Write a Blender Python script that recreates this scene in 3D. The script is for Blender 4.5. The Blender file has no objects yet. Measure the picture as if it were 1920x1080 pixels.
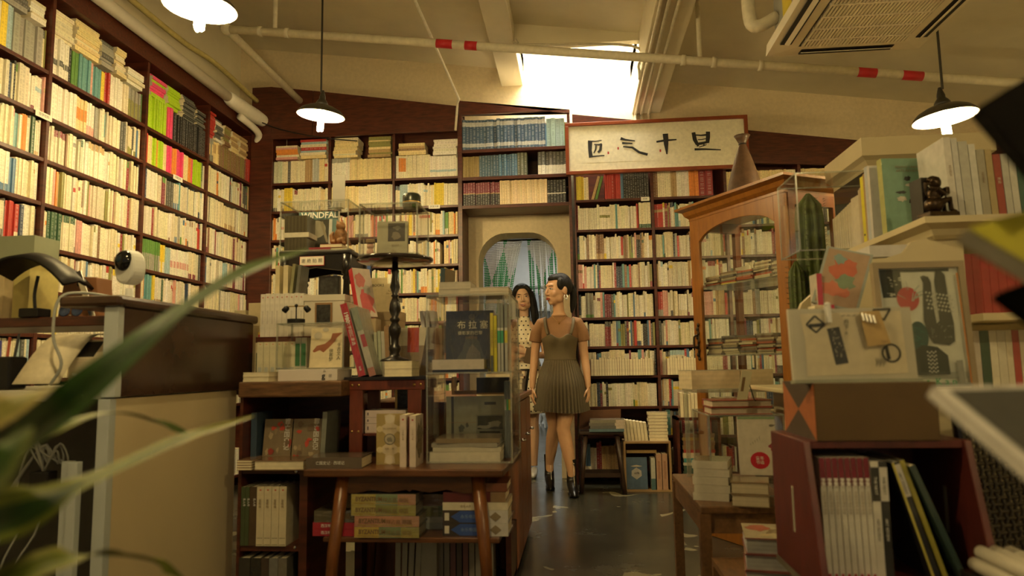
import bpy, bmesh, math, random
from mathutils import Vector, Matrix, Euler
import numpy as np
random.seed(7)
SC = bpy.context.scene
COL = SC.collection
PI = math.pi

# ------------------------------------------------------------------ camera
FPX, CAMH = 1320.0, 0.97
PITCH, YAW, ROLL = math.atan(148 / FPX), math.atan(122 / FPX), 0.016
FW = Vector((-math.sin(YAW) * math.cos(PITCH), math.cos(YAW) * math.cos(PITCH), math.sin(PITCH)))
_r0 = Vector((math.cos(YAW), math.sin(YAW), 0)); _u0 = _r0.cross(FW)
RT = _r0 * math.cos(ROLL) - _u0 * math.sin(ROLL)
UP = _u0 * math.cos(ROLL) + _r0 * math.sin(ROLL)
CAM = Vector((0, 0, CAMH))
cd = bpy.data.cameras.new('camera'); cam = bpy.data.objects.new('camera', cd); COL.objects.link(cam)
cam.matrix_world = Matrix(((RT.x, UP.x, -FW.x, 0), (RT.y, UP.y, -FW.y, 0), (RT.z, UP.z, -FW.z, CAMH), (0, 0, 0, 1)))
cd.sensor_width = 36; cd.lens = 36 * FPX / 1920; cd.clip_start = 0.02; cd.clip_end = 100
cd.dof.use_dof = True; cd.dof.focus_distance = 5.4; cd.dof.aperture_fstop = 3.2
SC.camera = cam

def ray(px, py):
    return FW + RT * ((px - 960) / FPX) - UP * ((py - 540) / FPX)
def onY(px, py, y):
    d = ray(px, py); return CAM + d * (y / d.y)
def onX(px, py, x):
    d = ray(px, py); return CAM + d * (x / d.x)
def onZ(px, py, z):
    d = ray(px, py); return CAM + d * ((z - CAMH) / d.z)
def proj(p):
    v = Vector(p) - CAM; w = v.dot(FW)
    return (960 + FPX * v.dot(RT) / w, 540 - FPX * v.dot(UP) / w, w)

# ------------------------------------------------------------------ world and exposure
W = bpy.data.worlds.new('world'); SC.world = W; W.use_nodes = True
bg = W.node_tree.nodes['Background']
bg.inputs['Color'].default_value = (1.0, 0.95, 0.86, 1); bg.inputs['Strength'].default_value = 0.16
VS = SC.view_settings
VS.view_transform = 'Standard'; VS.look = 'None'; VS.gamma = 1; VS.exposure = 0.38
try: VS.use_curve_mapping = False
except Exception: pass

LAMP_COL = (1.0, 0.75, 0.34)
BULB_W = 29.0          # emission strength of each lamp tube
SKY_W = 46.0           # emission of the frosted skylight pane

# ------------------------------------------------------------------ materials
MATS = {}
def nt(m):
    m.use_nodes = True; n = m.node_tree; n.nodes.clear(); return n
def mat(name, col=(.5, .5, .5), rough=.6, metal=0.0, var=.12, scale=8.0, stretch=(1, 1, 1), bump=0.0, col2=None, spec=.5, coat=0.0, sub=0.0):
    """principled material with procedural colour variation in object space"""
    if name in MATS: return MATS[name]
    m = bpy.data.materials.new(name); n = nt(m); N = n.nodes; L = n.links
    out = N.new('ShaderNodeOutputMaterial'); b = N.new('ShaderNodeBsdfPrincipled'); L.new(b.outputs[0], out.inputs[0])
    tc = N.new('ShaderNodeTexCoord'); mp = N.new('ShaderNodeMapping'); mp.inputs['Scale'].default_value = stretch
    L.new(tc.outputs['Object'], mp.inputs[0])
    no = N.new('ShaderNodeTexNoise'); no.inputs['Scale'].default_value = scale; no.inputs['Detail'].default_value = 5; no.inputs['Roughness'].default_value = .6
    L.new(mp.outputs[0], no.inputs[0])
    rp = N.new('ShaderNodeValToRGB'); L.new(no.outputs[0], rp.inputs[0])
    c2 = col2 or tuple(max(0, c * (1 - 2.2 * var)) for c in col)
    rp.color_ramp.elements[0].position = .3; rp.color_ramp.elements[1].position = .7
    rp.color_ramp.elements[0].color = (*c2, 1); rp.color_ramp.elements[1].color = (*col, 1)
    L.new(rp.outputs[0], b.inputs['Base Color'])
    b.inputs['Roughness'].default_value = rough; b.inputs['Metallic'].default_value = metal
    b.inputs['Specular IOR Level'].default_value = spec
    b.inputs['Coat Weight'].default_value = coat
    if sub: b.inputs['Subsurface Weight'].default_value = sub; b.inputs['Subsurface Radius'].default_value = (.02, .008, .004)
    if bump:
        bp = N.new('ShaderNodeBump'); bp.inputs['Strength'].default_value = bump; bp.inputs['Distance'].default_value = .01
        L.new(no.outputs[0], bp.inputs['Height']); L.new(bp.outputs[0], b.inputs['Normal'])
    MATS[name] = m; return m
def emit(name, col, s):
    if name in MATS: return MATS[name]
    m = bpy.data.materials.new(name); n = nt(m); N = n.nodes
    out = N.new('ShaderNodeOutputMaterial'); e = N.new('ShaderNodeEmission'); n.links.new(e.outputs[0], out.inputs[0])
    e.inputs[0].default_value = (*col, 1); e.inputs[1].default_value = s
    MATS[name] = m; return m
def clear(name, tint=(1, 1, 1), refl=.08, rough=.02, haze=0.0, crinkle=0.0):
    """clear sheet (acrylic, glass, cling film): transparent with fresnel reflection"""
    if name in MATS: return MATS[name]
    m = bpy.data.materials.new(name); n = nt(m); N = n.nodes; L = n.links
    out = N.new('ShaderNodeOutputMaterial'); tr = N.new('ShaderNodeBsdfTransparent'); gl = N.new('ShaderNodeBsdfGlossy')
    tr.inputs[0].default_value = (*tint, 1); gl.inputs['Roughness'].default_value = rough
    if crinkle:
        tc = N.new('ShaderNodeTexCoord'); mp = N.new('ShaderNodeMapping'); mp.inputs['Scale'].default_value = (1, 1, .35); mp.inputs['Rotation'].default_value = (0, .6, 0); L.new(tc.outputs['Object'], mp.inputs[0])
        no = N.new('ShaderNodeTexNoise'); no.inputs['Scale'].default_value = 38; no.inputs['Detail'].default_value = 2; L.new(mp.outputs[0], no.inputs[0])
        bp = N.new('ShaderNodeBump'); bp.inputs['Strength'].default_value = crinkle; bp.inputs['Distance'].default_value = .01; L.new(no.outputs[0], bp.inputs['Height']); L.new(bp.outputs[0], gl.inputs['Normal'])
    lw = N.new('ShaderNodeLayerWeight'); lw.inputs[0].default_value = .5
    pw = N.new('ShaderNodeMath'); pw.operation = 'POWER'; pw.inputs[1].default_value = 5; L.new(lw.outputs['Facing'], pw.inputs[0])
    ml = N.new('ShaderNodeMath'); ml.operation = 'MULTIPLY'; ml.inputs[1].default_value = .8; L.new(pw.outputs[0], ml.inputs[0])
    ad = N.new('ShaderNodeMath'); ad.operation = 'ADD'; ad.inputs[1].default_value = refl; L.new(ml.outputs[0], ad.inputs[0])
    mx = N.new('ShaderNodeMixShader'); L.new(ad.outputs[0], mx.inputs[0]); L.new(tr.outputs[0], mx.inputs[1]); L.new(gl.outputs[0], mx.inputs[2])
    last = mx
    if haze:
        df = N.new('ShaderNodeBsdfDiffuse'); df.inputs[0].default_value = (.8, .78, .7, 1)
        m2 = N.new('ShaderNodeMixShader'); m2.inputs[0].default_value = haze
        L.new(mx.outputs[0], m2.inputs[1]); L.new(df.outputs[0], m2.inputs[2]); last = m2
    L.new(last.outputs[0], out.inputs[0]); MATS[name] = m; return m
def printed(name, rough=.45, coat=0.0, text=True, var=.08, spec=.5):
    """book and paper material: colour from the mesh's colour attribute, procedural print on UV spines (attribute alpha < 1)"""
    if name in MATS: return MATS[name]
    m = bpy.data.materials.new(name); n = nt(m); N = n.nodes; L = n.links
    out = N.new('ShaderNodeOutputMaterial'); b = N.new('ShaderNodeBsdfPrincipled'); L.new(b.outputs[0], out.inputs[0])
    b.inputs['Roughness'].default_value = rough; b.inputs['Specular IOR Level'].default_value = spec; b.inputs['Coat Weight'].default_value = coat; b.inputs['Coat Roughness'].default_value = .15
    at = N.new('ShaderNodeAttribute'); at.attribute_name = 'Col'
    tc = N.new('ShaderNodeTexCoord')
    no = N.new('ShaderNodeTexNoise'); no.inputs['Scale'].default_value = 40; no.inputs['Detail'].default_value = 3; L.new(tc.outputs['Object'], no.inputs[0])
    mr = N.new('ShaderNodeMapRange'); mr.inputs[1].default_value = .3; mr.inputs[2].default_value = .7; mr.inputs[3].default_value = 1 - var; mr.inputs[4].default_value = 1 + var
    L.new(no.outputs[0], mr.inputs[0])
    mu = N.new('ShaderNodeVectorMath'); mu.operation = 'SCALE'; L.new(at.outputs['Color'], mu.inputs[0]); L.new(mr.outputs[0], mu.inputs['Scale'])
    last = mu.outputs[0]
    if text:
        uv = N.new('ShaderNodeUVMap'); uv.uv_map = 'UV'
        sx = N.new('ShaderNodeSeparateXYZ'); L.new(uv.outputs[0], sx.inputs[0])
        def mth(op, a, b_=None):
            q = N.new('ShaderNodeMath'); q.operation = op
            for i, v in enumerate((a, b_)):
                if v is None: continue
                if isinstance(v, (int, float)): q.inputs[i].default_value = v
                else: L.new(v, q.inputs[i])
            return q.outputs[0]
        du = mth('ABSOLUTE', mth('SUBTRACT', sx.outputs[0], .5))
        colm = mth('LESS_THAN', du, .24)
        cell = mth('LESS_THAN', mth('FRACT', mth('MULTIPLY', sx.outputs[1], 60.0)), .74)
        n2 = N.new('ShaderNodeTexNoise'); n2.inputs['Scale'].default_value = 1.0; n2.inputs['Detail'].default_value = 1
        mp = N.new('ShaderNodeMapping'); mp.inputs['Scale'].default_value = (7, 260, 1); L.new(uv.outputs[0], mp.inputs[0]); L.new(mp.outputs[0], n2.inputs[0])
        gly = mth('GREATER_THAN', n2.outputs[0], .5)
        n3 = N.new('ShaderNodeTexNoise'); n3.inputs['Scale'].default_value = 1.0; n3.inputs['Detail'].default_value = 0
        mp3 = N.new('ShaderNodeMapping'); mp3.inputs['Scale'].default_value = (0, 17, 1); L.new(uv.outputs[0], mp3.inputs[0]); L.new(mp3.outputs[0], n3.inputs[0])
        grp = mth('GREATER_THAN', n3.outputs[0], .48)
        ink = mth('MULTIPLY', mth('MULTIPLY', colm, cell), mth('MULTIPLY', gly, grp))
        ink = mth('MULTIPLY', mth('MULTIPLY', ink, .5), mth('SUBTRACT', 1.0, at.outputs['Alpha']))
        mx = N.new('ShaderNodeMix'); mx.data_type = 'RGBA'; L.new(ink, mx.inputs[0]); L.new(last, mx.inputs[6])
        lum = N.new('ShaderNodeVectorMath'); lum.operation = 'DOT_PRODUCT'; lum.inputs[1].default_value = (.3, .6, .1); L.new(at.outputs['Color'], lum.inputs[0])
        inv = mth('MULTIPLY', mth('LESS_THAN', lum.outputs['Value'], .16), .62)
        cc = N.new('ShaderNodeCombineColor'); 
        for i in range(3): L.new(mth('ADD', inv, .05), cc.inputs[i])
        L.new(cc.outputs[0], mx.inputs[7]); last = mx.outputs[2]
    L.new(last, b.inputs['Base Color']); MATS[name] = m; return m

M_MAHOG = mat('mahogany', (.105, .024, .011), .38, var=.3, scale=5, stretch=(1.2, 1.2, 9), bump=.02)
M_MAHOGH = mat('mahogany_horizontal', (.105, .024, .011), .38, var=.3, scale=5, stretch=(2, 9, 14), bump=.02)
M_BOOK = printed('printed_cover')
M_GLOSS = printed('glossy_print', .22, .4, text=False)
M_PAPER = printed('printed_paper', .7, text=False)
M_INK = mat('black_ink', (.015, .014, .013), .6, var=.1)
M_BLACK = mat('black_plastic', (.010, .009, .009), .5, var=.1, spec=.3)
M_BLACKWOOD = mat('black_lacquer', (.014, .011, .010), .28, var=.2, scale=20)
M_STEEL = mat('steel', (.62, .60, .56), .25, 1.0, var=.08)
M_BRASS = mat('brass', (.72, .50, .18), .28, 1.0, var=.1)
M_WPAINT = mat('white_paint', (.80, .76, .66), .55, var=.05, scale=14)
M_ACRYL = clear('acrylic', (.985, .985, .975), .012, .03, .0)
M_ACEDGE = clear('acrylic_edge', (.82, .84, .78), .08, .12, .16)
M_GLASS = clear('window_glass', (.96, .97, .96), .05, .01)
M_FILM = clear('cling_film', (.985, .985, .985), .07, .10, crinkle=.7)

# ------------------------------------------------------------------ mesh helpers
class MB:
    def __init__(s): s.v = []; s.f = []; s.c = []; s.m = []; s.u = {}; s.M = Matrix.Identity(4); s.M3 = None
    def at(s, loc=(0, 0, 0), rot=(0, 0, 0), sc=1.0):
        s.M = Matrix.Translation(loc) @ Euler(rot).to_matrix().to_4x4() @ Matrix.Scale(sc, 4); return s
    def add(s, vs, fs, col=(.5, .5, .5, 1), m=0, uvs=None):
        o = len(s.v); M = s.M
        s.v += [tuple(M @ Vector(p)) for p in vs]
        if len(col) == 3: col = (*col, 1)
        for i, f in enumerate(fs):
            if uvs and uvs[i]: s.u[len(s.f)] = uvs[i]
            s.f.append(tuple(o + k for k in f)); s.c.append(col); s.m.append(m)
        return s
    def box(s, x0, x1, y0, y1, z0, z1, col=(.5, .5, .5), m=0):
        return s.add([(x0, y0, z0), (x1, y0, z0), (x1, y1, z0), (x0, y1, z0), (x0, y0, z1), (x1, y0, z1), (x1, y1, z1), (x0, y1, z1)],
                     [(0, 3, 2, 1), (4, 5, 6, 7), (0, 1, 5, 4), (1, 2, 6, 5), (2, 3, 7, 6), (3, 0, 4, 7)], col, m)
    def quad(s, a, b, c, d, col=(.5, .5, .5), m=0): return s.add([a, b, c, d], [(0, 1, 2, 3)], col, m)
    def prism(s, poly, y0, y1, col=(.5, .5, .5), m=0, axis='y'):
        """polygon in (a,b) extruded along axis from y0 to y1"""
        n = len(poly)
        if axis == 'y': g = lambda p, t: (p[0], t, p[1])
        elif axis == 'x': g = lambda p, t: (t, p[0], p[1])
        else: g = lambda p, t: (p[0], p[1], t)
        vs = [g(p, y0) for p in poly] + [g(p, y1) for p in poly]
        fs = [tuple(range(n)), tuple(range(2 * n - 1, n - 1, -1))] + [(i, (i + n), (i + 1) % n + n, (i + 1) % n) for i in range(n)]
        return s.add(vs, fs, col, m)
    def lathe(s, prof, n=24, col=(.5, .5, .5), m=0, a0=0, a1=2 * PI, cap=True):
        vs = []; fs = []; full = abs(a1 - a0 - 2 * PI) < 1e-6; k = n if full else n + 1
        for r, z in prof:
            for i in range(k):
                a = a0 + (a1 - a0) * i / n; vs.append((r * math.cos(a), r * math.sin(a), z))
        for j in range(len(prof) - 1):
            for i in range(n):
                i2 = (i + 1) % k; fs.append((j * k + i, j * k + i2, (j + 1) * k + i2, (j + 1) * k + i))
        if full and cap:
            fs.append(tuple(range(k - 1, -1, -1))); fs.append(tuple(range((len(prof) - 1) * k, len(prof) * k)))
        return s.add(vs, fs, col, m)
    def tube(s, pts, rad, n=10, col=(.5, .5, .5), m=0, flat=1.0, cap=True, side=None):
        """round or oval tube through pts; rad is a number or list; flat scales the second axis"""
        pts = [Vector(p) for p in pts]; k = len(pts)
        rad = [rad] * k if isinstance(rad, (int, float)) else list(rad)
        vs = []; prev = None
        for i in range(k):
            t = (pts[min(i + 1, k - 1)] - pts[max(i - 1, 0)]).normalized()
            if prev is None:
                a = Vector(side) if side else (Vector((0, 0, 1)) if abs(t.z) < .9 else Vector((1, 0, 0)))
            else: a = prev
            a = (a - t * a.dot(t)).normalized(); b = t.cross(a); prev = a
            for j in range(n):
                th = 2 * PI * j / n; vs.append(pts[i] + (a * math.cos(th) + b * math.sin(th) * flat) * rad[i])
        fs = [(i * n + j, i * n + (j + 1) % n, (i + 1) * n + (j + 1) % n, (i + 1) * n + j) for i in range(k - 1) for j in range(n)]
        if cap: fs += [tuple(range(n - 1, -1, -1)), tuple(range((k - 1) * n, k * n))]
        return s.add(vs, fs, col, m)
    def ell(s, c, r, nu=16, nv=10, col=(.5, .5, .5), m=0):
        if isinstance(r, (int, float)): r = (r, r, r)
        vs = [(c[0], c[1], c[2] - r[2])]
        for j in range(1, nv):
            ph = -PI / 2 + PI * j / nv
            for i in range(nu):
                a = 2 * PI * i / nu; vs.append((c[0] + r[0] * math.cos(ph) * math.cos(a), c[1] + r[1] * math.cos(ph) * math.sin(a), c[2] + r[2] * math.sin(ph)))
        vs.append((c[0], c[1], c[2] + r[2])); T = len(vs) - 1; fs = []
        for i in range(nu):
            fs.append((0, 1 + (i + 1) % nu, 1 + i)); fs.append((T, T - nu + i, T - nu + (i + 1) % nu))
            for j in range(nv - 2): a = 1 + j * nu; fs.append((a + i, a + (i + 1) % nu, a + nu + (i + 1) % nu, a + nu + i))
        return s.add(vs, fs, col, m)
    def rings(s, rg, col=(.5, .5, .5), m=0, cap=True):
        """loft through rings of equal point count"""
        n = len(rg[0]); vs = [p for r in rg for p in r]
        fs = [(i * n + j, i * n + (j + 1) % n, (i + 1) * n + (j + 1) % n, (i + 1) * n + j) for i in range(len(rg) - 1) for j in range(n)]
        if cap: fs += [tuple(range(n - 1, -1, -1)), tuple(range((len(rg) - 1) * n, len(rg) * n))]
        return s.add(vs, fs, col, m)
    def mesh(s, name):
        me = bpy.data.meshes.new(name); me.from_pydata(s.v, [], s.f)
        nl = len(me.loops); tot = [len(f) for f in s.f]
        ca = me.color_attributes.new('Col', 'FLOAT_COLOR', 'CORNER')
        ca.data.foreach_set('color', np.repeat(np.array(s.c, dtype=np.float32).reshape(-1, 4), tot, axis=0).ravel())
        if s.u:
            uv = me.uv_layers.new(name='UV'); arr = np.zeros((nl, 2), dtype=np.float32)
            st = np.concatenate(([0], np.cumsum(tot)))
            for k, q in s.u.items(): arr[st[k]:st[k] + tot[k]] = q
            uv.data.foreach_set('uv', arr.ravel())
        me.polygons.foreach_set('material_index', s.m)
        return me
    def build(s, name, mats, parent=None, loc=None, rot=None, smooth=False, bevel=0.0, sub=0, solid=0.0):
        me = s.mesh(name)
        for q in (mats if isinstance(mats, (list, tuple)) else [mats]): me.materials.append(q)
        if smooth: me.polygons.foreach_set('use_smooth', [True] * len(me.polygons))
        o = bpy.data.objects.new(name, me); COL.objects.link(o)
        if parent is not None: o.parent = parent
        if loc is not None: o.location = loc
        if rot is not None: o.rotation_euler = rot
        if solid: d = o.modifiers.new('thick', 'SOLIDIFY'); d.thickness = solid; d.offset = 0
        if bevel: d = o.modifiers.new('bevel', 'BEVEL'); d.width = bevel; d.segments = 2; d.limit_method = 'ANGLE'; d.angle_limit = .7
        if sub: d = o.modifiers.new('sub', 'SUBSURF'); d.levels = sub; d.render_levels = sub
        return o
def tag(o, label=None, cat=None, group=None, kind=None):
    if label: o['label'] = label
    if cat: o['category'] = cat
    if group: o['group'] = group
    if kind: o['kind'] = kind
    return o
def thing(name, label, cat, loc=(0, 0, 0), rz=0.0, group=None, rot=None):
    o = bpy.data.objects.new(name, None); COL.objects.link(o); o.empty_display_size = .05
    o.location = loc; o.rotation_euler = rot if rot is not None else (0, 0, rz)
    return tag(o, label, cat, group)
def struct(name, mb, m, label=None, **k):
    o = mb.build(name, m, **k); o['kind'] = 'structure'
    if label: o['label'] = label
    return o
def copy_tree(o, parent=None):
    c = o.copy(); COL.objects.link(c)
    if parent is not None: c.parent = parent
    for ch in o.children: copy_tree(ch, c)
    return c
def bezier(p, n):
    """catmull-rom through points"""
    p = [Vector(q) for q in p]; P = [p[0] * 2 - p[1]] + p + [p[-1] * 2 - p[-2]]; out = []
    for i in range(1, len(P) - 2):
        a, b, c, d = P[i - 1], P[i], P[i + 1], P[i + 2]
        for k in range(n):
            t = k / n; out.append(.5 * ((2 * b) + (c - a) * t + (2 * a - 5 * b + 4 * c - d) * t * t + (3 * b - a - 3 * c + d) * t ** 3))
    out.append(P[-2]); return out
def text_mesh(txt, size, align='CENTER', bold=0.0, ext=0.0):
    cu = bpy.data.curves.new('lettering', 'FONT'); cu.body = txt; cu.size = size; cu.align_x = align; cu.align_y = 'CENTER'
    cu.offset = bold; cu.extrude = ext; cu.resolution_u = 2
    o = bpy.data.objects.new('lettering', cu); COL.objects.link(o)
    bpy.context.view_layer.update()
    me = bpy.data.meshes.new_from_object(o.evaluated_get(bpy.context.evaluated_depsgraph_get()))
    bpy.data.objects.remove(o); bpy.data.curves.remove(cu); return me
def lettering(txt, size, m, parent, loc, rot=(PI / 2, 0, 0), align='CENTER', bold=0.0, name='lettering', squeeze=1.0):
    me = text_mesh(txt, size, align, bold); me.materials.clear(); me.materials.append(m); me.name = name
    o = bpy.data.objects.new(name, me); COL.objects.link(o); o.parent = parent; o.location = loc; o.rotation_euler = rot
    o.scale = (squeeze, 1, 1); return o
# ================================================================== the setting
M_CEIL = mat('ceiling_paint', (.82, .75, .56), .8, var=.05, scale=3, bump=.03)
M_PLASTER = mat('cream_plaster', (.76, .64, .43), .85, var=.06, scale=30, bump=.25)
M_WHITE = mat('white_wall_paint', (.82, .82, .80), .7, var=.03)
def zc(x): return 3.66 - .14 * x
def floor_material():
    m = bpy.data.materials.new('polished_concrete'); n = nt(m); N = n.nodes; L = n.links
    out = N.new('ShaderNodeOutputMaterial'); b = N.new('ShaderNodeBsdfPrincipled'); L.new(b.outputs[0], out.inputs[0])
    tc = N.new('ShaderNodeTexCoord')
    n1 = N.new('ShaderNodeTexNoise'); n1.inputs['Scale'].default_value = 2.2; n1.inputs['Detail'].default_value = 8; n1.inputs['Roughness'].default_value = .65; L.new(tc.outputs['Object'], n1.inputs[0])
    r1 = N.new('ShaderNodeValToRGB'); L.new(n1.outputs[0], r1.inputs[0])
    r1.color_ramp.elements[0].color = (.020, .018, .011, 1); r1.color_ramp.elements[1].color = (.058, .052, .032, 1)
    r1.color_ramp.elements[0].position = .35; r1.color_ramp.elements[1].position = .7
    n2 = N.new('ShaderNodeTexNoise'); n2.inputs['Scale'].default_value = 2.6; n2.inputs['Detail'].default_value = 7; n2.inputs['Distortion'].default_value = .6
    mp = N.new('ShaderNodeMapping'); mp.inputs['Location'].default_value = (3.1, 1.7, 0); L.new(tc.outputs['Object'], mp.inputs[0]); L.new(mp.outputs[0], n2.inputs[0])
    r2 = N.new('ShaderNodeValToRGB'); r2.color_ramp.elements[0].position = .618; r2.color_ramp.elements[1].position = .635; L.new(n2.outputs[0], r2.inputs[0])
    mx = N.new('ShaderNodeMix'); mx.data_type = 'RGBA'; L.new(r2.outputs[0], mx.inputs[0]); L.new(r1.outputs[0], mx.inputs[6]); mx.inputs[7].default_value = (.20, .175, .10, 1)
    L.new(mx.outputs[2], b.inputs['Base Color'])
    rr = N.new('ShaderNodeMapRange'); L.new(n1.outputs[0], rr.inputs[0]); rr.inputs[3].default_value = .14; rr.inputs[4].default_value = .36; L.new(rr.outputs[0], b.inputs['Roughness']); b.inputs['Specular IOR Level'].default_value = .38
    MATS['floor'] = m; return m
struct('floor', MB().box(-4.5, 4.6, -2.6, 15.0, -.1, 0), floor_material(), 'dark green-grey polished concrete floor with worn pale patches')

# ceiling: sloping slab with a rectangular skylight opening
SKX0, SKX1, SKY0, SKY1 = -.44, .545, 5.46, 6.3
def slab(x0, x1, y0, y1, mb):
    t = .12
    mb.add([(x0, y0, zc(x0)), (x1, y0, zc(x1)), (x1, y1, zc(x1)), (x0, y1, zc(x0)), (x0, y0, zc(x0) + t), (x1, y0, zc(x1) + t), (x1, y1, zc(x1) + t), (x0, y1, zc(x0) + t)],
           [(0, 3, 2, 1), (4, 5, 6, 7), (0, 1, 5, 4), (1, 2, 6, 5), (2, 3, 7, 6), (3, 0, 4, 7)])
mb = MB(); slab(-3.2, SKX0, -2.2, 6.3, mb); slab(SKX0, SKX1, -2.2, SKY0, mb); slab(SKX1, 4.0, -2.2, 6.3, mb)
struct('ceiling', mb, M_CEIL, 'sloping cream painted ceiling')
# skylight shaft and frosted pane
mb = MB(); T = .06
mb.box(SKX0 - T, SKX0, SKY0 - T, SKY1, zc(SKX0), 4.75); mb.box(SKX1, SKX1 + T, SKY0 - T, SKY1, zc(SKX1), 4.75)
mb.box(SKX0 - T, SKX1 + T, SKY0 - T, SKY0, 3.72, 4.75)
struct('trim_1', mb, M_WHITE, 'white painted skylight shaft')
sk = struct('window_1', MB().box(SKX0, SKX1, SKY0, SKY1, 4.6, 4.63), emit('skylight_daylight', (1.0, .90, .68), SKY_W), 'bright frosted skylight pane at the top of the shaft')
struct('trim_2', MB().box(SKX0 - .02, SKX1 + .02, SKY0 - .07, SKY0 + .0, zc(SKX1) - .06, 3.80), M_CEIL, 'lip along the near edge of the skylight')
# ceiling beams running towards the back wall
struct('beam_1', MB().box(-.65, -.45, -2.2, 6.3, 3.575, zc(-.55) + .02), M_CEIL, 'cream concrete ceiling beam beside the skylight', bevel=.006)
struct('beam_2', MB().box(.545, .80, -2.2, 6.3, 3.25, zc(.67) + .02), M_CEIL, 'deep cream ceiling beam carrying conduits', bevel=.006)
# walls
struct('wall_left', MB().box(-3.35, -3.2, -2.2, 6.6, 0, 4.3), M_CEIL)
struct('wall_right', MB().box(4.0, 4.15, -2.2, 6.6, 0, 4.3), M_CEIL)
# back wall with the arched opening
YB0, YB1 = 6.3, 6.62
AX0, AX1, AZ = -.885, -.17, 2.185
arch = []
for k in range(9): a = PI - k * PI / 16; arch.append((AX0 + .25 + .25 * math.cos(a), AZ - .26 + .26 * math.sin(a)))
arch2 = []
for k in range(9): a = PI / 2 - k * PI / 16; arch2.append((AX1 - .25 + .25 * math.cos(a), AZ - .26 + .26 * math.sin(a)))
mb = MB()
mb.box(-3.35, AX0, YB0, YB1, 0, AZ - .26); mb.box(AX1, 4.15, YB0, YB1, 0, AZ - .26)
mb.prism([(-3.35, AZ - .26)] + arch + arch2 + [(4.15, AZ - .26), (4.15, 4.9), (-3.35, 4.9)], YB0, YB1)
wb = struct('wall_back', mb, [M_PLASTER], 'rough cream plaster wall with an arched opening')
# front wall behind the camera with shop windows
mb = MB(); y0, y1 = -2.35, -2.2
mb.box(-3.35, 4.15, y0, y1, 0, .45); mb.box(-3.35, 4.15, y0, y1, 2.6, 4.3)
for a, b in ((-3.35, -2.6), (-.9, -.6), (.5, .8), (2.8, 4.15)): mb.box(a, b, y0, y1, .45, 2.6)
struct('wall_front', mb, M_CEIL)
for i, (a, b) in enumerate(((-2.6, -.9), (-.6, .5), (.8, 2.8))):
    w = struct('window_%d' % (i + 2), MB().box(a, b, -2.29, -2.27, .45, 2.6), M_GLASS, 'shop window pane')
    f = MB(); f.box(a, a + .05, -2.33, -2.22, .45, 2.6); f.box(b - .05, b, -2.33, -2.22, .45, 2.6); f.box(a, b, -2.33, -2.22, .45, .5); f.box(a, b, -2.33, -2.22, 2.55, 2.6)
    f.box((a + b) / 2 - .02, (a + b) / 2 + .02, -2.33, -2.22, .45, 2.6)
    f.build('window_frame', M_MAHOG, w)
# far room beyond the opening
struct('wall_far_left', MB().box(-2.6, -2.45, 6.62, 14, 0, 3.4), M_WHITE)
struct('wall_far_right', MB().box(1.6, 1.75, 6.62, 14, 0, 3.4), M_WHITE)
struct('wall_far_back', MB().box(-2.6, 1.75, 13.6, 13.8, 0, 3.4), M_WHITE)
struct('ceiling_far', MB().box(-2.6, 1.75, 6.62, 14, 3.3, 3.4), M_WHITE)
struct('pillar_far', MB().box(-1.22, -.98, 8.6, 9.4, 0, 3.3), M_WHITE, 'white painted pillar in the room beyond the arch')
struct('beam_far', MB().box(-2.45, 1.6, 9.2, 9.5, 2.75, 3.3), M_WHITE, 'white ceiling beam in the room beyond the arch')
struct('wall_far_partition', MB().box(-.98, 1.6, 12.1, 12.25, 0, 1.75), M_WHITE, 'low white partition in the room beyond the arch')

# ------------------------------------------------------------------ built-in bookcases
def shelf_label(parent, x, y, z, rz=0, txt='', w=.10, h=.032):
    o = MB().box(-w / 2, w / 2, -.002, 0, -h / 2, h / 2, (.78, .76, .68)).build('shelf_label', M_PAPER, parent, (x, y, z), (0, 0, rz))
    if txt: lettering(txt, h * .55, M_INK, o, (0, -.003, 0))
    return o
SHELVES = []   # runs to be filled with books
SH = .022
# side-wall bookcase: face at X=-2.9, bays along Y
LC = thing('bookcase', 'tall mahogany bookcase covering the side wall, packed with pale books', 'bookcase', (-3.05, 4, 0))
LX, LXB = -2.9, -3.185
LY = [1.75, 2.65, 3.53, 4.41, 5.22, 5.985]
LZ = [.10, .70, .95, 1.19, 1.43, 1.67, 1.91, 2.155, 2.40, 2.655]
def part(mb, name, m, par, bevel=.002):
    o = mb.build(name, m, None, bevel=bevel); o.parent = par; o.matrix_parent_inverse = par.matrix_basis.inverted(); return o
for y in LY: part(MB().box(LXB, LX, y - .012, y + .012, 0, 3.12), 'upright', M_MAHOG, LC)
for k in range(len(LY) - 1):
    a, b = LY[k] + .012, LY[k + 1] - .012
    for i, z in enumerate(LZ):
        part(MB().box(LXB, LX - .003, a, b, z - SH, z), 'shelf', M_MAHOGH, LC)
part(MB().box(LXB - .008, LXB, LY[0], LY[-1], 0, 3.3), 'back_panel', M_MAHOG, LC)
part(MB().box(LXB, LX + .012, LY[0] - .02, LY[-1], 3.10, 3.30), 'valance', M_MAHOGH, LC)
part(MB().box(-2.905, -2.715, 5.95, 6.28, 0, 3.545), 'corner_post', M_MAHOG, LC)
for y, z, t in ((3.49, 2.385, '哲学社科'), (4.80, 2.385, '外国文学')):
    o = shelf_label(LC, 0, 0, 0, PI / 2, t, .12, .035); o.location = (LX + .004 + 3.05, y - 4, z)

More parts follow.
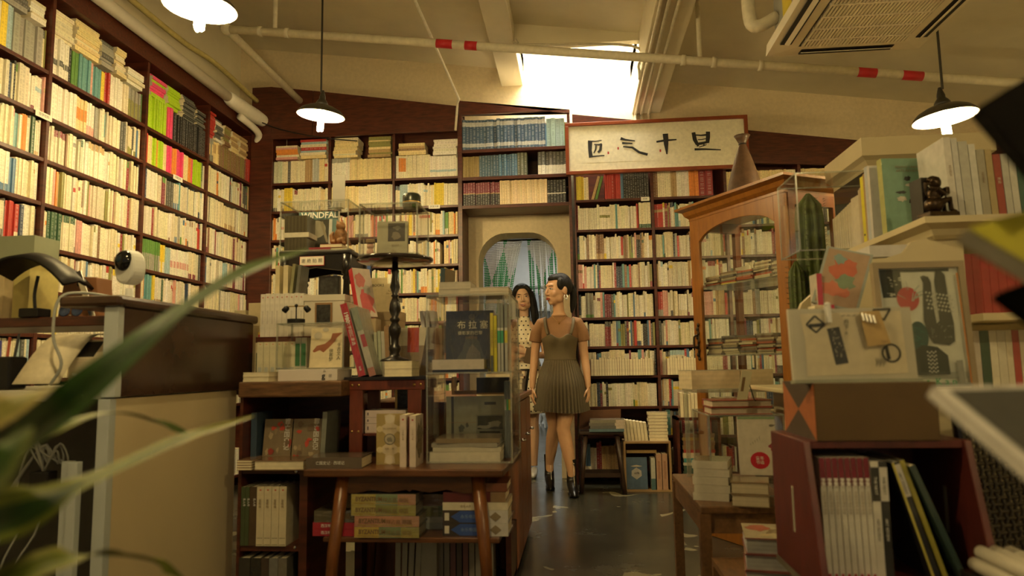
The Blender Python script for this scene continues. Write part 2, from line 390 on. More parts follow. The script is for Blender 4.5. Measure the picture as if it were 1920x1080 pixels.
# back-wall bookcase (corner to doorway)
BY, BYB = 5.95, 6.285
BL = thing('bookcase', 'mahogany wall bookcase between the room corner and the arched doorway', 'bookcase', (-1.85, 6.1, 0))
BLX = [-2.71, -2.17, -1.585, -1.0]
BZ = [.10, .632, .885, 1.13, 1.372, 1.62, 1.868, 2.125, 2.385, 2.642]
for x in BLX: part(MB().box(x - .011, x + .011, BY, BYB, 0, 3.06), 'upright', M_MAHOG, BL)
for k in range(3):
    for z in BZ: part(MB().box(BLX[k] + .011, BLX[k + 1] - .011, BY + .003, BYB, z - SH, z), 'shelf', M_MAHOGH, BL)
part(MB().box(-2.71, -1.0, BYB, BYB + .008, 0, 3.3), 'back_panel', M_MAHOG, BL)
def zv(x): return 3.145 - .145 * x
part(MB().prism([(-2.71, 3.048), (-2.33, 3.048), (-2.33, zv(-2.33)), (-2.71, zv(-2.71))], BY - .012, BY + .02), 'valance_board', M_MAHOGH, BL)
part(MB().prism([(-2.325, 3.048), (-1.0, 3.048), (-1.0, zv(-1.0) - .02), (-2.325, zv(-2.325))], BY - .012, BY + .02), 'valance_board', M_MAHOGH, BL)
shelf_label(BL, -2.02 + 1.85, BY - 6.1, 2.385 - .012, 0, '艺术', .07, .035); shelf_label(BL, -1.22 + 1.85, BY - 6.1, 2.385 - .012, 0, '民国文献', .10, .035)
# bookcase above the doorway
BD = thing('bookcase', 'short mahogany bookcase spanning above the arched doorway, full of matching sets', 'bookcase', (-.5, 6.1, 2.34))
for x in (-.985, -.035): part(MB().box(x - .012, x + .012, BY - .004, BYB, 0, 3.19), 'upright', M_MAHOG, BD)
for z in (2.372, 2.625, 2.872): part(MB().box(-.973, -.047, BY, BYB, z - .03, z), 'shelf', M_MAHOGH, BD)
part(MB().box(-.973, -.047, BYB, BYB + .008, 2.35, 3.2), 'back_panel', M_MAHOG, BD)
part(MB().prism([(-.997, 3.185), (-.023, 3.185), (-.023, zv(-.023) + .01), (-.997, zv(-.997) + .03)], BY - .014, BY + .02), 'valance_board', M_MAHOGH, BD)
# bookcase from doorway to the far corner
BR = thing('bookcase', 'wide mahogany wall bookcase running from the doorway behind the glass cabinet', 'bookcase', (1.8, 6.1, 0))
BRX = [.0, .66, 1.27, 1.88, 2.5, 3.1, 3.7]
BRZ = [.10, .395, .632, .885, 1.13, 1.372, 1.62, 1.868, 2.125, 2.385]
for i, x in enumerate(BRX): part(MB().box(x - .012 + (.012 if i == 0 else 0), x + .012, BY, BYB, 0, 2.76), 'upright', M_MAHOG, BR)
for k in range(6):
    for z in BRZ: part(MB().box(BRX[k] + .012, BRX[k + 1] - .012, BY + .003, BYB, z - SH, z), 'shelf', M_MAHOGH, BR)
part(MB().box(0, 3.7, BYB, BYB + .008, 0, 2.9), 'back_panel', M_MAHOG, BR)
part(MB().prism([(0, 2.74), (3.7, 2.50), (3.7, zv(3.7)), (0, zv(0))], BY - .012, BY + .02), 'valance_board', M_MAHOGH, BR)
shelf_label(BR, .60 - 1.8, BY - 6.1, 2.372, 0, '历史', .07, .035)
# ================================================================== lamps, pipes and the air conditioner
M_ENAMEL = mat('dark_enamel', (.030, .026, .018), .35, var=.15, scale=20)
M_LINING = mat('white_enamel_lining', (.86, .82, .70), .4, var=.03)
M_TUBE = emit('lit_lamp_tube', LAMP_COL, BULB_W * 26)
def pendant(loc, label, tilt=(0, 0)):
    x, y, z = loc
    t = thing('pendant_lamp', label, 'lamp', (x, y, z), group='enamel pendant lamps')
    sh = MB().lathe([(.150, 0), (.146, .012), (.125, .035), (.085, .056), (.045, .066), (.034, .070), (.034, .069), (.045, .063), (.085, .052), (.124, .031), (.144, .009)], 40, cap=False)
    so = sh.build('shade', M_ENAMEL, t, rot=(tilt[0], tilt[1], 0), smooth=True)
    MB().lathe([(.1485, -.0015), (.1415, .0062), (.1215, .0280), (.083, .0488), (.044, .0600), (.004, .0612)], 40, cap=False).build('shade_lining', M_LINING, so, smooth=True)
    MB().lathe([(.040, .064), (.038, .082), (.030, .096), (.020, .108), (.020, .122), (.012, .150), (.007, .165)], 20).build('neck', M_ENAMEL, so, smooth=True)
    b = MB()
    for k in range(3):
        a = k * 2 * PI / 3 + .4; c = (.0135 * math.cos(a), .0135 * math.sin(a))
        b.tube([(c[0], c[1], .045), (c[0], c[1], -.092), (c[0] * .7, c[1] * .7, -.100)], [.0110, .0110, .006], 8)
    b.build('bulb', M_TUBE, so, smooth=True)
    top = zc(x)
    MB().tube([(0, 0, .155), (0, 0, top - z)], .0065, 8).build('rod', M_ENAMEL, t)
    MB().lathe([(.035, top - z - .03), (.045, top - z - .006), (.045, top - z)], 16).build('ceiling_rose', M_ENAMEL, t)
    return t
pendant((-1.60, 4.22, 2.585), 'lit enamel pendant lamp hanging before the dark wood valance', (.05, .10))
pendant((1.90, 3.68, 2.20), 'lit enamel pendant lamp hanging beyond the air conditioner', (-.02, -.08))
pendant((-1.57, 2.72, 2.515), 'lit enamel pendant lamp hanging beside the side-wall bookcase', (.02, .06))
pendant((-.80, 1.0, 2.62), 'lit enamel pendant lamp added unseen over the aisle as front fill')  # extra pendant above the view, added to light the mid-ground from the front
pendant((1.7, -.8, 2.6), 'lit enamel pendant lamp added unseen by the shop windows as fill')  # extra pendant behind the camera, added as warm fill for the foreground

M_PIPE = mat('cream_pipe_paint', (.74, .68, .52), .5, var=.08, scale=30)
M_RED = mat('red_tape', (.62, .02, .03), .5, var=.08)
t = thing('water_pipe', 'cream ceiling water pipe with red tape bands crossing the room', 'pipe', (-2.45, 4.6, 3.41))
A = Vector((0, 0, 0)); Bp = Vector((6.4, 0, -.131 * 6.4))
MB().tube([A, Bp], .029, 14).build('pipe_run', M_PIPE, t, smooth=True)
MB().tube([(0, -.02, 0), (0, .1, 0), (0, 1.66, -.02)], .03, 14).build('pipe_branch', M_PIPE, t, smooth=True)
def along(x): return Vector((x + 2.45, 0, -.131 * (x + 2.45)))
for a, b in ((-.925, -.812), (-.725, -.640), (1.86, 1.975), (2.135, 2.26)): MB().tube([along(a), along(b)], .0302, 14).build('tape_band', M_RED, t, smooth=True)
for a in (-2.2, -2.0, .75, .95, 1.25): MB().tube([along(a - .015), along(a + .015)], .035, 14).build('coupling', M_PIPE, t, smooth=True)
for a in (-2.09, .86): q = along(a); MB().tube([q, (q.x, 0, zc(a) - 3.41)], .016, 10).build('hanger', M_PIPE, t, smooth=True)
MB().ell((0, 0, 0), .042).build('elbow', M_PIPE, t, smooth=True)

t = thing('drain_pipe', 'thick white pipe sleeved at the corner running above the side bookcase', 'pipe', (-2.84, 4, 3.235))
MB().tube([(0, -5, 0), (0, 1.45, 0)], .042, 14).build('pipe_run', M_WPAINT, t, smooth=True)
MB().tube(bezier([(0, 1.38, 0), (.0, 1.55, 0), (.02, 1.85, .0), (.05, 2.0, -.01)], 4), [.045, .055, .06, .062, .062, .064, .06, .064, .064, .062, .058, .052, .04][:13], 14).build('sleeve', M_WPAINT, t, smooth=True)
MB().tube(bezier([(.0, 1.6, -.09), (.02, 1.9, -.13), (-.02, 1.98, -.2)], 5), .03, 10).build('joint', M_WPAINT, t, smooth=True)
M_YEL = mat('yellowed_hose', (.62, .52, .20), .5, var=.12, scale=25)
o = MB().tube(bezier([(0, -5, .02), (0, -1, 0), (.01, .6, -.02), (0, 1.2, .03), (.0, 2.0, .0)], 6), .021, 10).build('conduit_hose', M_YEL, None, (-2.86, 4, 3.415), smooth=True)
tag(o, 'yellowed flexible hose running beside the thick white pipe', 'hose')
o = MB().tube(bezier([(0, 0, 0), (.25, -.1, -.12), (.6, -.08, -.2), (.9, 0, -.22)], 6), .005, 6).build('cable', M_BLACK, None, (-2.8, 5.9, 3.2), smooth=True)
tag(o, 'thin black cable drooping across the corner wood panel', 'cable')
o = MB().tube([(0, -4, 0.02), (0, 1.62, 0), (-.015, 1.63, -.03), (-.035, 1.63, -.28)], .011, 8).build('conduit', M_PIPE, None, (-.99, 4.3, 3.325), smooth=True)
tag(o, 'thin pale conduit running to the valance and turning down it', 'conduit')
for k, xx in enumerate((.575, .625, .69)):
    o = MB().tube(bezier([(0, -6, 0), (0, 1.93, 0), (0, 1.965, -.01), (0, 1.965, -.10)], 5), .012, 8).build('beam_conduit', M_PIPE, None, (xx, 4.3, 3.237), smooth=True)
    tag(o, 'pale conduit strapped under the deep ceiling beam', 'conduit', 'conduits under the beam')
mb = MB(); mb.box(-.02, .02, -.02, .02, 0, .03); 
o = MB().tube(bezier([(-.44, .0, .08), (-.42, .0, .05), (-.38, .0, .03), (.48, .0, -.03), (.53, .02, -.2), (.535, .02, -.3)], 6), .011, 8).build('conduit', M_PIPE, None, (0, SKY0 - .09, 3.50), smooth=True)
tag(o, 'pale conduit following the edge of the skylight', 'conduit')

# ceiling cassette air conditioner
M_ACW = mat('aged_white_plastic', (.74, .68, .54), .45, var=.04)
M_ACG = mat('grey_sheet_metal', (.36, .36, .32), .5, var=.08)
t = thing('air_conditioner', 'white ceiling cassette air conditioner with slatted intake grille', 'air conditioner', (1.485, 3.46, 2.66))
MB().box(-.36, .36, -.36, .36, .045, .30).build('body', M_ACG, t, bevel=.004)
S = .405; mb = MB()
for k in range(4):   # sloped rim pieces with a louvre slot
    mb.at(rot=(0, 0, k * PI / 2))
    mb.prism([(-S, -.0), (S, -.0), (S - .03, .055), (-S + .03, .055)], -S, -S + .035)
    mb.add([(-S, -S, 0.0), (S, -S, 0.0), (.27, -.27, -.012), (-.27, -.27, -.012)], [(0, 3, 2, 1)])
    mb.add([(-S, -S, 0.0), (S, -S, 0.0), (S - .02, -S + .02, .05), (-S + .02, -S + .02, .05)], [(0, 1, 2, 3)])
mb.build('panel', M_ACW, t)
for k in range(4):
    e = MB().at(rot=(0, 0, k * PI / 2)); e.box(-.24, .24, -.372, -.315, -.0115, -.004); e.build('louvre_slot', M_BLACK, t)
    e = MB().at(rot=(0, 0, k * PI / 2)); e.add([(-.235, -.372, -.002), (.235, -.372, -.002), (.235, -.33, -.022), (-.235, -.33, -.022), (-.235, -.372, .001), (.235, -.372, .001), (.235, -.33, -.018), (-.235, -.33, -.018)],
        [(0, 3, 2, 1), (4, 5, 6, 7), (0, 1, 5, 4), (2, 3, 7, 6), (1, 2, 6, 5), (3, 0, 4, 7)]); e.build('louvre', M_ACW, t)
MB().box(-.262, .262, -.262, .262, -.008, -.004).build('grille_backing', M_ACG, t)
mb = MB().box(-.006, .006, -.262, .262, -.020, -.008)
GR = mb.mesh('slat'); GR.materials.append(M_ACW)
for k in range(30):
    o = bpy.data.objects.new('slat', GR); COL.objects.link(o); o.parent = t; o.location = (-.252 + k * .0174, 0, 0)
for k in range(4): MB().box(-.262, .262, -.006, .006, -.022, -.008).build('grille_bar', M_ACW, t, (0, -.18 + k * .12, 0))
for sx in (-.33, .33):
    for sy in (-.33, .33): MB().tube([(sx, sy, .2), (sx, sy, zc(1.485 + sx) - 2.66)], .006, 6).build('hanger_rod', M_STEEL, t)
MB().box(-.3605, -.362, .05, .2, .1, .24).build('sticker', mat('yellow_sticker', (.75, .60, .04), .5), t)
MB().tube(bezier([(-.36, .3, .18), (-.46, .32, .14), (-.50, .33, .2), (-.50, .33, .5), (-.48, .3, zc(1.0) - 2.66)], 5), .035, 10).build('insulated_pipe', M_PIPE, t, smooth=True)
# ================================================================== hand-placed books
MODES = {'face': Matrix(((1, 0, 0), (0, 1, 0), (0, 0, 1))),
         'spine': Matrix(((0, -1, 0), (1, 0, 0), (0, 0, 1))),          # standing, spine to -Y
         'flat': Matrix(((0, 0, 1), (1, 0, 0), (0, 1, 0))),            # lying, spine to -Y
         'fore': Matrix(((0, 0, -1), (-1, 0, 0), (0, 1, 0))),          # lying, page edge to -Y
         'forestand': Matrix(((0, 1, 0), (-1, 0, 0), (0, 0, 1))),      # standing, page edge to -Y
         'tail': Matrix(((-1, 0, 0), (0, 0, -1), (0, -1, 0)))}         # lying, tail edge to -Y
SP_FLAT = Matrix(((0, 0, -1), (0, 1, 0), (1, 0, 0))).to_euler()
SP_DOWN = Matrix(((0, 0, -1), (0, -1, 0), (-1, 0, 0))).to_euler()
SP_UP = Matrix(((0, 0, -1), (-1, 0, 0), (0, 1, 0))).to_euler()
PGC = (.76, .68, .48); PGW = (.74, .70, .60); PGG = (.42, .41, .38)
def book(name, label, at, w, t, h, col, mode='face', rz=0.0, tilt=(0, 0), page=PGC, spine=None, hard=True, group=None, prints=(), sprints=(), cat='book', m=None, film=False, loose=False):
    """w: spine to fore-edge, t: thickness, h: height; at = centre of its foot"""
    R = Matrix.Rotation(rz, 3, 'Z') @ Matrix.Rotation(tilt[1], 3, 'Y') @ Matrix.Rotation(tilt[0], 3, 'X') @ MODES[mode]
    cs = [R @ Vector((a, b, c)) for a in (0, w) for b in (0, t) for c in (0, h)]
    off = Vector(((min(c.x for c in cs) + max(c.x for c in cs)) / 2, (min(c.y for c in cs) + max(c.y for c in cs)) / 2, min(c.z for c in cs)))
    o = thing(name, label, cat, Vector(at) - off, group=group, rot=R.to_euler())
    b = .0028 if hard else .0012; i = .004 if hard else .0004; m = m or M_GLOSS
    sc = spine or col
    c = MB()
    c.box(0, w, 0, b, 0, h, col); c.box(0, w, t - b, t, 0, h, col); c.box(0, b, b, t - b, 0, h, sc)
    if spine: c.box(-.0004, .0, 0, t, 0, h, sc)
    c.build('cover', m, o)
    pg = MB(); n = max(2, min(8, int(t / .006)))
    for k in range(n):
        a0 = b + (t - 2 * b) * k / n; a1 = b + (t - 2 * b) * (k + 1) / n
        f = .94 if k % 2 else 1.0; e = .0006 if k % 2 else 0
        pg.box(b, w - i - e, a0, a1, i + e, h - i - e, tuple(q * f for q in page))
    pg.build('page_block', M_PAPER, o)
    if prints:
        p = MB()
        for k, (poly, pc) in enumerate(prints):
            pts = [(x * w, -.0006 - .00025 * k, z * h) for x, z in poly]; p.add(pts, [tuple(range(len(pts)))], pc)
        p.build('cover_print', m, o)
    if sprints:
        p = MB(); few = len(sprints) <= 3
        for k, (y0, y1, z0, z1, pc) in enumerate(sprints):
            if few: p = MB()
            x = -.0008 - .0002 * k; p.add([(x, y1 * t, z0 * h), (x, y0 * t, z0 * h), (x, y0 * t, z1 * h), (x, y1 * t, z1 * h)], [(0, 1, 2, 3)], pc)
            if few: p.build('spine_band', m, o)
        if not few: p.build('spine_print', m, o)
    if film: MB().box(-.0015, w + .001, -.0025, t + .0015, -.0003, h + .001).build('shrink_wrap', M_FILM, o)
    return o
def rect(x0, x1, z0, z1): return [(x0, z0), (x1, z0), (x1, z1), (x0, z1)]
def disc(cx, cz, rx, rz, n=18): return [(cx + rx * math.cos(2 * PI * k / n), cz + rz * math.sin(2 * PI * k / n)) for k in range(n)]
def blob(cx, cz, rx, rz, seed, n=16, a=.35):
    q = random.Random(seed); return [(cx + rx * math.cos(2 * PI * k / n) * (1 + q.uniform(-a, a)), cz + rz * math.sin(2 * PI * k / n) * (1 + q.uniform(-a, a))) for k in range(n)]
def inkc(name, c): return mat(name, c, .6, var=.05)
M_WINK = inkc('white_ink', (.80, .78, .72)); M_RINK = inkc('red_ink', (.45, .03, .03)); M_GINK = inkc('green_ink', (.02, .30, .10)); M_GOLDINK = inkc('pale_gold_ink', (.60, .55, .42)); M_BROWNINK = inkc('brown_ink', (.18, .11, .05))
def sp_text(o, txt, size, m, y, z, rot, **k): return lettering(txt, size, m, o, (-.0022, y, z), rot, **k)
def fr_text(o, txt, size, m, x, z, **k): return lettering(txt, size, m, o, (x, -.004, z), **k)
def acrylic_box(name, label, x0, x1, y0, y1, z0, z1, t=.004, bottom=True, parts=(), group=None, mid=()):
    o = thing(name, label, 'display case', ((x0 + x1) / 2, (y0 + y1) / 2, z0), group=group)
    X, Yy, Z = (x1 - x0) / 2, (y1 - y0) / 2, z1 - z0
    for nm_, bx in (('front_pane', (-X, X, -Yy, -Yy + t, 0, Z)), ('back_pane', (-X, X, Yy - t, Yy, 0, Z)), ('side_pane', (-X, -X + t, -Yy + t, Yy - t, 0, Z)), ('side_pane', (X - t, X, -Yy + t, Yy - t, 0, Z)), ('top_pane', (-X + t, X - t, -Yy + t, Yy - t, Z - t, Z))):
        MB().box(*bx).build(nm_, M_ACRYL, o)
    for z in mid: MB().box(-X + t, X - t, -Yy + t, Yy - t, z - t, z).build('shelf_pane', M_ACRYL, o)
    e = MB(); r = .0028
    for sx in (-1, 1):
        for sy in (-1, 1): e.box(sx * X - r, sx * X + r, sy * Yy - r, sy * Yy + r, 0, Z)
    for z in [0, Z] + list(mid):
        for s in (-1, 1): e.box(-X, X, s * Yy - r, s * Yy + r, max(0, z - r), max(2 * r, z + r)); e.box(s * X - r, s * X + r, -Yy, Yy, max(0, z - r), max(2 * r, z + r))
    e.build('edge', M_ACEDGE, o)
    return o
# ================================================================== counter and desk by the plant
M_CPANEL = mat('cream_laminate', (.66, .55, .34), .55, var=.03, scale=3)
M_CBROWN = mat('dark_brown_laminate', (.060, .030, .018), .22, var=.15, scale=6)
M_EDGE = mat('pale_blue_grey_edge', (.50, .55, .55), .45, var=.05)
t = thing('counter', 'cashier counter with dark brown raised ledge on a cream panel', 'counter', (-1.4, 2.3, 0))
def cb(name, m, *b, bevel=.002): part(MB().box(*b), name, m, t, bevel)
cb('front_panel', M_CPANEL, -1.385, -1.36, 1.975, 2.72, .0, .895)
cb('panel_edge', M_EDGE, -1.392, -1.355, 1.945, 1.975, 0, .895)
cb('screen_panel', M_CBROWN, -1.385, -1.35, 1.985, 2.83, .90, 1.165)
cb('screen_edge', M_EDGE, -1.392, -1.349, 1.955, 1.985, .90, 1.165)
cb('ledge', M_CBROWN, -1.53, -1.335, 1.94, 2.85, 1.165, 1.20, bevel=.012)
cb('desk_top', mat('grey_desk_top', (.40, .40, .36), .5, var=.05), -2.3, -1.39, 1.85, 2.65, .895, .925)
for k, (x, y) in enumerate(((-1.44, 1.93), (-1.475, 1.95))): cb('cable_trunking', M_EDGE, x - .014, x + .014, y - .012, y + .012, .35, .72)
t2 = thing('desk_shelf', 'dark wooden shelf board raised above the cashier desk', 'shelf', (-1.85, 2.25, .925))
MB().box(-.42, .40, -.10, .22, .20, .232).build('board', M_MAHOGH, t2, bevel=.003)
for sx in (-.40, .37): MB().box(sx, sx + .025, -.09, .21, 0, .20).build('upright', M_MAHOG, t2)
# security camera on the ledge
M_CAMW = mat('white_camera_plastic', (.66, .67, .64), .4, var=.02)
t = thing('security_camera', 'small white security camera with a round black lens on the counter ledge', 'camera', (-1.435, 2.13, 1.2), rz=-.30)
MB().lathe([(.036, 0), (.036, .006), (.016, .012), (.012, .022), (.012, .04)], 20).build('foot', M_CAMW, t, smooth=True)
b = MB().prism([(.043 * math.cos(a) , .075 + (.062 if math.sin(a) > 0 else .05) * math.sin(a) + .028) for a in [2 * PI * k / 28 for k in range(28)]], -.026, .026)
b.build('body', M_CAMW, t, bevel=.008)
MB().ell((0, -.022, .128), (.034, .026, .034), 20, 12).build('lens_ball', mat('camera_black_gloss', (.008, .008, .009), .12, var=.05), t, smooth=True)
MB().ell((0, -.043, .130), (.013, .008, .013), 14, 8).build('lens', mat('lens_glass', (.01, .03, .045), .05, var=.1), t, smooth=True)
t = MB().tube(bezier([(-1.455, 2.14, 1.208), (-1.50, 2.0, 1.215), (-1.535, 1.95, 1.19), (-1.53, 1.93, 1.08), (-1.50, 1.93, 1.0), (-1.53, 1.93, .94)], 6), .0045, 8).build('camera_cable', mat('pale_grey_cable', (.34, .35, .32), .5), smooth=True)
tag(t, 'pale cable hanging down from the security camera', 'cable')
# phone
t = thing('desk_phone', 'cream desk telephone with a tilted dark display beside the counter', 'telephone', (-1.475, 2.10, .925), rz=-.25)
t.scale = (.8, .8, .8)
M_PH = mat('cream_phone_plastic', (.60, .52, .36), .45, var=.04)
MB().prism([(-.10, 0), (.10, 0), (.10, .05), (-.06, .12), (-.10, .12)], -.09, .09, axis='x').build('base', M_PH, t, bevel=.006)
MB().box(-.075, .075, -.055, .055, 0, .02).build('display_housing', M_PH, t, (.0, -.055, .135), (.95, 0, 0), bevel=.006)
MB().box(-.055, .03, -.04, .04, .02, .0215).build('display', M_BLACK, t, (.0, -.055, .135), (.95, 0, 0))
for k in range(8): MB().box(-.008, .008, -.006, .006, .0, .004).build('button', M_WPAINT, t, (.05 + .0 * k, -.055 - .02 * 0 + .0, .135), (.95, 0, 0)) if k == 0 else MB().box(-.009, .009, -.005, .005, 0, .005).build('button', M_WPAINT, t, (-.05 + .033 * (k % 4), -.10, .035 + .02 * (k // 4)), (PI / 2, 0, 0))
MB().tube(bezier([(-.115, .08, .10), (-.13, .06, .16), (-.13, -.02, .17), (-.125, -.10, .12)], 5), [.018, .022, .02, .016, .015, .015, .015, .015, .016, .016, .017, .018, .02, .022, .022, .018], 10).build('handset', M_PH, t, smooth=True)
# curved paper, bottle, cups
o = MB(); n = 12; vs = []
for k in range(n + 1):
    a = k / n; y = -.12 + .24 * a; z = .02 + .17 * math.sin(a * PI * .55) ; vs += [(-.11 + .10 * a, y, z), (.05 + .10 * a, y, z)]
o.add(vs, [(2 * k, 2 * k + 1, 2 * k + 3, 2 * k + 2) for k in range(n)], (.62, .55, .38)); o = o.build('paper_sheet', M_PAPER, None, (-1.585, 2.02, .925), (0, 0, .35), smooth=True, solid=.0008); o.scale = (.75, .75, .9)
tag(o, 'large curved sheet of cream paper propped on the cashier desk', 'paper')
t = thing('hand_soap_bottle', 'clear bottle with a red cap and orange label on the cashier desk', 'bottle', (-1.83, 2.03, .925))
MB().lathe([(.030, 0), (.034, .01), (.034, .12), (.026, .145), (.013, .155)], 20).build('body', mat('cloudy_plastic', (.42, .40, .34), .3, var=.05), t, smooth=True)
MB().lathe([(.0345, .04), (.0345, .10)], 20).build('label', mat('orange_label', (.55, .14, .04), .5), t, smooth=True)
MB().lathe([(.017, .152), (.017, .185), (.010, .195), (.010, .205)], 16).build('cap', mat('red_cap', (.50, .03, .03), .4), t, smooth=True)
t = thing('pen_holder', 'black desk pen holder beside the red-capped bottle', 'pen holder', (-1.735, 2.0, .925))
MB().box(-.045, .045, -.035, .035, 0, .10).build('cup', M_BLACK, t, bevel=.008)
for k, c in enumerate(((.1, .1, .4), (.5, .1, .05), (.05, .05, .05))): MB().tube([(-.02 + .02 * k, 0, .05), (-.03 + .03 * k, .01, .15 + .01 * k)], .004, 8).build('pen', mat('pen_%d' % k, c, .4), t)
# gooseneck desk lamp, folder, boxes and ruler on the raised shelf
Zs = .925 + .232
t = thing('desk_lamp', 'black desk lamp with a wide arched shade on the raised shelf', 'lamp', (-1.79, 2.17, Zs))
MB().box(-.035, .035, -.03, .03, 0, .03).build('base', M_BLACK, t, bevel=.004)
MB().tube(bezier([(0, 0, .03), (-.005, 0, .08), (.0, .005, .14)], 5), .005, 8).build('arm', M_BLACK, t, smooth=True)
sh = MB(); vs = []; n = 14
for k in range(n + 1):
    a = -1.0 + 2.0 * k / n; x = .15 * a; z = .205 - .075 * a * a - .02 * a
    vs += [(x, -.07, z - .012), (x, .07, z - .012), (x, .0, z + .008)]
sh.add(vs, [(3 * k, 3 * k + 3, 3 * k + 5, 3 * k + 2) for k in range(n)] + [(3 * k + 2, 3 * k + 5, 3 * k + 4, 3 * k + 1) for k in range(n)])
sh.build('shade', M_BLACK, t, smooth=True, solid=.01)
o = thing('magazine_file', 'brown card magazine file with a dark hole on the raised shelf', 'file', (-1.69, 2.28, Zs))
MB().prism([(-.075, 0), (.075, 0), (.06, .14), (-.055, .145)], -.04, .04).build('body', mat('brown_card', (.30, .13, .05), .6, var=.06), o, bevel=.002)
MB().lathe([(.009, -.001), (.009, .001)], 16).build('finger_hole', M_BLACK, o, (.0, -.041, .118), (PI / 2, 0, 0))
o = MB().prism([(-.01, 0), (.01, 0), (-.065, .16), (-.085, .155)], -.002, .002).build('metal_ruler', M_STEEL, None, (-1.60, 2.19, Zs), (-.12, 0, 0)); tag(o, 'steel ruler leaning against the brown magazine file', 'ruler')
t = thing('scissors', 'pair of blue-handled scissors on the raised shelf edge', 'scissors', (-1.66, 2.165, Zs))
for s in (-1, 1): MB().lathe([(.016, -.003), (.020, 0), (.016, .003), (.012, 0)], 16).build('handle', mat('navy_handle', (.03, .05, .12), .4), t, (s * .022, 0, .02), (PI / 2 - .2, 0, 0), smooth=True)
MB().box(-.004, .004, -.002, .10, .004, .006).build('blade', M_STEEL, t)
o = MB().box(-.14, .14, -.06, .06, 0, .085).build('storage_box', mat('grey_green_box', (.30, .33, .22), .6, var=.05), None, (-2.03, 2.33, Zs + .20)); 
o.location.z = Zs + .215; tag(o, 'grey-green storage box topping the files behind the desk lamp', 'box')
for k, (x, w, h, c) in enumerate(((-2.10, .05, .212, (.55, .45, .25)), (-2.03, .07, .215, (.62, .50, .28)), (-1.93, .06, .214, (.60, .52, .18)))):
    o = MB().box(-w / 2, w / 2, -.07, .07, 0, h, c).build('box_file', M_PAPER, None, (x, 2.34, Zs), bevel=.002); tag(o, ('tan', 'straw-coloured', 'yellow-green')[k] + ' box file standing on the raised shelf behind the desk lamp', 'file')
# wall plugs and cables under the desk
t = thing('power_adapter', 'black power adapter with tangled pale cables below the cashier desk', 'adapter', (-1.56, 1.96, .66))
MB().box(-.03, .03, -.02, .02, -.03, .03).build('body', M_BLACK, t, bevel=.004)
for k in range(4):
    q = random.Random(k); MB().tube(bezier([(.0, 0, .03), (q.uniform(-.05, .06), -.01, .09 + .01 * k), (q.uniform(-.07, .07), .01, .05), (q.uniform(-.05, .06), 0, .10), (-.02 - .05 * k, .02, -.12), (-.10 - .03 * k, .0, -.30), (-.12, 0, -.66)], 5), .003 + .002 * (k == 3), 6).build('cable', MATS['pale_grey_cable'], t, smooth=True)
MB().box(-2.6, -1.42, 2.62, 2.64, 0, .9).build('back_board', mat('dark_grey_board', (.09, .085, .07), .6), None).name = 'desk_back_board'
tag(bpy.data.objects['desk_back_board'], 'dark board closing the back of the cashier desk', 'board')

# ================================================================== slab desk with shelves
M_SLAB = mat('rough_old_wood', (.20, .095, .035), .6, var=.35, scale=6, stretch=(1.5, 9, 9), bump=.15)
t = thing('slab_desk', 'low bookshelf topped by a thick rough wooden slab', 'bookshelf', (-1.3, 2.8, 0))
MB().box(.035, .43, -.26, .56, .872, .93).build('slab_top', M_SLAB, t, bevel=.006)
for x in (.035, .27): MB().box(x, x + .03 if x > .1 else x + .012, -.24, .2, 0, .872 if x < .1 else .612).build('side_panel', M_MAHOG, t)
MB().box(.37, .40, .10, .19, 0, .872).build('rear_post', M_MAHOG, t); MB().box(.27, .37, .18, .19, .612, .872).build('back_panel', M_MAHOG, t)
for z in (.04, .316, .592): MB().box(.045, .27 if z < .5 else .31, -.235, .18, z, z + .02).build('shelf', M_MAHOGH, t)
MB().box(.045, .27, .18, .19, .04, .872).build('back_panel', M_MAHOG, t)
for z in (.33, .60): MB().lathe([(.006, 0), (.005, .003), (.0, .004)], 12).build('shelf_peg', M_STEEL, t, (.255, -.236, z), (PI / 2, 0, 0))
# on its upper shelf
for k, x in enumerate((-1.155, -1.04)):
    pr = [(rect(0, 1, 0, 1), (.20, .15, .09))]
    q = random.Random(30 + k)
    for i in range(16): pr.append((blob(q.uniform(.1, .9), q.uniform(.05, .95), q.uniform(.04, .12), q.uniform(.03, .08), 90 + 20 * k + i), random.Random(i + k).choice([(.32, .04, .03), (.45, .05, .03), (.15, .10, .06), (.36, .28, .17), (.26, .19, .11)])))
    o = book('hardcover_book', 'red-splashed history hardcover facing out on the slab shelf, %s' % ('beside the counter panel' if k == 0 else 'beside the table'), (x, 2.66, .612), .11, .03, .17, (.16, .10, .06), 'face', tilt=(-.16, 0), prints=pr, group='history hardcovers under the slab')
    fr_text(o, '罪\n亡\n国\n史\n记', .024, M_WINK, .092, .11)
book('hardcover_book', 'fat cream-edged hardcover lying before the red-splashed books', (-1.09, 2.585, .612), .15, .036, .19, (.22, .13, .07), 'fore', prints=[(blob(.4, .5, .3, .2, 4), (.36, .05, .03))])
for k in range(4): book('paperback', 'slim cream paperback in the low pile beside the counter panel', (-1.222, 2.585, .612 + .009 * k), .14, .0088, .055, (.28, .17, .09), 'fore', hard=False, group='slim paperbacks in the low pile')
book('hardcover_book', 'dark blue tall book standing beside the counter panel under the slab', (-1.238, 2.69, .612), .14, .022, .20, (.05, .08, .12), 'spine')
book('hardcover_book', 'pale grey book standing on edge at the end of the slab shelf', (-.965, 2.70, .612), .16, .018, .20, (.20, .21, .18), 'spine', tilt=(0, .06))
